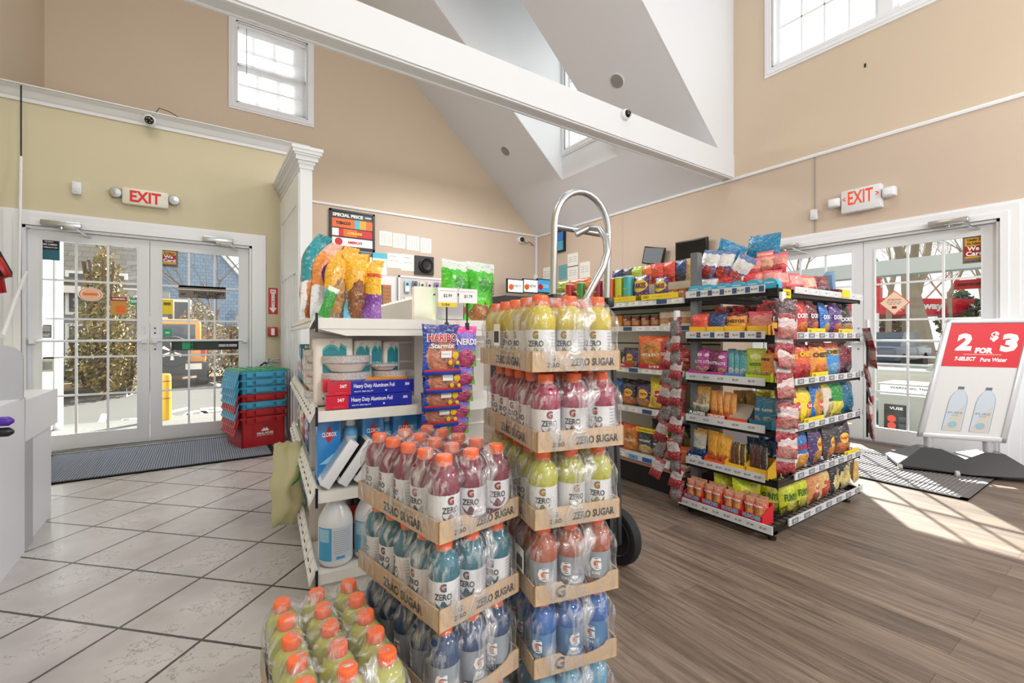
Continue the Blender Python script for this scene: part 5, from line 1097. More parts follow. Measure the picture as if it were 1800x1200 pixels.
# bottom shelf: white jugs
JW = mat('jug_white', (226, 228, 232), .3, coat=.3); JB = mat('jug_blue', (70, 160, 205), .4)
for i, u in enumerate((.085, .235)):
    t = thing('bleach_jug', 'white cleaner jug with pale blue label on the bottom shelf, %s one' % ['left', 'right'][i], 'cleaner bottle', gl(u, .085, HZ[0]+.003), GR, 'white cleaner jugs')
    b = MB(); b.lathe([(.06, 0), (.070, .01), (.072, .02), (.072, .175), (.068, .20), (.05, .235), (.034, .262), (.03, .29), (.034, .296), (.034, .315), (.026, .318), (0, .318)], JW, 28); b.build('jug_body', t)
    b = MB()
    def arc(a0, a1, z0, z1, m, r=.0726):
        n = 10; vs = [(math.sin(a0+(a1-a0)*k/n)*r, -math.cos(a0+(a1-a0)*k/n)*r, zz) for zz in (z0, z1) for k in range(n+1)]; b.add(vs, [(k, k+1, n+2+k, n+1+k) for k in range(n)], m)
    arc(-1.3, -.35, .03, .17, JB); arc(-.35, .9, .03, .17, mat('label_pale', (205, 215, 225), .4)); arc(-1.2, -.5, .11, .165, mat('label_sky', (150, 200, 225), .4), .0729)
    for k in range(12): arc(-.25, .75, .06+k*.0085, .0615+k*.0085, GREYP, .073)
    arc(-.1, .4, .036, .048, JB, .073); b.build('label', t)
b = MB(); b.lathe([(.045, 0), (.045, .22), (.02, .27), (.02, .3)], BLACK, 16); b.lathe([(.046, .12), (.046, .2)], REDP, 16); tag(b.build('oil_bottle', None, gl(.19, .2, HZ[0]+.003)), 'black bottle with red label behind the two white jugs', 'bottle')
b = MB(); b.lathe([(.045, 0), (.045, .2), (.02, .26), (.02, .3)], BLACK, 16); b.lathe([(.046, .1), (.046, .2)], REDP, 16); tag(b.build('oil_bottle', None, gl(.33, .2, HZ[0]+.003)), 'black bottle with red label right of the white jugs', 'bottle')
# goods on the long side (narrowly visible)
R2 = random.Random(3); cols = [((150, 60, 130), 'purple'), ((220, 220, 225), 'white'), ((40, 90, 160), 'blue'), ((200, 40, 60), 'red'), ((90, 160, 60), 'green'), ((60, 160, 180), 'teal'), ((210, 170, 60), 'amber'), ((60, 60, 110), 'dark blue')]
for k in (0, 1, 2):
    for i in range(11):
        c, n = cols[(i*3+k) % 8]; h = R2.uniform(.16, .26); v = .42+i*.115; m = mat('pack_'+n.replace(' ', '_'), c, .35, coat=.3)
        if (i+k) % 3 == 0:
            t = thing('cleaner_bottle', '%s bottle, %s from the end on the %s shelf of the gondola\'s long side' % (n, ORD[i], ['bottom', 'middle', 'upper'][k]), 'bottle', gl(.06, v, HZ[k]+.003), GR); b = MB(); b.lathe([(.04, 0), (.042, .02), (.042, h*.6), (.02, h*.8), (.018, h*.85)], m, 14); b.build('bottle_body', t); b = MB(); b.lathe([(.02, h*.85), (.02, h), (0, h)], WHITE, 12); b.build('cap', t)
        else:
            b = MB(); b.rbox(-.04, .04, -.045, .045, 0, h, .006, m); b.box(-.0415, -.039, -.03, .03, h*.3, h*.7, WINK); b.box(-.0422, -.041, -.02, .02, h*.4, h*.55, REDP)
            tag(b.build('household_box', None, gl(.06, v, HZ[k]+.003), GR), '%s box, %s from the end on the %s shelf of the gondola\'s long side' % (n, ORD[i], ['bottom', 'middle', 'upper'][k]), 'box')
# yellow plastic bag hanging at the far left of the gondola
b = MB(); pillow(b, .15, .47, .17, mat('yellow_film', (226, 222, 170), .2, coat=.4), 9, wr=.016, pinch=-.12); q_ = at(505, 800, d=2.58); x, y = q_.x, q_.y; o = tag(b.build('plastic_bag', None, (x, y, .05), GR+.2, ang=80), 'pale yellow plastic carrier bag hanging off the gondola\'s left side', 'plastic bag')
b = MB(); MC['yellow_film'].node_tree.nodes['Principled BSDF'].inputs['Alpha'].default_value = .72; b.prism([(.0, .24), (.045, .27), (.05, .36), (.02, .34)], -.09, -.085, GRNP); b.build('green_print', o)
# gummy candy strips
def pegcard(x, y, z, label, yel):
    t = thing('peg_hook', label, 'peg hook', (x, y, z), GR); b = MB(); b.tube([(0, .18, .02), (0, .02, .02), (0, 0, .0), (0, 0, -.14)], .004, BLACK, 6); b.box(-.008, .008, -.006, .006, -.17, -.12, BLACK); b.build('hook_wire', t)
    b = MB(); b.box(-.045, .045, -.014, -.012, -.03, .035, WINK)
    if yel: b.box(-.045, .045, -.0142, -.0118, -.05, -.03, YEL); b.text('2/$6', .04, .012, INK, x=-.01, z=-.04, y=-.0145)
    b.text('$2.99' if yel else '$1.79', .04, .016, INK, y=-.0145, z=.0); b.text('gummy candy share size', .07, .006, GREYP, y=-.0145, z=.022, bold=0); b.build('price_card', t)
hp = gl(.535, -.09, 1.30); pegcard(*hp, 'black peg hook with white and yellow price card above the gummy bags', True)
np_ = gl(.635, -.09, 1.30); pegcard(*np_, 'black peg hook with small white price card above the purple candy', False)
HB = bag_mat('gummy_blue', (28, 74, 180), top=(16, 36, 130), food=(214, 140, 110), foodh=.8)
for i in range(4):
    h = .225 if i == 0 else .16; zt_ = (.945, .86, .78, .70)[i]+h
    x, y, _ = gl(.505 if i == 0 else .52, -.10+.022*i, 0)
    o = bag('gummy_candy_bag', 'candy bag', 'blue gummy candy bag in the hanging strip, %s' % ['topmost', 'second from the top', 'third from the top', 'lowest'][i], (x, y, zt_-h), GR+.05, .18, h, .035, HB, ([T('HARIBO', .79, .17, WINK, z=.74)+(.09,), T('HARIBO', .75, .15, REDP, z=.74), T('Starmix', .62, .1, WINK, z=.58)] if i == 0 else None), 'gummy candy bags', seed=i, crimp=.06)
    c = MB(); zz = h*.3
    c.box(-.01, .04, -.026, -.0245, zz+.01, zz+.04, WINK); c.text('kids and grown-ups', .04, .006, INK, x=.015, z=zz+.026, y=-.0265, bold=0)
    c.rbox(-.086, .086, -.0215, -.0195, .018, .026, .0004, REDP); c.rbox(-.088, .088, -.021, -.0195, .002, .018, .0004, mat('gummy_deep_blue', (20, 50, 150), .3))
    for (xx, z2, rr) in ((.06, zz+.02, .016), (.035, zz-.012, .01), (.07, zz-.014, .009)): c.lathe([(0, -.002), (rr, 0), (0, .002)], mat('gummy_yellow', (235, 195, 40), .3), 12, Matrix.Translation((xx, -.024, z2)) @ Matrix.Rotation(PI/2, 4, 'X'))
    c.build('front_print', o)
NB = bag_mat('nerd_purple', (126, 112, 205), top=(226, 60, 160), low=(110, 190, 60), food=(206, 80, 130), foodh=.45)
for i in range(5):
    h = .19 if i == 0 else .14; zt_ = (.975, .89, .81, .73, .65)[i]+h
    x, y, _ = gl(.625, -.09+.022*i, 0)
    bag('candy_pouch', 'candy bag', 'purple and pink candy pouch in the hanging strip, %s' % ['topmost', 'second from the top', 'third', 'fourth', 'lowest'][i], (x, y, zt_-h), GR+.1, .12, h, .04, NB, ([T('NERDS', .85, .15, WINK, z=.62)] if i == 0 else None), 'purple candy pouches', seed=i+20, crimp=.06)
# ------------------------------------------------------------------ white counter at the left edge
CW = mat('counter_white', (228, 230, 236), .4); CG = mat('counter_grey', (178, 180, 186), .5)
t = thing('service_counter', 'white laminate counter with angled end at the left edge', 'counter', (0, 0, 0))
b = MB(); b.box(-1.4, -.75, 1.2, 3.37, 0, .80, CW); b.build('cabinet_body', t)
b = MB(); b.box(-1.4, -.77, 3.37, 3.98, 0, .58, CW); b.box(-1.4, -.752, 3.37, 3.52, .0, .57, CG); b.box(-1.4, -.75, 3.372, 4.03, .57, .785, CW); b.build('end_unit', t)  # grey block colours in the shaded slot beside the cabinet
b = MB(); b.tube([(-.758, 3.37, .0), (-.75, 3.372, .8)], .004, CG, 6); b.build('edge_seam', t)
p = at(0, 605, Y=3.30); q = at(41, 715, Y=3.30)
b = MB(); zt_ = at(20, 607, Y=3.3).z; xr = at(40, 650, Y=3.3).x
b.prism([(xr-.9, .80), (xr, .80), (xr, zt_-.07)]+[(xr-.07+.07*math.cos(a), zt_-.07+.07*math.sin(a)) for a in [PI/2*k/6 for k in range(7)]]+[(xr-.9, zt_)], 3.3, 3.32, mat('grey_board', (182, 184, 190), .6))
tag(b.build('counter_screen'), 'grey panel with rounded corner standing on the white counter', 'screen')
# dark clothing scrap and purple item at the edge
b = MB(); b.add([tuple(at(-30, 440, d=3.4)), tuple(at(4, 452, d=3.4)), tuple(at(22, 485, d=3.4)), tuple(at(8, 490, d=3.45)), tuple(at(12, 514, d=3.4)), tuple(at(-30, 520, d=3.4))], [(0, 1, 2, 3, 4, 5)], RED)
o = b.build('red_cap', None); m_ = o.modifiers.new('s', 'SOLIDIFY'); m_.thickness = .05; tag(o, 'red and black cloth item hanging at the far left edge', 'cap')
c = MB(); c.add([tuple(at(0, 440, d=3.42)), tuple(at(22, 478, d=3.42)), tuple(at(22, 487, d=3.42)), tuple(at(3, 488, d=3.42)), tuple(at(-10, 455, d=3.42))], [(0, 1, 2, 3, 4)], BLACK); c2 = c.build('black_brim', o); m_ = c2.modifiers.new('s', 'SOLIDIFY'); m_.thickness = .06
for i, (py, c_, n) in enumerate(((741, (80, 40, 160), 'purple'), (760, (24, 22, 34), 'black'))):
    b = MB(); pp = at(-6, py, d=1.95); b.lathe([(0, -.04), (.02, -.02), (.02, .04), (.01, .055), (0, .06)], mat('knob_'+n, c_, .35), 14, Matrix.Translation(pp) @ Matrix.Rotation(PI/2, 4, 'Y') @ Matrix.Rotation(.3, 4, 'X')); tag(b.build('vest_sleeve' if 0 else 'toy_finger'), '%s rounded item poking in at the left edge above the counter side' % n, 'object')
# ------------------------------------------------------------------ totes, extinguisher, mats, wall signs
def tote(z, h, c, cname, label, lid=None, deep=False):
    m = mat('tote_'+cname, c, .35, coat=.2); t = thing('tote_crate', label, 'tote crate', (.335, 5.18, z), .19, 'nested tote crates'); w, d = .40, .50
    b = MB()
    if deep:
        b.box(0, w, 0, .012, 0, h, m, taper=None); b.box(.01, w-.01, .01, d-.01, 0, .01, m); b.box(0, .012, 0, d, 0, h, m); b.box(w-.012, w, 0, d, 0, h, m); b.box(0, w, d-.012, d, 0, h, m)
        for x in (.1, .2, .3): b.box(x, x+.006, -.004, 0, .02, h-.06, m)
    else:
        b.box(0, w, 0, .012, 0, h-.01, m); b.box(0, .012, 0, d, 0, h-.01, m); b.box(w-.012, w, 0, d, 0, h-.01, m); b.box(0, w, d-.012, d, 0, h-.01, m)
    b.build('crate_body', t)
    b = MB(); z1 = h-.022
    b.box(-.018, w+.018, -.018, .0, z1, h, m); b.box(-.018, 0, -.018, d+.018, z1, h, m); b.box(w, w+.018, -.018, d+.018, z1, h, m); b.box(-.018, w+.018, d, d+.018, z1, h, m)
    b.box(.12, w-.12, -.026, -.016, z1-.03, h-.006, m); b.box(.04, .09, -.024, 0, z1-.035, h, m); b.box(w-.09, w-.04, -.024, 0, z1-.035, h, m)
    b.build('rim', t)
    # hinged lid flap folded down the left side
    b = MB(); M = Matrix.Translation((-.02, 0, h-.012)) @ Matrix.Rotation(.22, 4, 'Y')
    n = 8; b.box(-.008, 0, .0, d, -.17, 0, m, M)
    for i in range(n): b.box(-.013, -.008, d*i/n, d*i/n+.012, -.17, 0, m, M)
    for i in range(3): b.box(-.013, -.008, 0, d, -.16+.07*i, -.15+.07*i, m, M)
    b.build('lid_flap', t)
    if deep:
        c = MB(); c.text('McLANE', .15, .022, WINK, x=.21, z=.13, y=-.006, bold=.05); c.prism([(.17, .15), (.2, .185), (.21, .17), (.225, .185), (.25, .15)], -.006, -.004, WINK); c.text('mmmm mmm mmmmmm', .15, .008, WINK, x=.21, z=.108, y=-.006); c.build('lettering', t)
    return t
RDc, BLc = (186, 26, 36), (70, 165, 205)
zz = .01; tote(zz, .30, RDc, 'red', 'deep red tote crate with white logo at the bottom of the stack', deep=True)
for i, (c, n, l) in enumerate([(RDc, 'red', 'red tote rim directly above the deep red crate'), (BLc, 'blue', 'lone blue tote between two red ones'), (RDc, 'red', 'red tote below the upper blue ones'), (BLc, 'blue', 'third blue tote from the top of the stack'), (BLc, 'blue', 'second blue tote from the top of the stack'), (BLc, 'blue', 'blue tote right under the green lid')]):
    tote(zz+.304+i*.075-.0, .073, c, n, l)
GT = mat('tote_green', (50, 160, 110), .35, coat=.2)
t = thing('folding_cover', 'green folding tote lid on top of the crate stack', 'tote lid', (.335, 5.18, zz+.304+6*.075), .19)
b = MB(); b.box(-.02, .44, -.02, .54, 0, .012, GT)
for i in range(5): b.box(.0+i*.09, .05+i*.09, -.01, .53, .012, .02, GT)
b.build('lid_panel', t)
p = at(475, 648, Y=5.9)
t = thing('fire_extinguisher', 'red fire extinguisher hung on the yellow wall behind the tote crates', 'fire extinguisher', (p.x, 5.93, p.z-.5)); b = MB(); b.lathe([(.06, 0), (.07, .02), (.07, .42), (.06, .47), (.025, .5), (.02, .53)], RED, 20); b.build('cylinder', t)
b = MB(); b.cyl((0, 0, .52), (0, 0, .56), .02, CHROME); b.tube([(0, 0, .56), (.03, -.02, .6), (.1, -.05, .61)], .007, CHROME, 6); b.tube([(0, 0, .56), (.04, -.02, .57), (.1, -.05, .565)], .006, CHROME, 6); b.cyl((-.02, -.02, .55), (-.02, -.03, .62), .016, METAL, 12); b.build('valve_handle', t)
b = MB(); b.tube([(-.01, 0, .55), (-.06, -.03, .57), (-.1, -.03, .54), (-.12, -.03, .45), (-.11, -.03, .3)], .01, RUB, 8); b.build('hose', t)
b = MB(); b.box(-.04, .04, .07, .105, .1, .4, RED); b.build('wall_bracket', t)
p = at(480, 529, Y=YY); card('extinguisher_sign', 'red and white fire extinguisher arrow sign on the yellow wall', 'sign', (p.x, YY, p.z), 0, .1, .31, mat('sign_red', (200, 40, 50), .5))
b = MB(); b.box(-.016, .016, -.0015, -.001, -.05, .1, WINK); b.prism([(-.03, .135), (.03, .135), (.03, .09), (-.03, .09)], -.0018, -.001, WINK); b.prism([(-.04, -.08), (0, -.14), (.04, -.08), (.016, -.08), (.016, -.04), (-.016, -.04), (-.016, -.08)], -.0018, -.001, WINK); b.text('FIRE', .045, .022, RED, z=.112, y=-.0025)
for i, ch in enumerate('EXTING'): b.text(ch, .014, .018, RED, z=.075-i*.027, y=-.0025)
b.build('arrow_print', bpy.data.objects['extinguisher_sign'])
p = at(479, 583, Y=YY); t = thing('fire_alarm', 'small red fire alarm box under the extinguisher sign', 'fire alarm', (p.x, YY, p.z)); b = MB(); b.rbox(-.05, .05, -.04, 0, -.055, .055, .006, RED); b.build('alarm_housing', t); b = MB(); b.box(-.018, .018, -.042, -.04, -.04, .04, WINK); b.build('label_plate', t)
MATB = mat('mat_carpet', (128, 136, 150), .95, bump=1.0, bscale=160, var=.4, vscale=110); MATR = mat('mat_rib', (150, 158, 172), .9, var=.5, vscale=140)
def floormat(name, x0, x1, y0, y1, m, edge, label, ribs=None):
    t = thing(name, label, 'door mat', (0, 0, 0)); b = MB(); b.box(x0, x1, y0, y1, .001, .009, m)
    if ribs == 'grid':
        n = int((x1-x0-.06)/.018)
        for i in range(n): b.box(x0+.03+i*.018, x0+.039+i*.018, y0+.03, y1-.03, .009, .013, MATR)
    if ribs == 'slat':
        n = int((y1-y0)/.026)
        for i in range(n): b.box(x0+.06, x1-.05, y0+.06+i*.026, y0+.072+i*.026, .009, .014, m)
    b.build('mat_surface', t); b = MB()
    for r in ((x0, x1, y0, y0+.04), (x0, x1, y1-.04, y1), (x0, x0+.04, y0, y1), (x1-.04, x1, y0, y1)): b.box(*r, .001, .011, edge)
    b.build('mat_border', t)
floormat('door_mat', -1.15, .60, 4.78, 5.92, MATB, RUB, 'blue-grey ribbed mat in front of the left doors', 'grid')
floormat('door_mat', 4.29, 5.42, .80, 2.92, mat('grey_mat', (120, 116, 116), .7), mat('mat_edge', (105, 102, 102), .6), 'grey slatted rubber mat in front of the right doors', 'slat')
# ------------------------------------------------------------------ tilting poster stand
A = Vector((5.02, 1.245, .265)); B_ = Vector((5.286, .767, .265)); Tp = Vector((5.255, 1.112, 1.262))
U = (B_-A).normalized(); V = Tp-A; Hs = V.length; V = V.normalized(); Wd = (B_-A).length*1.0
Nn = U.cross(V).normalized()      # away from camera if U x V points outward
if Nn.dot(Vector((SN, CS, 0))) < 0: Nn = -Nn
Mx = Matrix((U, Nn, V)).transposed().to_4x4(); Mx.translation = A
t = thing('poster_stand', 'tilting poster stand reading 2 for $3 on a dark wheeled base', 'advertising stand', (0, 0, 0))
b = MB(); SIL = mat('silver_frame', (205, 207, 212), .3, .4)
b.box(-.0, Wd, .0, .02, 0, Hs, SIL, Mx)
for r in ((0, .04, 0, Hs), (Wd-.04, Wd, 0, Hs), (0, Wd, Hs-.04, Hs), (0, Wd, 0, .045)): b.rbox(r[0], r[1], -.016, .03, r[2], r[3], .008, SIL, Mx)
b.build('poster_frame', t)
b = MB(); zr = Hs*.60; b.box(.04, Wd-.04, -.004, 0, .045, Hs-.04, mat('poster_white', (220, 220, 222), .45), Mx); po = b.build('poster', t)
b = MB(); b.box(.042, Wd-.042, -.006, -.0045, zr, Hs-.042, mat('poster_red', (214, 24, 40), .4), Mx)
def ptx(s, x, z, w, h, m=WINK, bold=.05): b.text(s, w, h, m, Mx, bold=bold, x=x, z=z, y=-.0072)
w0 = Wd; ptx('2', w0*.28, zr+Hs*.205, .10, .15, bold=.06); ptx('3', w0*.78, zr+Hs*.20, .10, .155, bold=.06); ptx('$', w0*.60, zr+Hs*.25, .05, .085, bold=.05); ptx('FOR', w0*.52, zr+Hs*.135, .11, .05, bold=.07)
b.box(w0*.3, w0*.72, -.0072, -.0062, zr+Hs*.10, zr+Hs*.103, WINK, Mx); ptx('7-SELECT', w0*.33, zr+Hs*.065, .13, .035, bold=.05); ptx('Pure Water', w0*.65, zr+Hs*.06, .16, .035, bold=.03)
b.build('red_panel_print', po)
WB2 = mat('poster_bottle', (198, 210, 222), .35); WG = mat('poster_beige', (205, 200, 192), .4); OUT = mat('poster_outline', (120, 140, 155), .5)
b = MB()
for cx in (w0*.37, w0*.68):
    def bp(k, m, y): 
        pr = [(.055*k, .0), (.058*k, .02), (.056*k, .24), (.05*k, .29), (.032*k, .33), (.018*k, .345), (.018*k, .355)]
        b.prism([(cx+x, .07+z) for x, z in pr]+[(cx-x, .07+z) for x, z in reversed(pr)], y, -.0045, m, Mx)
    bp(1.06, OUT, -.0055); bp(1.0, WB2, -.006)
    b.prism([(cx-.05, .072), (cx+.05, .072), (cx+.05, .30), (cx-.01, .2), (cx-.05, .1)], -.0066, -.0045, WG, Mx); b.box(cx-.019, cx+.019, -.0066, -.0045, .425, .448, mat('poster_cap', (90, 110, 125), .5), Mx)
    b.text('PURE', .09, .018, OUT, Mx, x=cx, z=.225, y=-.0075, bold=.0); b.text('WATER', .045, .008, OUT, Mx, x=cx, z=.203, y=-.0075, bold=.0)
    b.lathe([(.028, 0), (.028, .001)], mat('poster_drop', (150, 190, 200), .5), 18, Mx @ Matrix.Translation((cx, -.0068, .125)) @ Matrix.Rotation(PI/2, 4, 'X'))
b.build('bottle_print', po)
b = MB(); e = Mx @ Vector((Wd-.01, -.03, Hs*.78)); b.cyl(e, e+Vector((.0, -.03, 0)), .015, BLACK, 10); b.build('frame_knob', t)
BASE = mat('base_plastic', (48, 47, 50), .35, coat=.2)
def P0(u, v, z): return tuple(A+U*u+Vector((Nn.x, Nn.y, 0)).normalized()*v+Vector((0, 0, z-A.z)))
b = MB()
def hull(pts, m):
    bm = bmesh.new(); [bm.verts.new(p) for p in pts]; bmesh.ops.convex_hull(bm, input=list(bm.verts)); bmesh.ops.delete(bm, geom=[v for v in bm.verts if not v.link_faces], context='VERTS'); bm.verts.index_update()
    b.add([v.co.copy() for v in bm.verts], [[v.index for v in f.verts] for f in bm.faces], m); bm.free()
W2 = Wd
hull([P0(-.16, -.16, .03), P0(W2*.5, -.2, .03), P0(W2*.5, .22, .03), P0(-.16, .24, .03), P0(-.16, -.16, .05), P0(-.16, .24, .05), P0(.02, -.04, .185), P0(.14, -.04, .185), P0(.02, .08, .185), P0(.14, .08, .185), P0(W2*.5, -.1, .13), P0(W2*.5, .14, .13)], BASE)
hull([P0(W2+.16, -.16, .03), P0(W2*.5, -.2, .03), P0(W2*.5, .22, .03), P0(W2+.16, .24, .03), P0(W2+.16, -.16, .05), P0(W2+.16, .24, .05), P0(W2-.02, -.04, .185), P0(W2-.14, -.04, .185), P0(W2-.02, .08, .185), P0(W2-.14, .08, .185), P0(W2*.5, -.1, .13), P0(W2*.5, .14, .13)], BASE)
b.build('wheeled_base', t, ang=20)
for u in (.08, W2-.1):
    b = MB(); b.cyl(P0(u, .02, .17), P0(u, .02, .275), .032, SIL, 18); b.build('spring_post', t)
for u, v in ((-.15, -.14), (-.15, .2), (W2*.35, -.19)):
    b = MB(); c = Vector(P0(u, v-.01, .027)); b.cyl(c-U*.012, c+U*.012, .026, mat('castor_grey', (185, 182, 178), .5), 16); b.build('castor', t)
# ------------------------------------------------------------------ back wall pinned items
def wp(px, py, Y=YB): return at(px, py, Y=Y)
def board(name, label, cat, x0, y0, x1, y1, m, txt=None, th=.004, off=0, group=None, X=None):
    """flat thing on a wall from two image corners"""
    if X is None: a, c = at(x0, y0, Y=YB-off), at(x1, y1, Y=YB-off); w = c.x-a.x
    else: a, c = at(x0, y0, X=X), at(x1, y1, X=X); w = a.y-c.y
    h = a.z-c.z; b = MB(); b.box(0, w, -th, 0, 0, h, m)
    for s, fx_, fz, fw, fh, tm in (txt or []): b.text(s, fw*w, fh*h, tm, x=fx_*w, z=fz*h, y=-th-.0008, bold=.02)
    loc = (a.x, YB-off, c.z) if X is None else (X, a.y, c.z)
    return tag(b.build(name, None, loc, 0 if X is None else -PI/2), label, cat, group), w, h, b
a, c = wp(578, 366), wp(658, 442); w = c.x-a.x; h = .62; zb = at(578, 428, Y=YB).z; zb = a.z-.62
t = thing('price_board', 'black framed SPECIAL PRICE board on the back wall', 'sign board', (a.x, YB, zb)); b = MB()
b.box(0, w, -.02, 0, 0, h, BLACK)
for r in ((0, .035, 0, h), (w-.035, w, 0, h), (0, w, 0, .03), (0, w, h-.03, h)): b.box(r[0], r[1], -.035, -.02, r[2], r[3], BLACK)
b.build('board_frame', t); b = MB(); b.text('SPECIAL PRICE', w*.66, .055, WINK, x=w*.40, z=h*.87, y=-.0215, bold=.05); b.box(w*.78, w*.92, -.022, -.02, h*.86, h*.89, WINK); b.build('lettering', t)
rows = [(h*.55, h*.78, [(ORP, .06, .55), (mat('cyan_print', (80, 190, 210), .5), .55, .66), (mat('gold_print', (225, 170, 50), .5), .66, .8), (ORP, .8, .95)], ('TOBACCO', INK)), (h*.33, h*.52, [(REDP, .06, .95), (WINK, .06, .2), (ORP, .3, .6)], ('CIGARS', YEL)), (h*.08, h*.29, [(WINK, .06, .95)], ("AMERICA'S", REDP))]
for z0, z1, cs, (s, m) in rows:
    b = MB()
    for i, (cm, f0, f1) in enumerate(cs): b.box(w*f0, w*f1, -.023-.0005*i, -.02, z0, z1, cm)
    b.text(s, w*.32, (z1-z0)*.35, m, x=w*(.3 if m is INK else .55), z=(z0+z1)/2, y=-.0255, bold=.05)
    if m is REDP: b.lathe([(.06, 0), (.06, .002)], REDP, 20, Matrix.Translation((w*.2, -.022, (z0+z1)/2)) @ Matrix.Rotation(PI/2, 4, 'X'))
    b.build('price_strip', t)
PT = [('notice text lines here', .5, .75, .7, .04, GREYP), ('more lines of printed text', .5, .6, .7, .04, GREYP), ('terms and conditions', .5, .5, .7, .04, GREYP), ('signature line below', .45, .3, .6, .04, GREYP)]
for i, x0 in enumerate((667, 690.5, 715, 739)):
    board('wall_notice', 'white printed notice, %s of the upper row of four on the back wall' % ORD[i], 'notice', x0, 405+i*4.2, x0+(22 if i < 3 else 19), 433+i*4.2, PAPER, [(' '.join('l'*k for k in (5, 7, 3, 6)), .5, .8-.12*j, .7, .03, GREYP) for j in range(6)], group='upper row of notices')
for i, (x0, x1, y0, y1, n) in enumerate([(681, 705, 444, 472, 'left'), (705, 729, 446, 477, 'right')]):
    board('wall_notice', 'larger white certificate, %s one of the lower pair left of the black speaker' % n, 'notice', x0, y0, x1, y1, PAPER, [('certificate', .4, .8, .5, .06, GREYP), ('lllll lll llll', .5, .5, .6, .04, GREYP)], group='lower pair of certificates')
o, w, h, _ = board('license_poster', 'white poster with light blue top edge behind the yellow pet bags', 'poster', 654, 443, 680, 484, PAPER, [('llll lll lllll', .5, .6, .7, .05, GREYP), ('Cigarettes', .5, .4, .6, .07, INK)]); b = MB(); b.box(0, w, -.006, -.004, h*.75, h, mat('cyan_print', (80, 190, 210), .5)); b.build('blue_header', o)
board('small_poster', 'light blue poster behind the teal pet bag beside the column', 'poster', 549, 432, 575, 480, mat('cyan_print', (80, 190, 210), .5), [('mmm', .6, .8, .4, .06, WINK)])
board('counter_sign', 'long white backing sign directly under the price board', 'sign', 590, 434, 655, 470, PAPER)
board('small_black_sign', 'small black label sign under the right end of the price board', 'sign', 630, 443, 655, 452, BLACK, [('ADVISORY', .5, .5, .7, .5, WINK)], th=.01)
a, c = wp(728, 449), wp(761, 484); w = c.x-a.x; t = thing('wall_speaker', 'black square loudspeaker with round cone on the back wall', 'speaker', (a.x, YB, c.z)); h = a.z-c.z; b = MB(); b.box(0, w, -.04, 0, 0, h, mat('speaker_panel', (58, 58, 58), .6)); b.build('speaker_panel', t)
b = MB(); M = Matrix.Translation((w*.55, -.04, h*.5)) @ Matrix.Rotation(PI/2, 4, 'X'); b.lathe([(.13, 0), (.13, .04), (.11, .05), (.09, .035), (.085, .05), (.05, .04), (0, .045)], BLACK, 30, M); b.build('speaker_cone', t)
# accessory rack of small hanging cards
a = wp(700, 480, YB-.3); t = thing('accessory_rack', 'clear panel rack of small hanging accessories beneath the black speaker', 'display rack', (a.x, YB-.3, 1.3)); w = wp(798, 490, YB-.3).x-a.x; h = .82
b = MB(); b.box(0, w, 0, .02, 0, h, mat('rack_clear', (205, 198, 190), .3)); b.box(0, w, -.01, 0, h-.03, h, WHITE); b.box(0, .03, -.01, 0, 0, h, WHITE); b.box(w-.03, w, -.01, 0, 0, h, WHITE); b.build('rack_panel', t)
hc = [((150, 190, 215), 'blue'), ((90, 100, 120), 'slate'), ((200, 205, 190), 'cream'), ((210, 190, 200), 'pink'), ((120, 110, 160), 'violet'), ((150, 190, 120), 'green'), ((120, 150, 180), 'steel')]
for j in range(2):
    for i in range(7):
        cc, n = hc[(i+j*2) % 7]; x = .1+i*(w-.15)/6.6; z = h-.28-.27*j
        b = MB(); b.rbox(0, .09, -.035, -.02, 0, .2, .003, mat('acc_'+n, cc, .4)); b.box(.01, .08, -.037, -.035, .02, .1, WINK); b.cyl((.045, -.038, .14), (.045, -.036, .14), .022, mat('acc_dark', (50, 60, 70), .4), 12)
        tag(b.build('accessory_card', None, (a.x+x, YB-.3, 1.3+z)), '%s accessory card, %s from the left in the %s row of the rack' % (n, ORD[i], ['upper', 'lower'][j]), 'accessory', 'hanging accessory cards')
# wooden gate
a = wp(660, 492, YB-.25); t = thing('louvre_door', 'brown wooden shutters in a white frame behind the pet food bags', 'cabinet', (wp(655, 490, YB-.25).x, YB-.25, .9)); w = wp(686, 490, YB-.25).x-wp(655, 490, YB-.25).x; WD = mat('shutter_wood', (178, 120, 70), .5)
b = MB(); b.box(-.5, w+.15, 0, .05, 0, 1.2, WHITE); b.build('cabinet_frame', t)
for k in (0, 1):
    b = MB(); x0 = -.3+k*(.3+w*.55); [b.box(x0, x0+w*.55+(.15 if not k else -.02), -.02, 0, .1+i*.06, .152+i*.06, WD) for i in range(16)]; b.build('shutter', t)
b = MB(); b.box(w*.42, w*.52, -.012, 0, .1, 1.05, BLACK); b.build('gap_shade_strip', t)  # black strip painted in for the shaded gap between the shutters
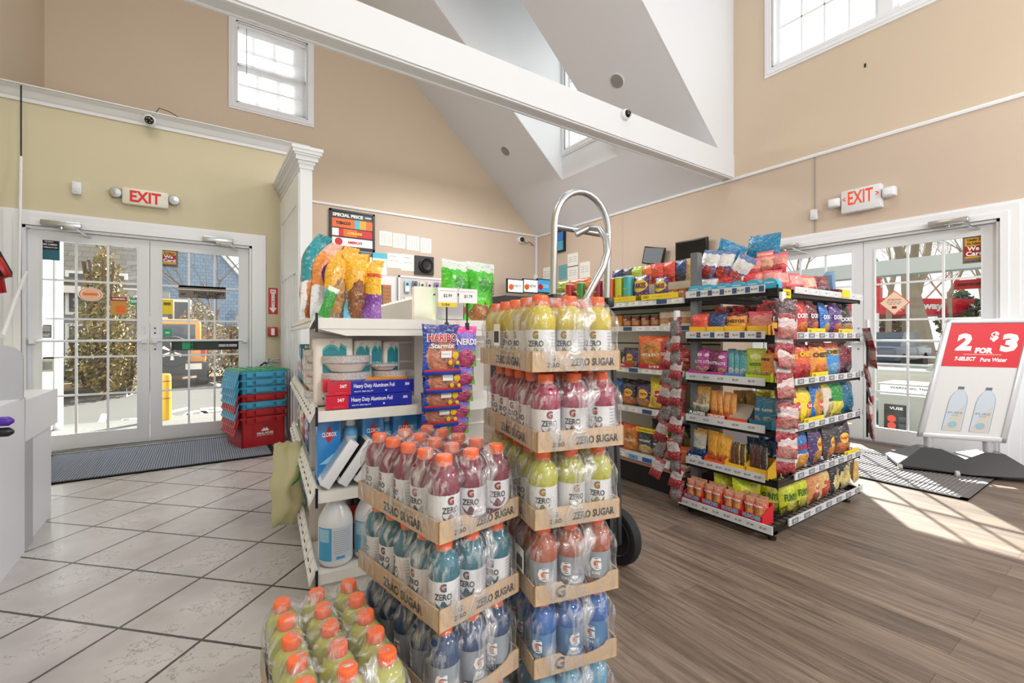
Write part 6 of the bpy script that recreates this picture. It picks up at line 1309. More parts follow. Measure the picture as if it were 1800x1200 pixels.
# menu monitors
for i, (x0, x1, c1, s, n) in enumerate([(893, 919, (236, 236, 232), 'ENJOY', 'left white'), (921, 945, (236, 236, 232), 'NEW', 'middle white'), (946, 966, (60, 150, 200), 'CO2', 'right blue')]):
    a, c = at(x0, 491, Y=YB-.5), at(x1, 514, Y=YB-.5); w = c.x-a.x; h = a.z-c.z
    t = thing('menu_monitor', '%s lit menu monitor near the far corner' % n, 'monitor', (a.x, YB-.5, c.z), 0, 'menu monitors'); b = MB(); b.box(-.02, w+.02, 0, .04, -.02, h+.02, BLACK); b.build('monitor_body', t)
    b = MB(); b.box(0, w, -.004, 0, 0, h, mat('screen_%d' % i, c1, .3, emit=.5)); b.text(s, w*.55, h*.25, INK if i < 2 else WINK, x=w*.6, z=h*.5, y=-.0048); b.cyl((w*.2, -.005, h*.4), (w*.2, -.004, h*.4), h*.25, ORP if i < 2 else REDP, 14); b.build('screen', t)
a = at(893, 514, Y=YB-.5); b = MB(); e = at(975, 514, Y=YB-.5); b.box(a.x-.1, e.x, YB-.55, YB-.05, 0, a.z-.06, mat('machine_dark', (60, 60, 64), .4)); b.box(a.x-.1, e.x, YB-.56, YB-.55, .9, 1.1, METAL); tag(b.build('drink_machine'), 'dark coffee machine counter under the menu monitors', 'machine')
# things on the right wall near the corner
def rboard(name, label, cat, x0, y0, x1, y1, m, txt=None, th=.004, **k): return board(name, label, cat, x0, y0, x1, y1, m, txt, th, X=XR-.001, **k)
o, w, h, _ = rboard('wall_screen', 'small blue framed screen behind the hand truck loop', 'screen', 978, 407, 995, 441, BLACK, th=.04)
b = MB(); b.box(.03, w-.04, -.043, -.04, .03, h*.5, mat('screen_cyan', (70, 150, 180), .3, emit=.2)); b.box(.03, w-.04, -.043, -.04, h*.52, h-.04, mat('screen_blue', (40, 110, 190), .3, emit=.2)); b.build('screen_face', o)
for i, (x0, y0, x1, y1, m, l) in enumerate([(955, 471, 968, 495, PAPER, 'white paper beside the far corner'), (982, 467, 997, 490, mat('teal_paper', (110, 170, 175), .6), 'teal paper behind the hand truck'), (998, 447, 1016, 467, PAPER, 'upper white notice behind the hand truck'), (998, 469, 1016, 492, PAPER, 'lower white notice behind the hand truck'), (1019, 462, 1037, 487, PAPER, 'white notice right of the stacked pair behind the hand truck')]):
    rboard('wall_notice', l, 'notice', x0, y0, x1, y1, m, [('lllll llll', .5, .7-.15*j, .7, .04, GREYP) for j in range(3)])
# two small televisions standing on the gondola top area / wall
for (nm_, lb_, q0, q1, ang_, sm_) in (('small_monitor', 'small grey-screened monitor mounted askew on the right wall', (1130, 434), (1166, 462), .22, mat('grey_screen', (120, 128, 135), .25)), ('television', 'black flat television mounted on the right wall', (1187, 421), (1243, 455), 0, mat('dark_screen', (14, 14, 16), .15))):
    a, c = at(*q0, X=XR-.1), at(*q1, X=XR-.1); w = a.y-c.y; h = (a.z+at(q1[0], q0[1], X=XR-.1).z)/2-c.z
    t = thing(nm_, lb_, 'television' if ang_ == 0 else 'monitor', (XR-.1, (a.y+c.y)/2, c.z+h/2), rot=(0, ang_, -PI/2)); b = MB(); b.rbox(-w/2, w/2, 0, .04, -h/2, h/2, .005, BLACK); b.build('screen_case', t)
    b = MB(); b.box(-w/2+.02, w/2-.02, -.002, 0, -h/2+.02, h/2-.02, sm_); b.build('screen', t); b = MB(); b.box(-.05, .05, .04, .1, -.05, .05, BLACK); b.build('wall_bracket', t)
p = at(1798, 415, X=XR); card('wall_sticker', 'sliver of a red sign at the right edge of the photo beside the door casing', 'sign', (XR, p.y-.02, p.z), -PI/2, .08, .3, REDP)
# ------------------------------------------------------------------ stickers on the doors
def stick(name, label, px0, py0, px1, py1, left, m, txt=None, parts=None, group=None):
    if left: a, c = at(px0, py0, Y=YY+.045), at(px1, py1, Y=YY+.045); w = c.x-a.x; loc = (a.x, YY+.045, c.z); rz = 0
    else: a, c = at(px0, py0, X=XR+.045), at(px1, py1, X=XR+.045); w = a.y-c.y; loc = (XR+.045, a.y, c.z); rz = -PI/2
    h = a.z-c.z; b = MB(); b.box(0, w, -.001, .0, 0, h, m)
    for i, (f0, f1, g0, g1, mm) in enumerate(parts or []): b.box(f0*w, f1*w, -.0016-.0003*i, -.001, g0*h, g1*h, mm)
    for s, fx_, fz, fw, fh, tm in (txt or []): b.text(s, fw*w, fh*h, tm, x=fx_*w, z=fz*h, y=-.004, bold=.03)
    return tag(b.build(name, None, loc, rz), label, 'sticker', group)
TS = mat('sticker_teal', (30, 100, 115), .5); GS = mat('sticker_grey', (112, 112, 106), .5); KS = mat('sticker_taupe', (120, 108, 96), .5); GO = mat('sticker_gold', (214, 160, 40), .5); DR = mat('sticker_dark_red', (160, 34, 34), .5); GNS = mat('sticker_green', (40, 160, 110), .5)
stick('door_sticker', 'square teal notice sticker at the top left of the left doors', 67, 415, 105, 458, True, TS, [('YOU ARE ON', .5, .8, .4, .06, WINK), ('VIDEO CAMERA', .5, .68, .8, .08, WINK), ('surveillance in use', .5, .56, .8, .06, WINK)], [(.05, .95, .45, .88, INK)])
stick('door_sticker', 'grey text sticker left of the push bar on the left doors', 66, 570, 91, 594, True, GS, [('notice to all', .5, .3, .7, .08, WINK), ('customers', .5, .18, .6, .08, WINK)], [(.1, .9, .5, .9, mat('sticker_pale', (165, 165, 158), .5))])
stick('door_sticker', 'pale square sticker with a blank code area low on the left doors', 70, 628, 95, 653, True, mat('sticker_cream', (214, 214, 200), .5), None, [(.12, .88, .15, .7, mat('sticker_pale', (165, 165, 158), .5))])
# oval sticker
p = at(159, 517, Y=YY+.044); t = MB(); M = Matrix.Translation((0, 0, 0)) @ Matrix.Diagonal((1.35, 1, 1, 1)) @ Matrix.Rotation(PI/2, 4, 'X'); t.lathe([(.068, 0), (.068, .001)], WINK, 30, M); t.lathe([(.062, 0), (.062, .0015)], ORP, 30, M); t.lathe([(.055, 0), (.055, .002)], WINK, 30, M); t.lathe([(.05, 0), (.05, .0024)], mat('pale_orange', (240, 190, 150), .5), 30, M); t.text('mmmmmm', .11, .025, ORP, y=-.0035, bold=.05)
tag(t.build('oval_sticker', None, tuple(p)), 'oval orange and white sticker on the left door leaf', 'sticker')
stick('door_sticker', 'red and amber square sticker beside the centre stile of the left leaf', 194, 521, 223, 553, True, mat('sticker_amber', (200, 150, 70), .6), [('WARNING', .5, .88, .8, .1, WINK)], [(0, 1, .77, 1, DR), (.35, .9, .1, .5, ORP)])
stick('door_sticker', 'small green sticker near the centre stile of the left leaf', 228, 523, 244, 536, True, GNS, [('mmmm', .5, .5, .8, .4, WINK)])
stick('door_sticker', 'brown We Card sticker at the top left of the right-hand leaf of the left doors', 282, 434, 313, 470, True, KS, [('Under 21', .5, .9, .7, .1, INK), ('No Tobacco', .5, .7, .6, .09, INK), ('We', .45, .52, .5, .16, WINK), ('Card', .5, .34, .7, .16, WINK), ('Please Have ID Ready', .5, .07, .8, .06, INK)], [(.12, .88, .16, .82, GO), (.12, .88, .26, .62, DR)])
stick('door_sticker', 'wide brown FOOD STAMPS ACCEPTED sticker across the right-hand leaf', 314, 501, 397, 526, True, KS, [('FOOD STAMPS', .64, .42, .66, .26, INK), ('ACCEPTED', .62, .15, .48, .26, INK), ('EBT', .1, .3, .1, .15, INK)], [(0, 1, .66, .72, PAPER)])
stick('door_sticker', 'yellow sticker low at the left of the right-hand leaf', 284, 526, 304, 552, True, YEL, [('mmm', .5, .7, .6, .2, INK)])
stick('door_sticker', 'small mint sticker below the yellow one on the right-hand leaf', 287, 578, 302, 591, True, GNS, [('mm', .5, .5, .5, .25, WINK)])
stick('door_sticker', 'dark banner sticker under the push bar of the right-hand leaf', 301, 600, 421, 614, True, mat('sticker_dark_green', (40, 58, 50), .5), [('$5K', .32, .5, .12, .75, mat('dark_ink', (16, 40, 30), .5)), ('mmmmm mm mmmmmm', .82, .5, .28, .3, WINK)], [(.68, 1, 0, 1, INK), (.15, .3, .1, .9, GNS)])
stick('door_sticker', 'large brown We Card sticker at the top right of the right doors', 1692, 418, 1735, 460, False, KS, [('Under 21', .5, .88, .6, .1, INK), ('No Tobacco', .5, .74, .6, .09, INK), ('We', .45, .55, .5, .17, WINK), ('Card', .5, .36, .72, .17, WINK), ('Please Have ID Ready', .5, .07, .8, .06, INK)], [(.1, .9, .2, .95, GO), (.06, .94, .26, .65, DR)])
stick('door_sticker', 'dark red strip sticker under the large We Card sticker', 1677, 493, 1733, 506, False, DR, [('mmmmmm mmm mmmm', .5, .5, .8, .3, INK)])
p = at(1572, 532, X=XR+.044); b = MB(); M = Matrix.Rotation(-PI/2, 4, 'Z') @ Matrix.Rotation(PI/4, 4, 'Y'); M0 = Matrix.Rotation(PI/4, 4, 'Y')
b.box(-.09, .09, -.001, 0, -.09, .09, mat('sticker_coral', (226, 90, 70), .5), M0); b.box(-.082, .082, -.0018, -.001, -.082, .082, mat('sticker_ivory', (240, 215, 190), .5), M0); b.text('ATTENTION', .11, .02, REDP, y=-.0025, z=.03); b.text('lll llll lll lllll', .12, .008, INK, y=-.0025, z=.005); b.text('llll lll llll', .09, .008, INK, y=-.0025, z=-.012); b.box(-.02, .02, -.0024, -.0018, -.06, -.035, DR)
tag(b.build('diamond_sticker', None, tuple(p), -PI/2), 'red and cream diamond sticker on the right doors', 'sticker')
# ------------------------------------------------------------------ outside
ASPH = mat('asphalt', (92, 90, 86), .9, var=.12, vscale=3); CONC = mat('concrete', (112, 110, 106), .85, var=.06, vscale=2)
b = MB(); b.box(-30, 60, YB+.0, 60, -.4, -.1, ASPH); b.box(XR+1.3, 60, -40, YB, -.8, -.5, ASPH); b.box(-30, -1.7, -5, YB, -.4, -.1, ASPH)
b.box(-1.68, 1.1, YY+.12, YB+.5, -.1, -.02, CONC); b.box(XR+.16, XR+1.35, -3, YB, -.7, -.02, CONC)
tag(b.build('parking_ground'), 'sunlit asphalt parking lot outside both pairs of doors', 'ground', kind='structure')
PW = mat('road_paint', (238, 238, 232), .7)
b = MB()
def gq(px): return [tuple(at(x, y, Z=-.095)) for x, y in px]
for q in ([(165, 760), (178, 760), (190, 727), (178, 727)], [(222, 698), (238, 690), (228, 668), (222, 668)], [(345, 662), (352, 660), (392, 676), (384, 679)], [(300, 722), (330, 715), (330, 719), (300, 726)]):
    p = gq(q); b.add(p+[(x, y, z-.01) for x, y, z in p], [(0, 1, 2, 3)], PW)
tag(b.build('parking_lines'), 'white painted parking lines on the asphalt', 'road marking')
b = MB()
for s, px, py, w in (('N', 312, 735, .35), ('O', 345, 728, .35), ('P', 375, 722, .35), ('A', 215, 745, .4), ('R', 240, 742, .4)):
    vs, fs = text_geo(s, .03); p = at(px, py, Z=-.094); b.add([(p.x+x*w, p.y+y*.9, -.094) for x, y in vs], fs, PW)
tag(b.build('painted_letters'), 'large white letters painted on the asphalt near the left doors', 'road marking')
# bollard
BY = mat('bollard_yellow', (250, 190, 20), .4); t = thing('bollard', 'yellow bollard with two dark bands outside the left doors', 'bollard', tuple(at(290, 748, Z=-.1)))
b = MB(); b.lathe([(.07, 0), (.07, .66), (.065, .69), (.05, .705), (0, .71)], BY, 20); b.build('bollard_post', t)
for z in (.37, .60): b = MB(); b.lathe([(.071, z), (.071, z+.012)], mat('brown_band', (140, 80, 30), .5), 20); b.build('band', t)
# building helper
def shingled(name, c1, c2, sc, roww=.1, hh=.12):
    m = bpy.data.materials.new(name); m.use_nodes = True; nt = m.node_tree; bs = nt.nodes['Principled BSDF']; br = nt.nodes.new('ShaderNodeTexBrick'); tc = nt.nodes.new('ShaderNodeTexCoord')
    mp = nt.nodes.new('ShaderNodeMapping'); mp.inputs['Rotation'].default_value = (PI/2, 0, 0); nt.links.new(tc.outputs['Object'], mp.inputs[0])
    br.inputs['Scale'].default_value = sc; br.inputs['Color1'].default_value = lin(c1); br.inputs['Color2'].default_value = lin(c2); br.inputs['Mortar'].default_value = tuple(x*.6 for x in lin(c2)[:3])+(1,)
    br.inputs['Brick Width'].default_value = roww; br.inputs['Row Height'].default_value = hh; br.inputs['Mortar Size'].default_value = .01; nt.links.new(mp.outputs[0], br.inputs['Vector']); nt.links.new(br.outputs['Color'], bs.inputs['Base Color']); bs.inputs['Roughness'].default_value = .9; return m
SID1 = shingled('grey_siding', (140, 146, 158), (132, 138, 150), 1, 4, .14); SID2 = shingled('blue_shingle', (146, 172, 200), (130, 156, 186), 1, .22, .16); ROOF = shingled('roof_shingle', (122, 118, 112), (108, 104, 100), 1, .3, .18)
SID3 = shingled('cream_siding', (222, 212, 190), (214, 204, 182), 1, 4, .16)
GLD = mat('house_glass', (70, 84, 100), .15)
def house(name, label, x0, x1, y, depth, eave, ridge, wm, gable=False, wins=(), rot=0, over=.25):
    t = thing(name, label, 'house', (x0, y, -.1), rot); w = x1-x0; b = MB()
    b.box(0, w, 0, depth, 0, eave, wm)
    if gable: b.prism([(0, eave), (w, eave), (w/2, ridge)], 0, depth, wm)
    else:
        for x in (0, w-.02): b.add([(x, 0, eave), (x, depth, eave), (x, depth/2, ridge), (x+.02, 0, eave), (x+.02, depth, eave), (x+.02, depth/2, ridge)], [(0, 1, 2), (5, 4, 3), (0, 2, 5, 3), (1, 4, 5, 2)], wm)
    b.build('walls', t); b = MB(); o_ = over
    if gable:
        for s in (0, 1):
            a = [(-o_, eave-.15), (w/2, ridge+.1), (w/2, ridge+.2), (-o_, eave-.03)] if s == 0 else [(w+o_, eave-.15), (w/2, ridge+.1), (w/2, ridge+.2), (w+o_, eave-.03)]
            b.prism(a, -o_, depth+o_, ROOF)
    else:
        for s in (0, 1):
            y0, y1 = (-o_, depth/2) if s == 0 else (depth+o_, depth/2)
            vs = [(-o_, y0, eave-.1), (w+o_, y0, eave-.1), (w+o_, y1, ridge+.1), (-o_, y1, ridge+.1)]; vs += [(x, yy, z+.12) for x, yy, z in vs]
            b.add(vs, [(0, 1, 2, 3), (7, 6, 5, 4), (0, 4, 5, 1), (1, 5, 6, 2), (2, 6, 7, 3), (3, 7, 4, 0)], ROOF)
    b.build('roof', t)
    b = MB()
    if gable:
        for s in (0, 1):
            xa, xb = (-o_, w/2) if s == 0 else (w+o_, w/2); b.prism([(xa, eave-.15), (xb, ridge+.1), (xb, ridge-.12), (xa, eave-.36)], -o_-.03, -o_, WINK)
    else: b.box(-o_, w+o_, -o_-.02, -o_, eave-.28, eave-.08, WINK)
    b.box(-.02, .1, -.02, 0, 0, eave, WINK); b.box(w-.1, w+.02, -.02, 0, 0, eave, WINK); b.build('white_trim', t)
    for (wx, wz, ww, wh) in wins:
        f = MB(); f.box(wx-.08, wx+ww+.08, -.05, 0, wz-.08, wz+wh+.08, WINK); fo = f.build('window', t); g = MB(); g.box(wx, wx+ww, -.06, -.05, wz, wz+wh, GLD); g.box(wx, wx+ww, -.065, -.06, wz+wh/2-.02, wz+wh/2+.02, WINK); g.box(wx+ww/2-.02, wx+ww/2+.02, -.065, -.06, wz, wz+wh, WINK); g.build('pane', fo)
    return t
# gray house left: spans px 60-215 at ~15 m
D1_ = 17
def hx(px, Y): return at(px, 590, Y=Y).x
hy = 17.8
e = at(160, 500, Y=hy).z+.1; rd = at(200, 440, Y=hy+3).z+.5
house('grey_house', 'grey sided house with shingled roof beyond the parking lot', hx(80, hy)-3, hx(232, hy), hy, 7, e, e+2.9, SID1, wins=[(hx(122, hy)-hx(80, hy)+3, 1.9, .7, 1.1), (hx(155, hy)-hx(80, hy)+3, 1.9, .8, 1.1), (hx(122, hy)-hx(80, hy)+3, .3, .8, 1.2)])
hy2 = 25.5; x0, x1 = hx(236, hy2), hx(440, hy2); e = at(330, 525, Y=hy2).z+.1; r_ = at(330, 425, Y=hy2).z+.1
house('blue_house', 'pale blue shingled gable house behind the right-hand leaf of the left doors', x0-.5, x1+.5, hy2, 8, e, r_+.8, SID2, gable=True, wins=[((x1-x0)*.35, 1.0, .9, 1.4)])
hy3 = 16.4; x0, x1 = hx(222, hy3), hx(300, hy3); e = at(250, 552, Y=hy3).z+.1
house('porch_house', 'low cream building with blue shuttered window left of the parked car', x0, x1-.3, hy3, 1.2, e, e+.5, SID3, wins=[(.7, .9, .7, 1.3)])
# foliage helper: clustered leaf cards as real small leaves
LEAFC = {}
def leafm(n, c): return mat('leaf_'+n, c, .7)
def bush(name, label, cat, loc, rx, ry, h, n, m, m2, seed, ls=.07, stems=True, group=None):
    R = random.Random(seed); t = thing(name, label, cat, loc, 0, group); b = MB()
    if stems:
        for k in range(7):
            a = R.random()*2*PI; b.tube([(0, 0, 0), (math.cos(a)*rx*.4, math.sin(a)*ry*.4, h*.5), (math.cos(a)*rx*.7, math.sin(a)*ry*.7, h*.9)], .02, mat('bark', (90, 72, 58), .9), 5)
        b.build('stems', t)
    b = MB(); vs = []
    for i in range(n):
        while 1:
            x, y, z = R.uniform(-1, 1), R.uniform(-1, 1), R.uniform(-1, 1); q = x*x+y*y+z*z
            if q < 1 and (q > .25 or R.random() < .4): break
        wz = 1-.6*max(0, z)**1.3
        p = Vector((x*rx*wz, y*ry*wz, h*.52+z*h*.5))+Vector((R.gauss(0, .04), R.gauss(0, .04), 0))
        d = Vector((R.gauss(0, 1), R.gauss(0, 1), R.gauss(0, 1))).normalized(); u = d.orthogonal().normalized()*ls*R.uniform(.6, 1.3); v = d.cross(u).normalized()*ls*.55
        b.add([p-u, p-v, p+u, p+v], [(0, 1, 2, 3)], m if R.random() < .6 else m2)
    b.build('leaves', t, ang=80); return t
LG1, LG2 = leafm('gold', (158, 138, 82)), leafm('olive', (112, 104, 68)); LO1, LO2 = leafm('green', (112, 112, 74)), leafm('brown', (150, 132, 100))
p = at(172, 710, Z=-.1); bush('shrub', 'tall golden-leaved shrub seen through the left door leaf', 'shrub', (p.x, p.y+.6, -.1), .42, .4, 2.9, 2600, LG1, LG2, 1, ls=.042)
p = at(215, 705, Z=-.1); bush('shrub', 'golden shrub in front of the low cream building', 'shrub', (p.x, p.y+1.0, -.1), .42, .4, 2.0, 1900, LG1, LG2, 2, ls=.042)
p = at(130, 705, Z=-.1); bush('shrub', 'small dark shrub left of the tall golden one', 'shrub', (p.x, p.y+1.2, -.1), .4, .4, 1.3, 900, LO1, LG1, 3, ls=.042)
p = at(350, 660, d=13.0); bush('shrub', 'rounded olive shrub behind the parked car', 'shrub', (p.x, p.y, -.1), .75, .6, 2.2, 2000, LO1, LO2, 4, ls=.05)
p = at(408, 655, d=12.3); bush('shrub', 'golden brown shrub at the right of the right-hand leaf', 'shrub', (p.x, p.y, -.1), 1.2, .7, 1.5, 2200, LG2, LO2, 5, ls=.05)
p = at(322, 640, d=15.2); bush('shrub', 'pale shrub behind the parked car roof', 'shrub', (p.x, p.y+1.5, -.1), .6, .6, 2.2, 900, LG1, LO2, 6, ls=.05)
def tree(name, label, loc, h, r, seed, depth=5, spread=.55, m=None, lean=(0, 0), br=3):
    R = random.Random(seed); t = thing(name, label, 'tree', loc); b = MB(); m = m or mat('bark', (96, 80, 66), .9)
    def rec(p, d, L, r, k):
        pts = [p]; dd = d.copy()
        for i in range(3): dd = (dd+Vector((R.gauss(0, .12), R.gauss(0, .12), R.gauss(0, .06)))).normalized(); pts.append(pts[-1]+dd*L/3)
        b.tube(pts, r, m, 6 if k > 2 else 4, rr=[r, r*.9, r*.8, r*.68])
        if k == 0: return
        for i in range(br if k < depth else br+1):
            a = R.random()*2*PI; s = spread*R.uniform(.6, 1.3); u = dd.orthogonal().normalized(); v = dd.cross(u)
            nd = (dd+(u*math.cos(a)+v*math.sin(a))*s+Vector((0, 0, .08))).normalized(); f = R.uniform(.35, 1)
            rec(pts[1].lerp(pts[3], f), nd, L*R.uniform(.6, .85), r*.42, k-1)
    rec(Vector((0, 0, 0)), Vector((lean[0], lean[1], 1)).normalized(), h*.38, r, depth); b.build('branches', t); return t
p = at(425, 650, Z=-.1); tree('bare_tree', 'bare tree at the right of the left doors', tuple(p), 6.5, .09, 11, lean=(-.3, 0))
# curb and lamp
b = MB(); pa, pb = at(60, 706, Z=-.1), at(460, 662, Z=-.1); d = (pb-pa).normalized(); n = Vector((-d.y, d.x, 0))
pa -= d*3; pb += d*3
q = [pa, pb, pb+n*.15, pa+n*.15]; b.add([tuple(x) for x in q]+[(x.x, x.y, .04) for x in q], [(0, 1, 2, 3), (4, 5, 6, 7), (0, 1, 5, 4), (1, 2, 6, 5), (2, 3, 7, 6), (3, 0, 4, 7)], CONC)
q = [pa+n*.15, pb+n*.15, pb+n*2.2, pa+n*2.2]; b.add([(x.x, x.y, .02) for x in q], [(0, 1, 2, 3)], mat('mulch', (150, 128, 104), .95, var=.4, vscale=30)); tag(b.build('kerb_bed'), 'kerb and mulch bed along the far side of the lot', 'kerb', kind='structure')
p = at(237, 690, Z=-.1); t = thing('garden_lamp', 'white post lamp with small lantern near the centre stile', 'lamp post', (p.x, p.y, -.1)); sc = 1
b = MB(); b.rbox(-.13, .13, -.13, .13, 0, 1.55, .01, WINK); b.rbox(-.17, .17, -.17, .17, 1.5, 1.58, .01, WINK); b.build('lamp_column', t)
b = MB(); b.cyl((0, 0, 1.58), (0, 0, 1.68), .04, BLACK); b.lathe([(.1, 1.68), (.14, 1.9), (.05, 2.02), (.02, 2.08)], mat('lantern_glass', (190, 200, 200), .2), 8); b.build('lantern', t)
# parked SUV (rear view with spare wheel)
OR2 = mat('suv_orange', (240, 160, 60), .3, coat=.6); p = at(296, 685, Z=-.1); t = thing('parked_suv', 'orange off-road vehicle with rear spare wheel parked outside the left doors', 'car', (p.x, p.y+.5, -.1), .03)
b = MB(); b.rbox(-.72, .72, 0, 3.2, .45, 1.02, .08, OR2, seg=3); b.rbox(-.62, .62, .1, 2.0, 1.0, 1.62, .1, OR2, seg=3); b.build('car_body', t)
b = MB(); b.rbox(-.5, .5, .085, .12, 1.14, 1.5, .02, GLD); b.build('rear_window', t)
b = MB(); b.rbox(-.76, .76, -.12, .12, .28, .6, .05, BLACK); b.build('rear_bumper', t)
for s in (-1, 1):
    b = MB(); b.rbox(s*.66-.05, s*.66+.05, -.03, .02, .72, .95, .015, REDP); b.build('tail_light', t)
    for y in (.55, 2.6):
        b = MB(); M = Matrix.Translation((s*.66, y, .36)) @ Matrix.Rotation(PI/2, 4, 'Y'); b.lathe([(.2, -.12), (.34, -.12), (.36, -.08), (.36, .08), (.34, .12), (.2, .12)], RUB, 26, M); b.lathe([(0, -.1), (.2, -.1), (.2, .1), (0, .1)], METAL, 20, M); b.build('wheel', t)
b = MB(); M = Matrix.Translation((.05, -.16, .86)) @ Matrix.Rotation(PI/2, 4, 'X'); b.lathe([(.2, -.1), (.34, -.1), (.36, -.06), (.36, .07), (.34, .1), (.2, .1)], RUB, 30, M); sp = b.build('spare_tyre', t)
b = MB(); b.lathe([(0, .05), (.2, .08), (.21, .1), (0, .06)], METAL, 24, M)
for k in range(6): a = k*PI/3; b.prism([(-.015, .05), (.015, .05), (.035, .2), (-.035, .2)], -.0, .03, WINK, Matrix.Translation((.05, -.29, .86)) @ Matrix.Rotation(a, 4, 'Y'))
b.build('alloy_spokes', sp)
b = MB(); b.box(.3, .62, -.135, -.12, .42, .56, WINK); b.build('number_plate', t)
# second dark vehicle edge / people carrier behind stile
# ------------------------------------------------------------------ right side exterior
RS = mat('canopy_red', (214, 24, 52), .45)
def rp(px, py, d): return at(px, py, d=d)
# station canopy
a, c = at(1540, 522, d=30), at(1672, 552, d=30)
e = rp(1715, 527, 31); f = rp(1480, 527, 30)
dv = (e-f); L_ = Vector((dv.x, dv.y, 0)).length; rz = math.atan2(dv.y, dv.x)
t = thing('station_canopy', 'red fuel station canopy with white lettering across the road', 'canopy', (f.x, f.y, 0), rz); zt_, zb_ = EYE+67/800*30, EYE+38/800*30
b = MB(); b.box(0, L_, 0, 6, zb_, zt_, RS); b.build('canopy_roof', t)
b = MB(); tx = rp(1620, 537, 30); b.text('Speedway.', 3.9, .62, WINK, x=(tx-f).length+.35, z=(zt_+zb_)/2, y=-.02, bold=.05); b.build('lettering', t)
for k, x in enumerate((2.4, 6.8)): b = MB(); b.box(x, x+.35, 2.0, 2.35, -.1, zb_, mat('canopy_column', (205, 200, 192), .6)); b.build('column', t)
for k, x in enumerate((1.8, 5.2)):
    b = MB(); b.rbox(x, x+.8, 2.5, 3.0, -.1, 1.7, .04, DGREY); b.box(x+.1, x+.7, 2.49, 2.5, 1.0, 1.5, RS); b.build('fuel_pump', t)
# pylon sign
a = rp(1540, 500, 28); b = MB(); b.box(a.x-.25, a.x+.25, a.y-.25, a.y+.25, 2.8, 4.8, RS); b.cyl((a.x, a.y, -.1), (a.x, a.y, 2.5), .15, WINK); b.text('S', .3, .5, WINK, z=4.3, x=a.x, y=a.y-.27); tag(b.build('price_pylon'), 'red pylon sign left of the station canopy', 'sign')
# pale awning / gutter beam across the view
b = MB(); a, c = at(1300, 492, X=9.5), at(1800, 430, X=9.5); b.box(11.5, 11.9, -6, 9, 2.35, 2.65, mat('pale_beam', (150, 160, 166), .5))
for y in (8.5, -5.8): b.box(11.6, 11.8, y-.1, y+.1, -.5, 2.35, mat('pale_beam', (150, 160, 166), .5))
tag(b.build('porch_beam'), 'pale blue-grey beam on posts running past the right doors', 'beam')
# pick-up truck
PWH = mat('truck_white', (150, 160, 162), .25, coat=.6); p = at(1600, 700, d=7.6)
t = thing('pickup_truck', 'white pick-up truck parked outside the right doors', 'truck', (9.6, 1.1, -.5), PI/2)
b = MB(); b.rbox(-2.9, 2.9, -.95, .95, .42, 1.12, .1, PWH, seg=3); b.prism([(-1.5, 1.1), (-1.15, 1.72), (.35, 1.75), (1.0, 1.1)], -.85, .85, PWH); b.build('car_body', t)
b = MB()
for y in (-.86, .85): b.prism([(-1.2, 1.15), (-.98, 1.62), (-.35, 1.64), (-.35, 1.15)], y, y+.012, GLD); b.prism([(-.25, 1.15), (-.25, 1.64), (.3, 1.64), (.75, 1.15)], y, y+.012, GLD)
b.build('side_windows', t)
b = MB(); b.box(-2.9, 2.9, .945, .965, .62, .66, METAL); b.box(-2.9, 2.9, -.965, -.945, .62, .66, METAL); b.build('side_trim', t)
b = MB(); b.rbox(.5, .7, .95, 1.15, 1.1, 1.28, .03, BLACK); b.build('wing_mirror', t)
for x in (-1.9, 1.95):
    for s in (-1, 1): b = MB(); M = Matrix.Translation((x, s*.86, .4)) @ Matrix.Rotation(PI/2, 4, 'X'); b.lathe([(.22, -.12), (.37, -.12), (.4, -.08), (.4, .08), (.37, .12), (.22, .12)], RUB, 26, M); b.lathe([(0, -.1), (.22, -.1), (.22, .1), (0, .1)], METAL, 20, M); b.build('wheel', t)
# outdoor vape-ad cabinet
p = at(1600, 775, X=6.35); t = thing('advert_cabinet', 'grey outdoor cabinet with nicotine warning and red capsule advert outside the right doors', 'cabinet', (6.5, 1.80, -.02), -PI/2)
b = MB(); b.rbox(-.16, .56, 0, .5, 0, .60, .01, mat('cabinet_grey', (150, 152, 146), .5)); b.build('cabinet_body', t)
b = MB(); b.box(-.14, .54, -.004, 0, .47, .58, WINK); b.text('WARNING: This product', .5, .03, INK, x=.2, z=.55, y=-.006); b.text('contains nicotine. Nicotine is an', .56, .028, INK, x=.2, z=.50, y=-.006); b.build('warning_panel', t)
b = MB(); b.rbox(-.10, .12, -.012, 0, .04, .36, .01, BLACK); b.text('VUSE', .12, .03, WINK, x=.01, z=.32, y=-.014)
for zz in (.12, .2): b.lathe([(.04, 0), (.04, .002)], mat('ad_red', (214, 70, 50), .5), 16, Matrix.Translation((-.03, -.013, zz)) @ Matrix.Rotation(PI/2, 4, 'X')); b.rbox(.03, .1, -.016, -.012, zz-.04, zz+.03, .004, DGREY)
b.build('advert_panel', t)
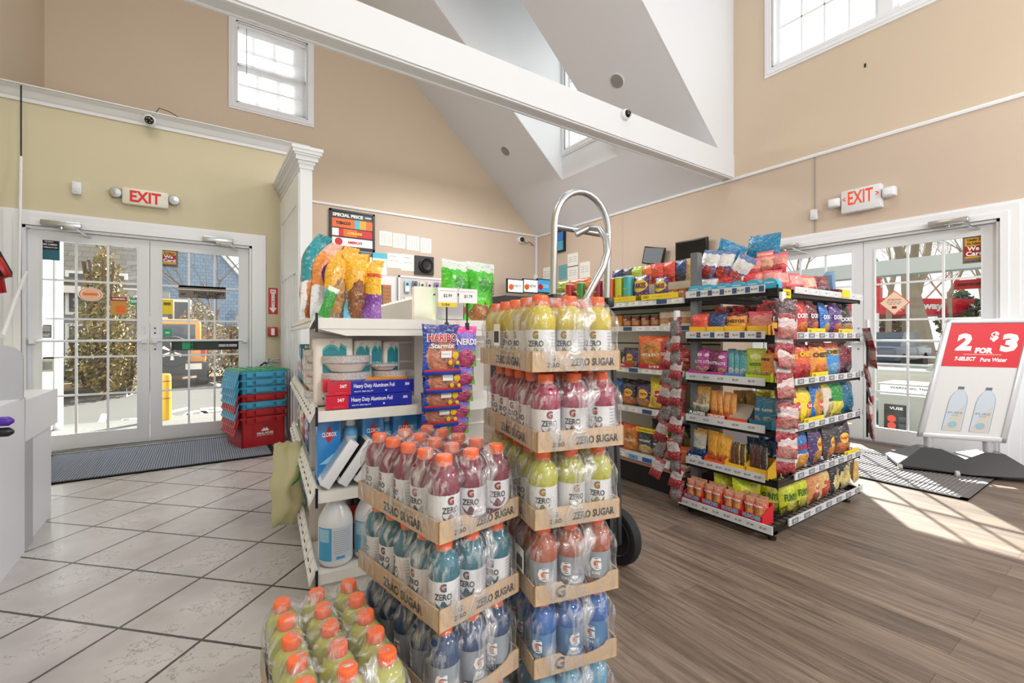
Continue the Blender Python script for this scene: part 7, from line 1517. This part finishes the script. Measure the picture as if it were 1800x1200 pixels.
for i in range(2):
    b = MB(); b.rbox(0, .3, 0, .25, 0, .18, .01, mat('wood_crate', (190, 160, 120), .8)); tag(b.build('wood_bundle', None, (6.5, 2.5, -.02+i*.19), -PI/2), 'bundle of pale firewood outside the right doors, %s one' % ['lower', 'upper'][i], 'firewood')
b = MB(); b.lathe([(.28, -.1), (.33, -.08), (.33, .08), (.28, .1)], RUB, 24, Matrix.Translation((8.6, 4.6, .33)) @ Matrix.Rotation(PI/2, 4, 'Y'))
BRK = mat('pale_bark', (150, 138, 122), .9, var=.3, vscale=3)
for i, (px, d, h, r_, sd, l) in enumerate([(1628, 20, 13, .40, 21, 'thick-trunked bare tree behind the station lettering'), (1560, 24, 11, .15, 22, 'bare tree left of the thick trunk'), (1700, 18, 10, .14, 23, 'bare tree at the right of the right doors'), (1590, 34, 12, .16, 24, 'distant bare tree above the canopy'), (1450, 26, 10, .14, 25, 'bare tree seen above the candy shelf'), (1670, 30, 11, .15, 26, 'bare tree far behind the canopy end')]):
    p = at(px, 590, d=d); tree('bare_tree', l, (p.x, p.y, -.1), h, r_, sd, m=BRK, br=3, depth=5)
for i, (px, d, w, h) in enumerate([(1580, 40, 6, 4), (1690, 38, 6, 5), (1500, 42, 7, 4), (1740, 30, 5, 4)]):
    p = at(px, 590, d=d); bush('hedge', 'evergreen hedge beyond the fuel station, %s of four' % ORD[i], 'hedge', (p.x, p.y, -.1), w/2, 1.5, h, 1800, leafm('dark', (80, 92, 70)), LO1, 30+i, ls=.22, stems=False)
t = thing('parked_sedan', 'dark blue car parked beyond the white pick-up', 'car', tuple(at(1560, 625, d=17))); t.location.z = -.1; b = MB(); b.rbox(-2, 2, -.8, .8, .35, .85, .1, mat('car_blue', (50, 70, 100), .3, coat=.5)); b.prism([(-1.2, .85), (-.8, 1.35), (.7, 1.35), (1.2, .85)], -.7, .7, GLD); b.build('car_body', t)
for x in (-1.2, 1.2): b = MB(); b.lathe([(.3, -.8), (.32, -.78), (.32, .78), (.3, .8)], RUB, 20, Matrix.Translation((x, 0, .3)) @ Matrix.Rotation(PI/2, 4, 'X')); b.build('wheel_pair', t)
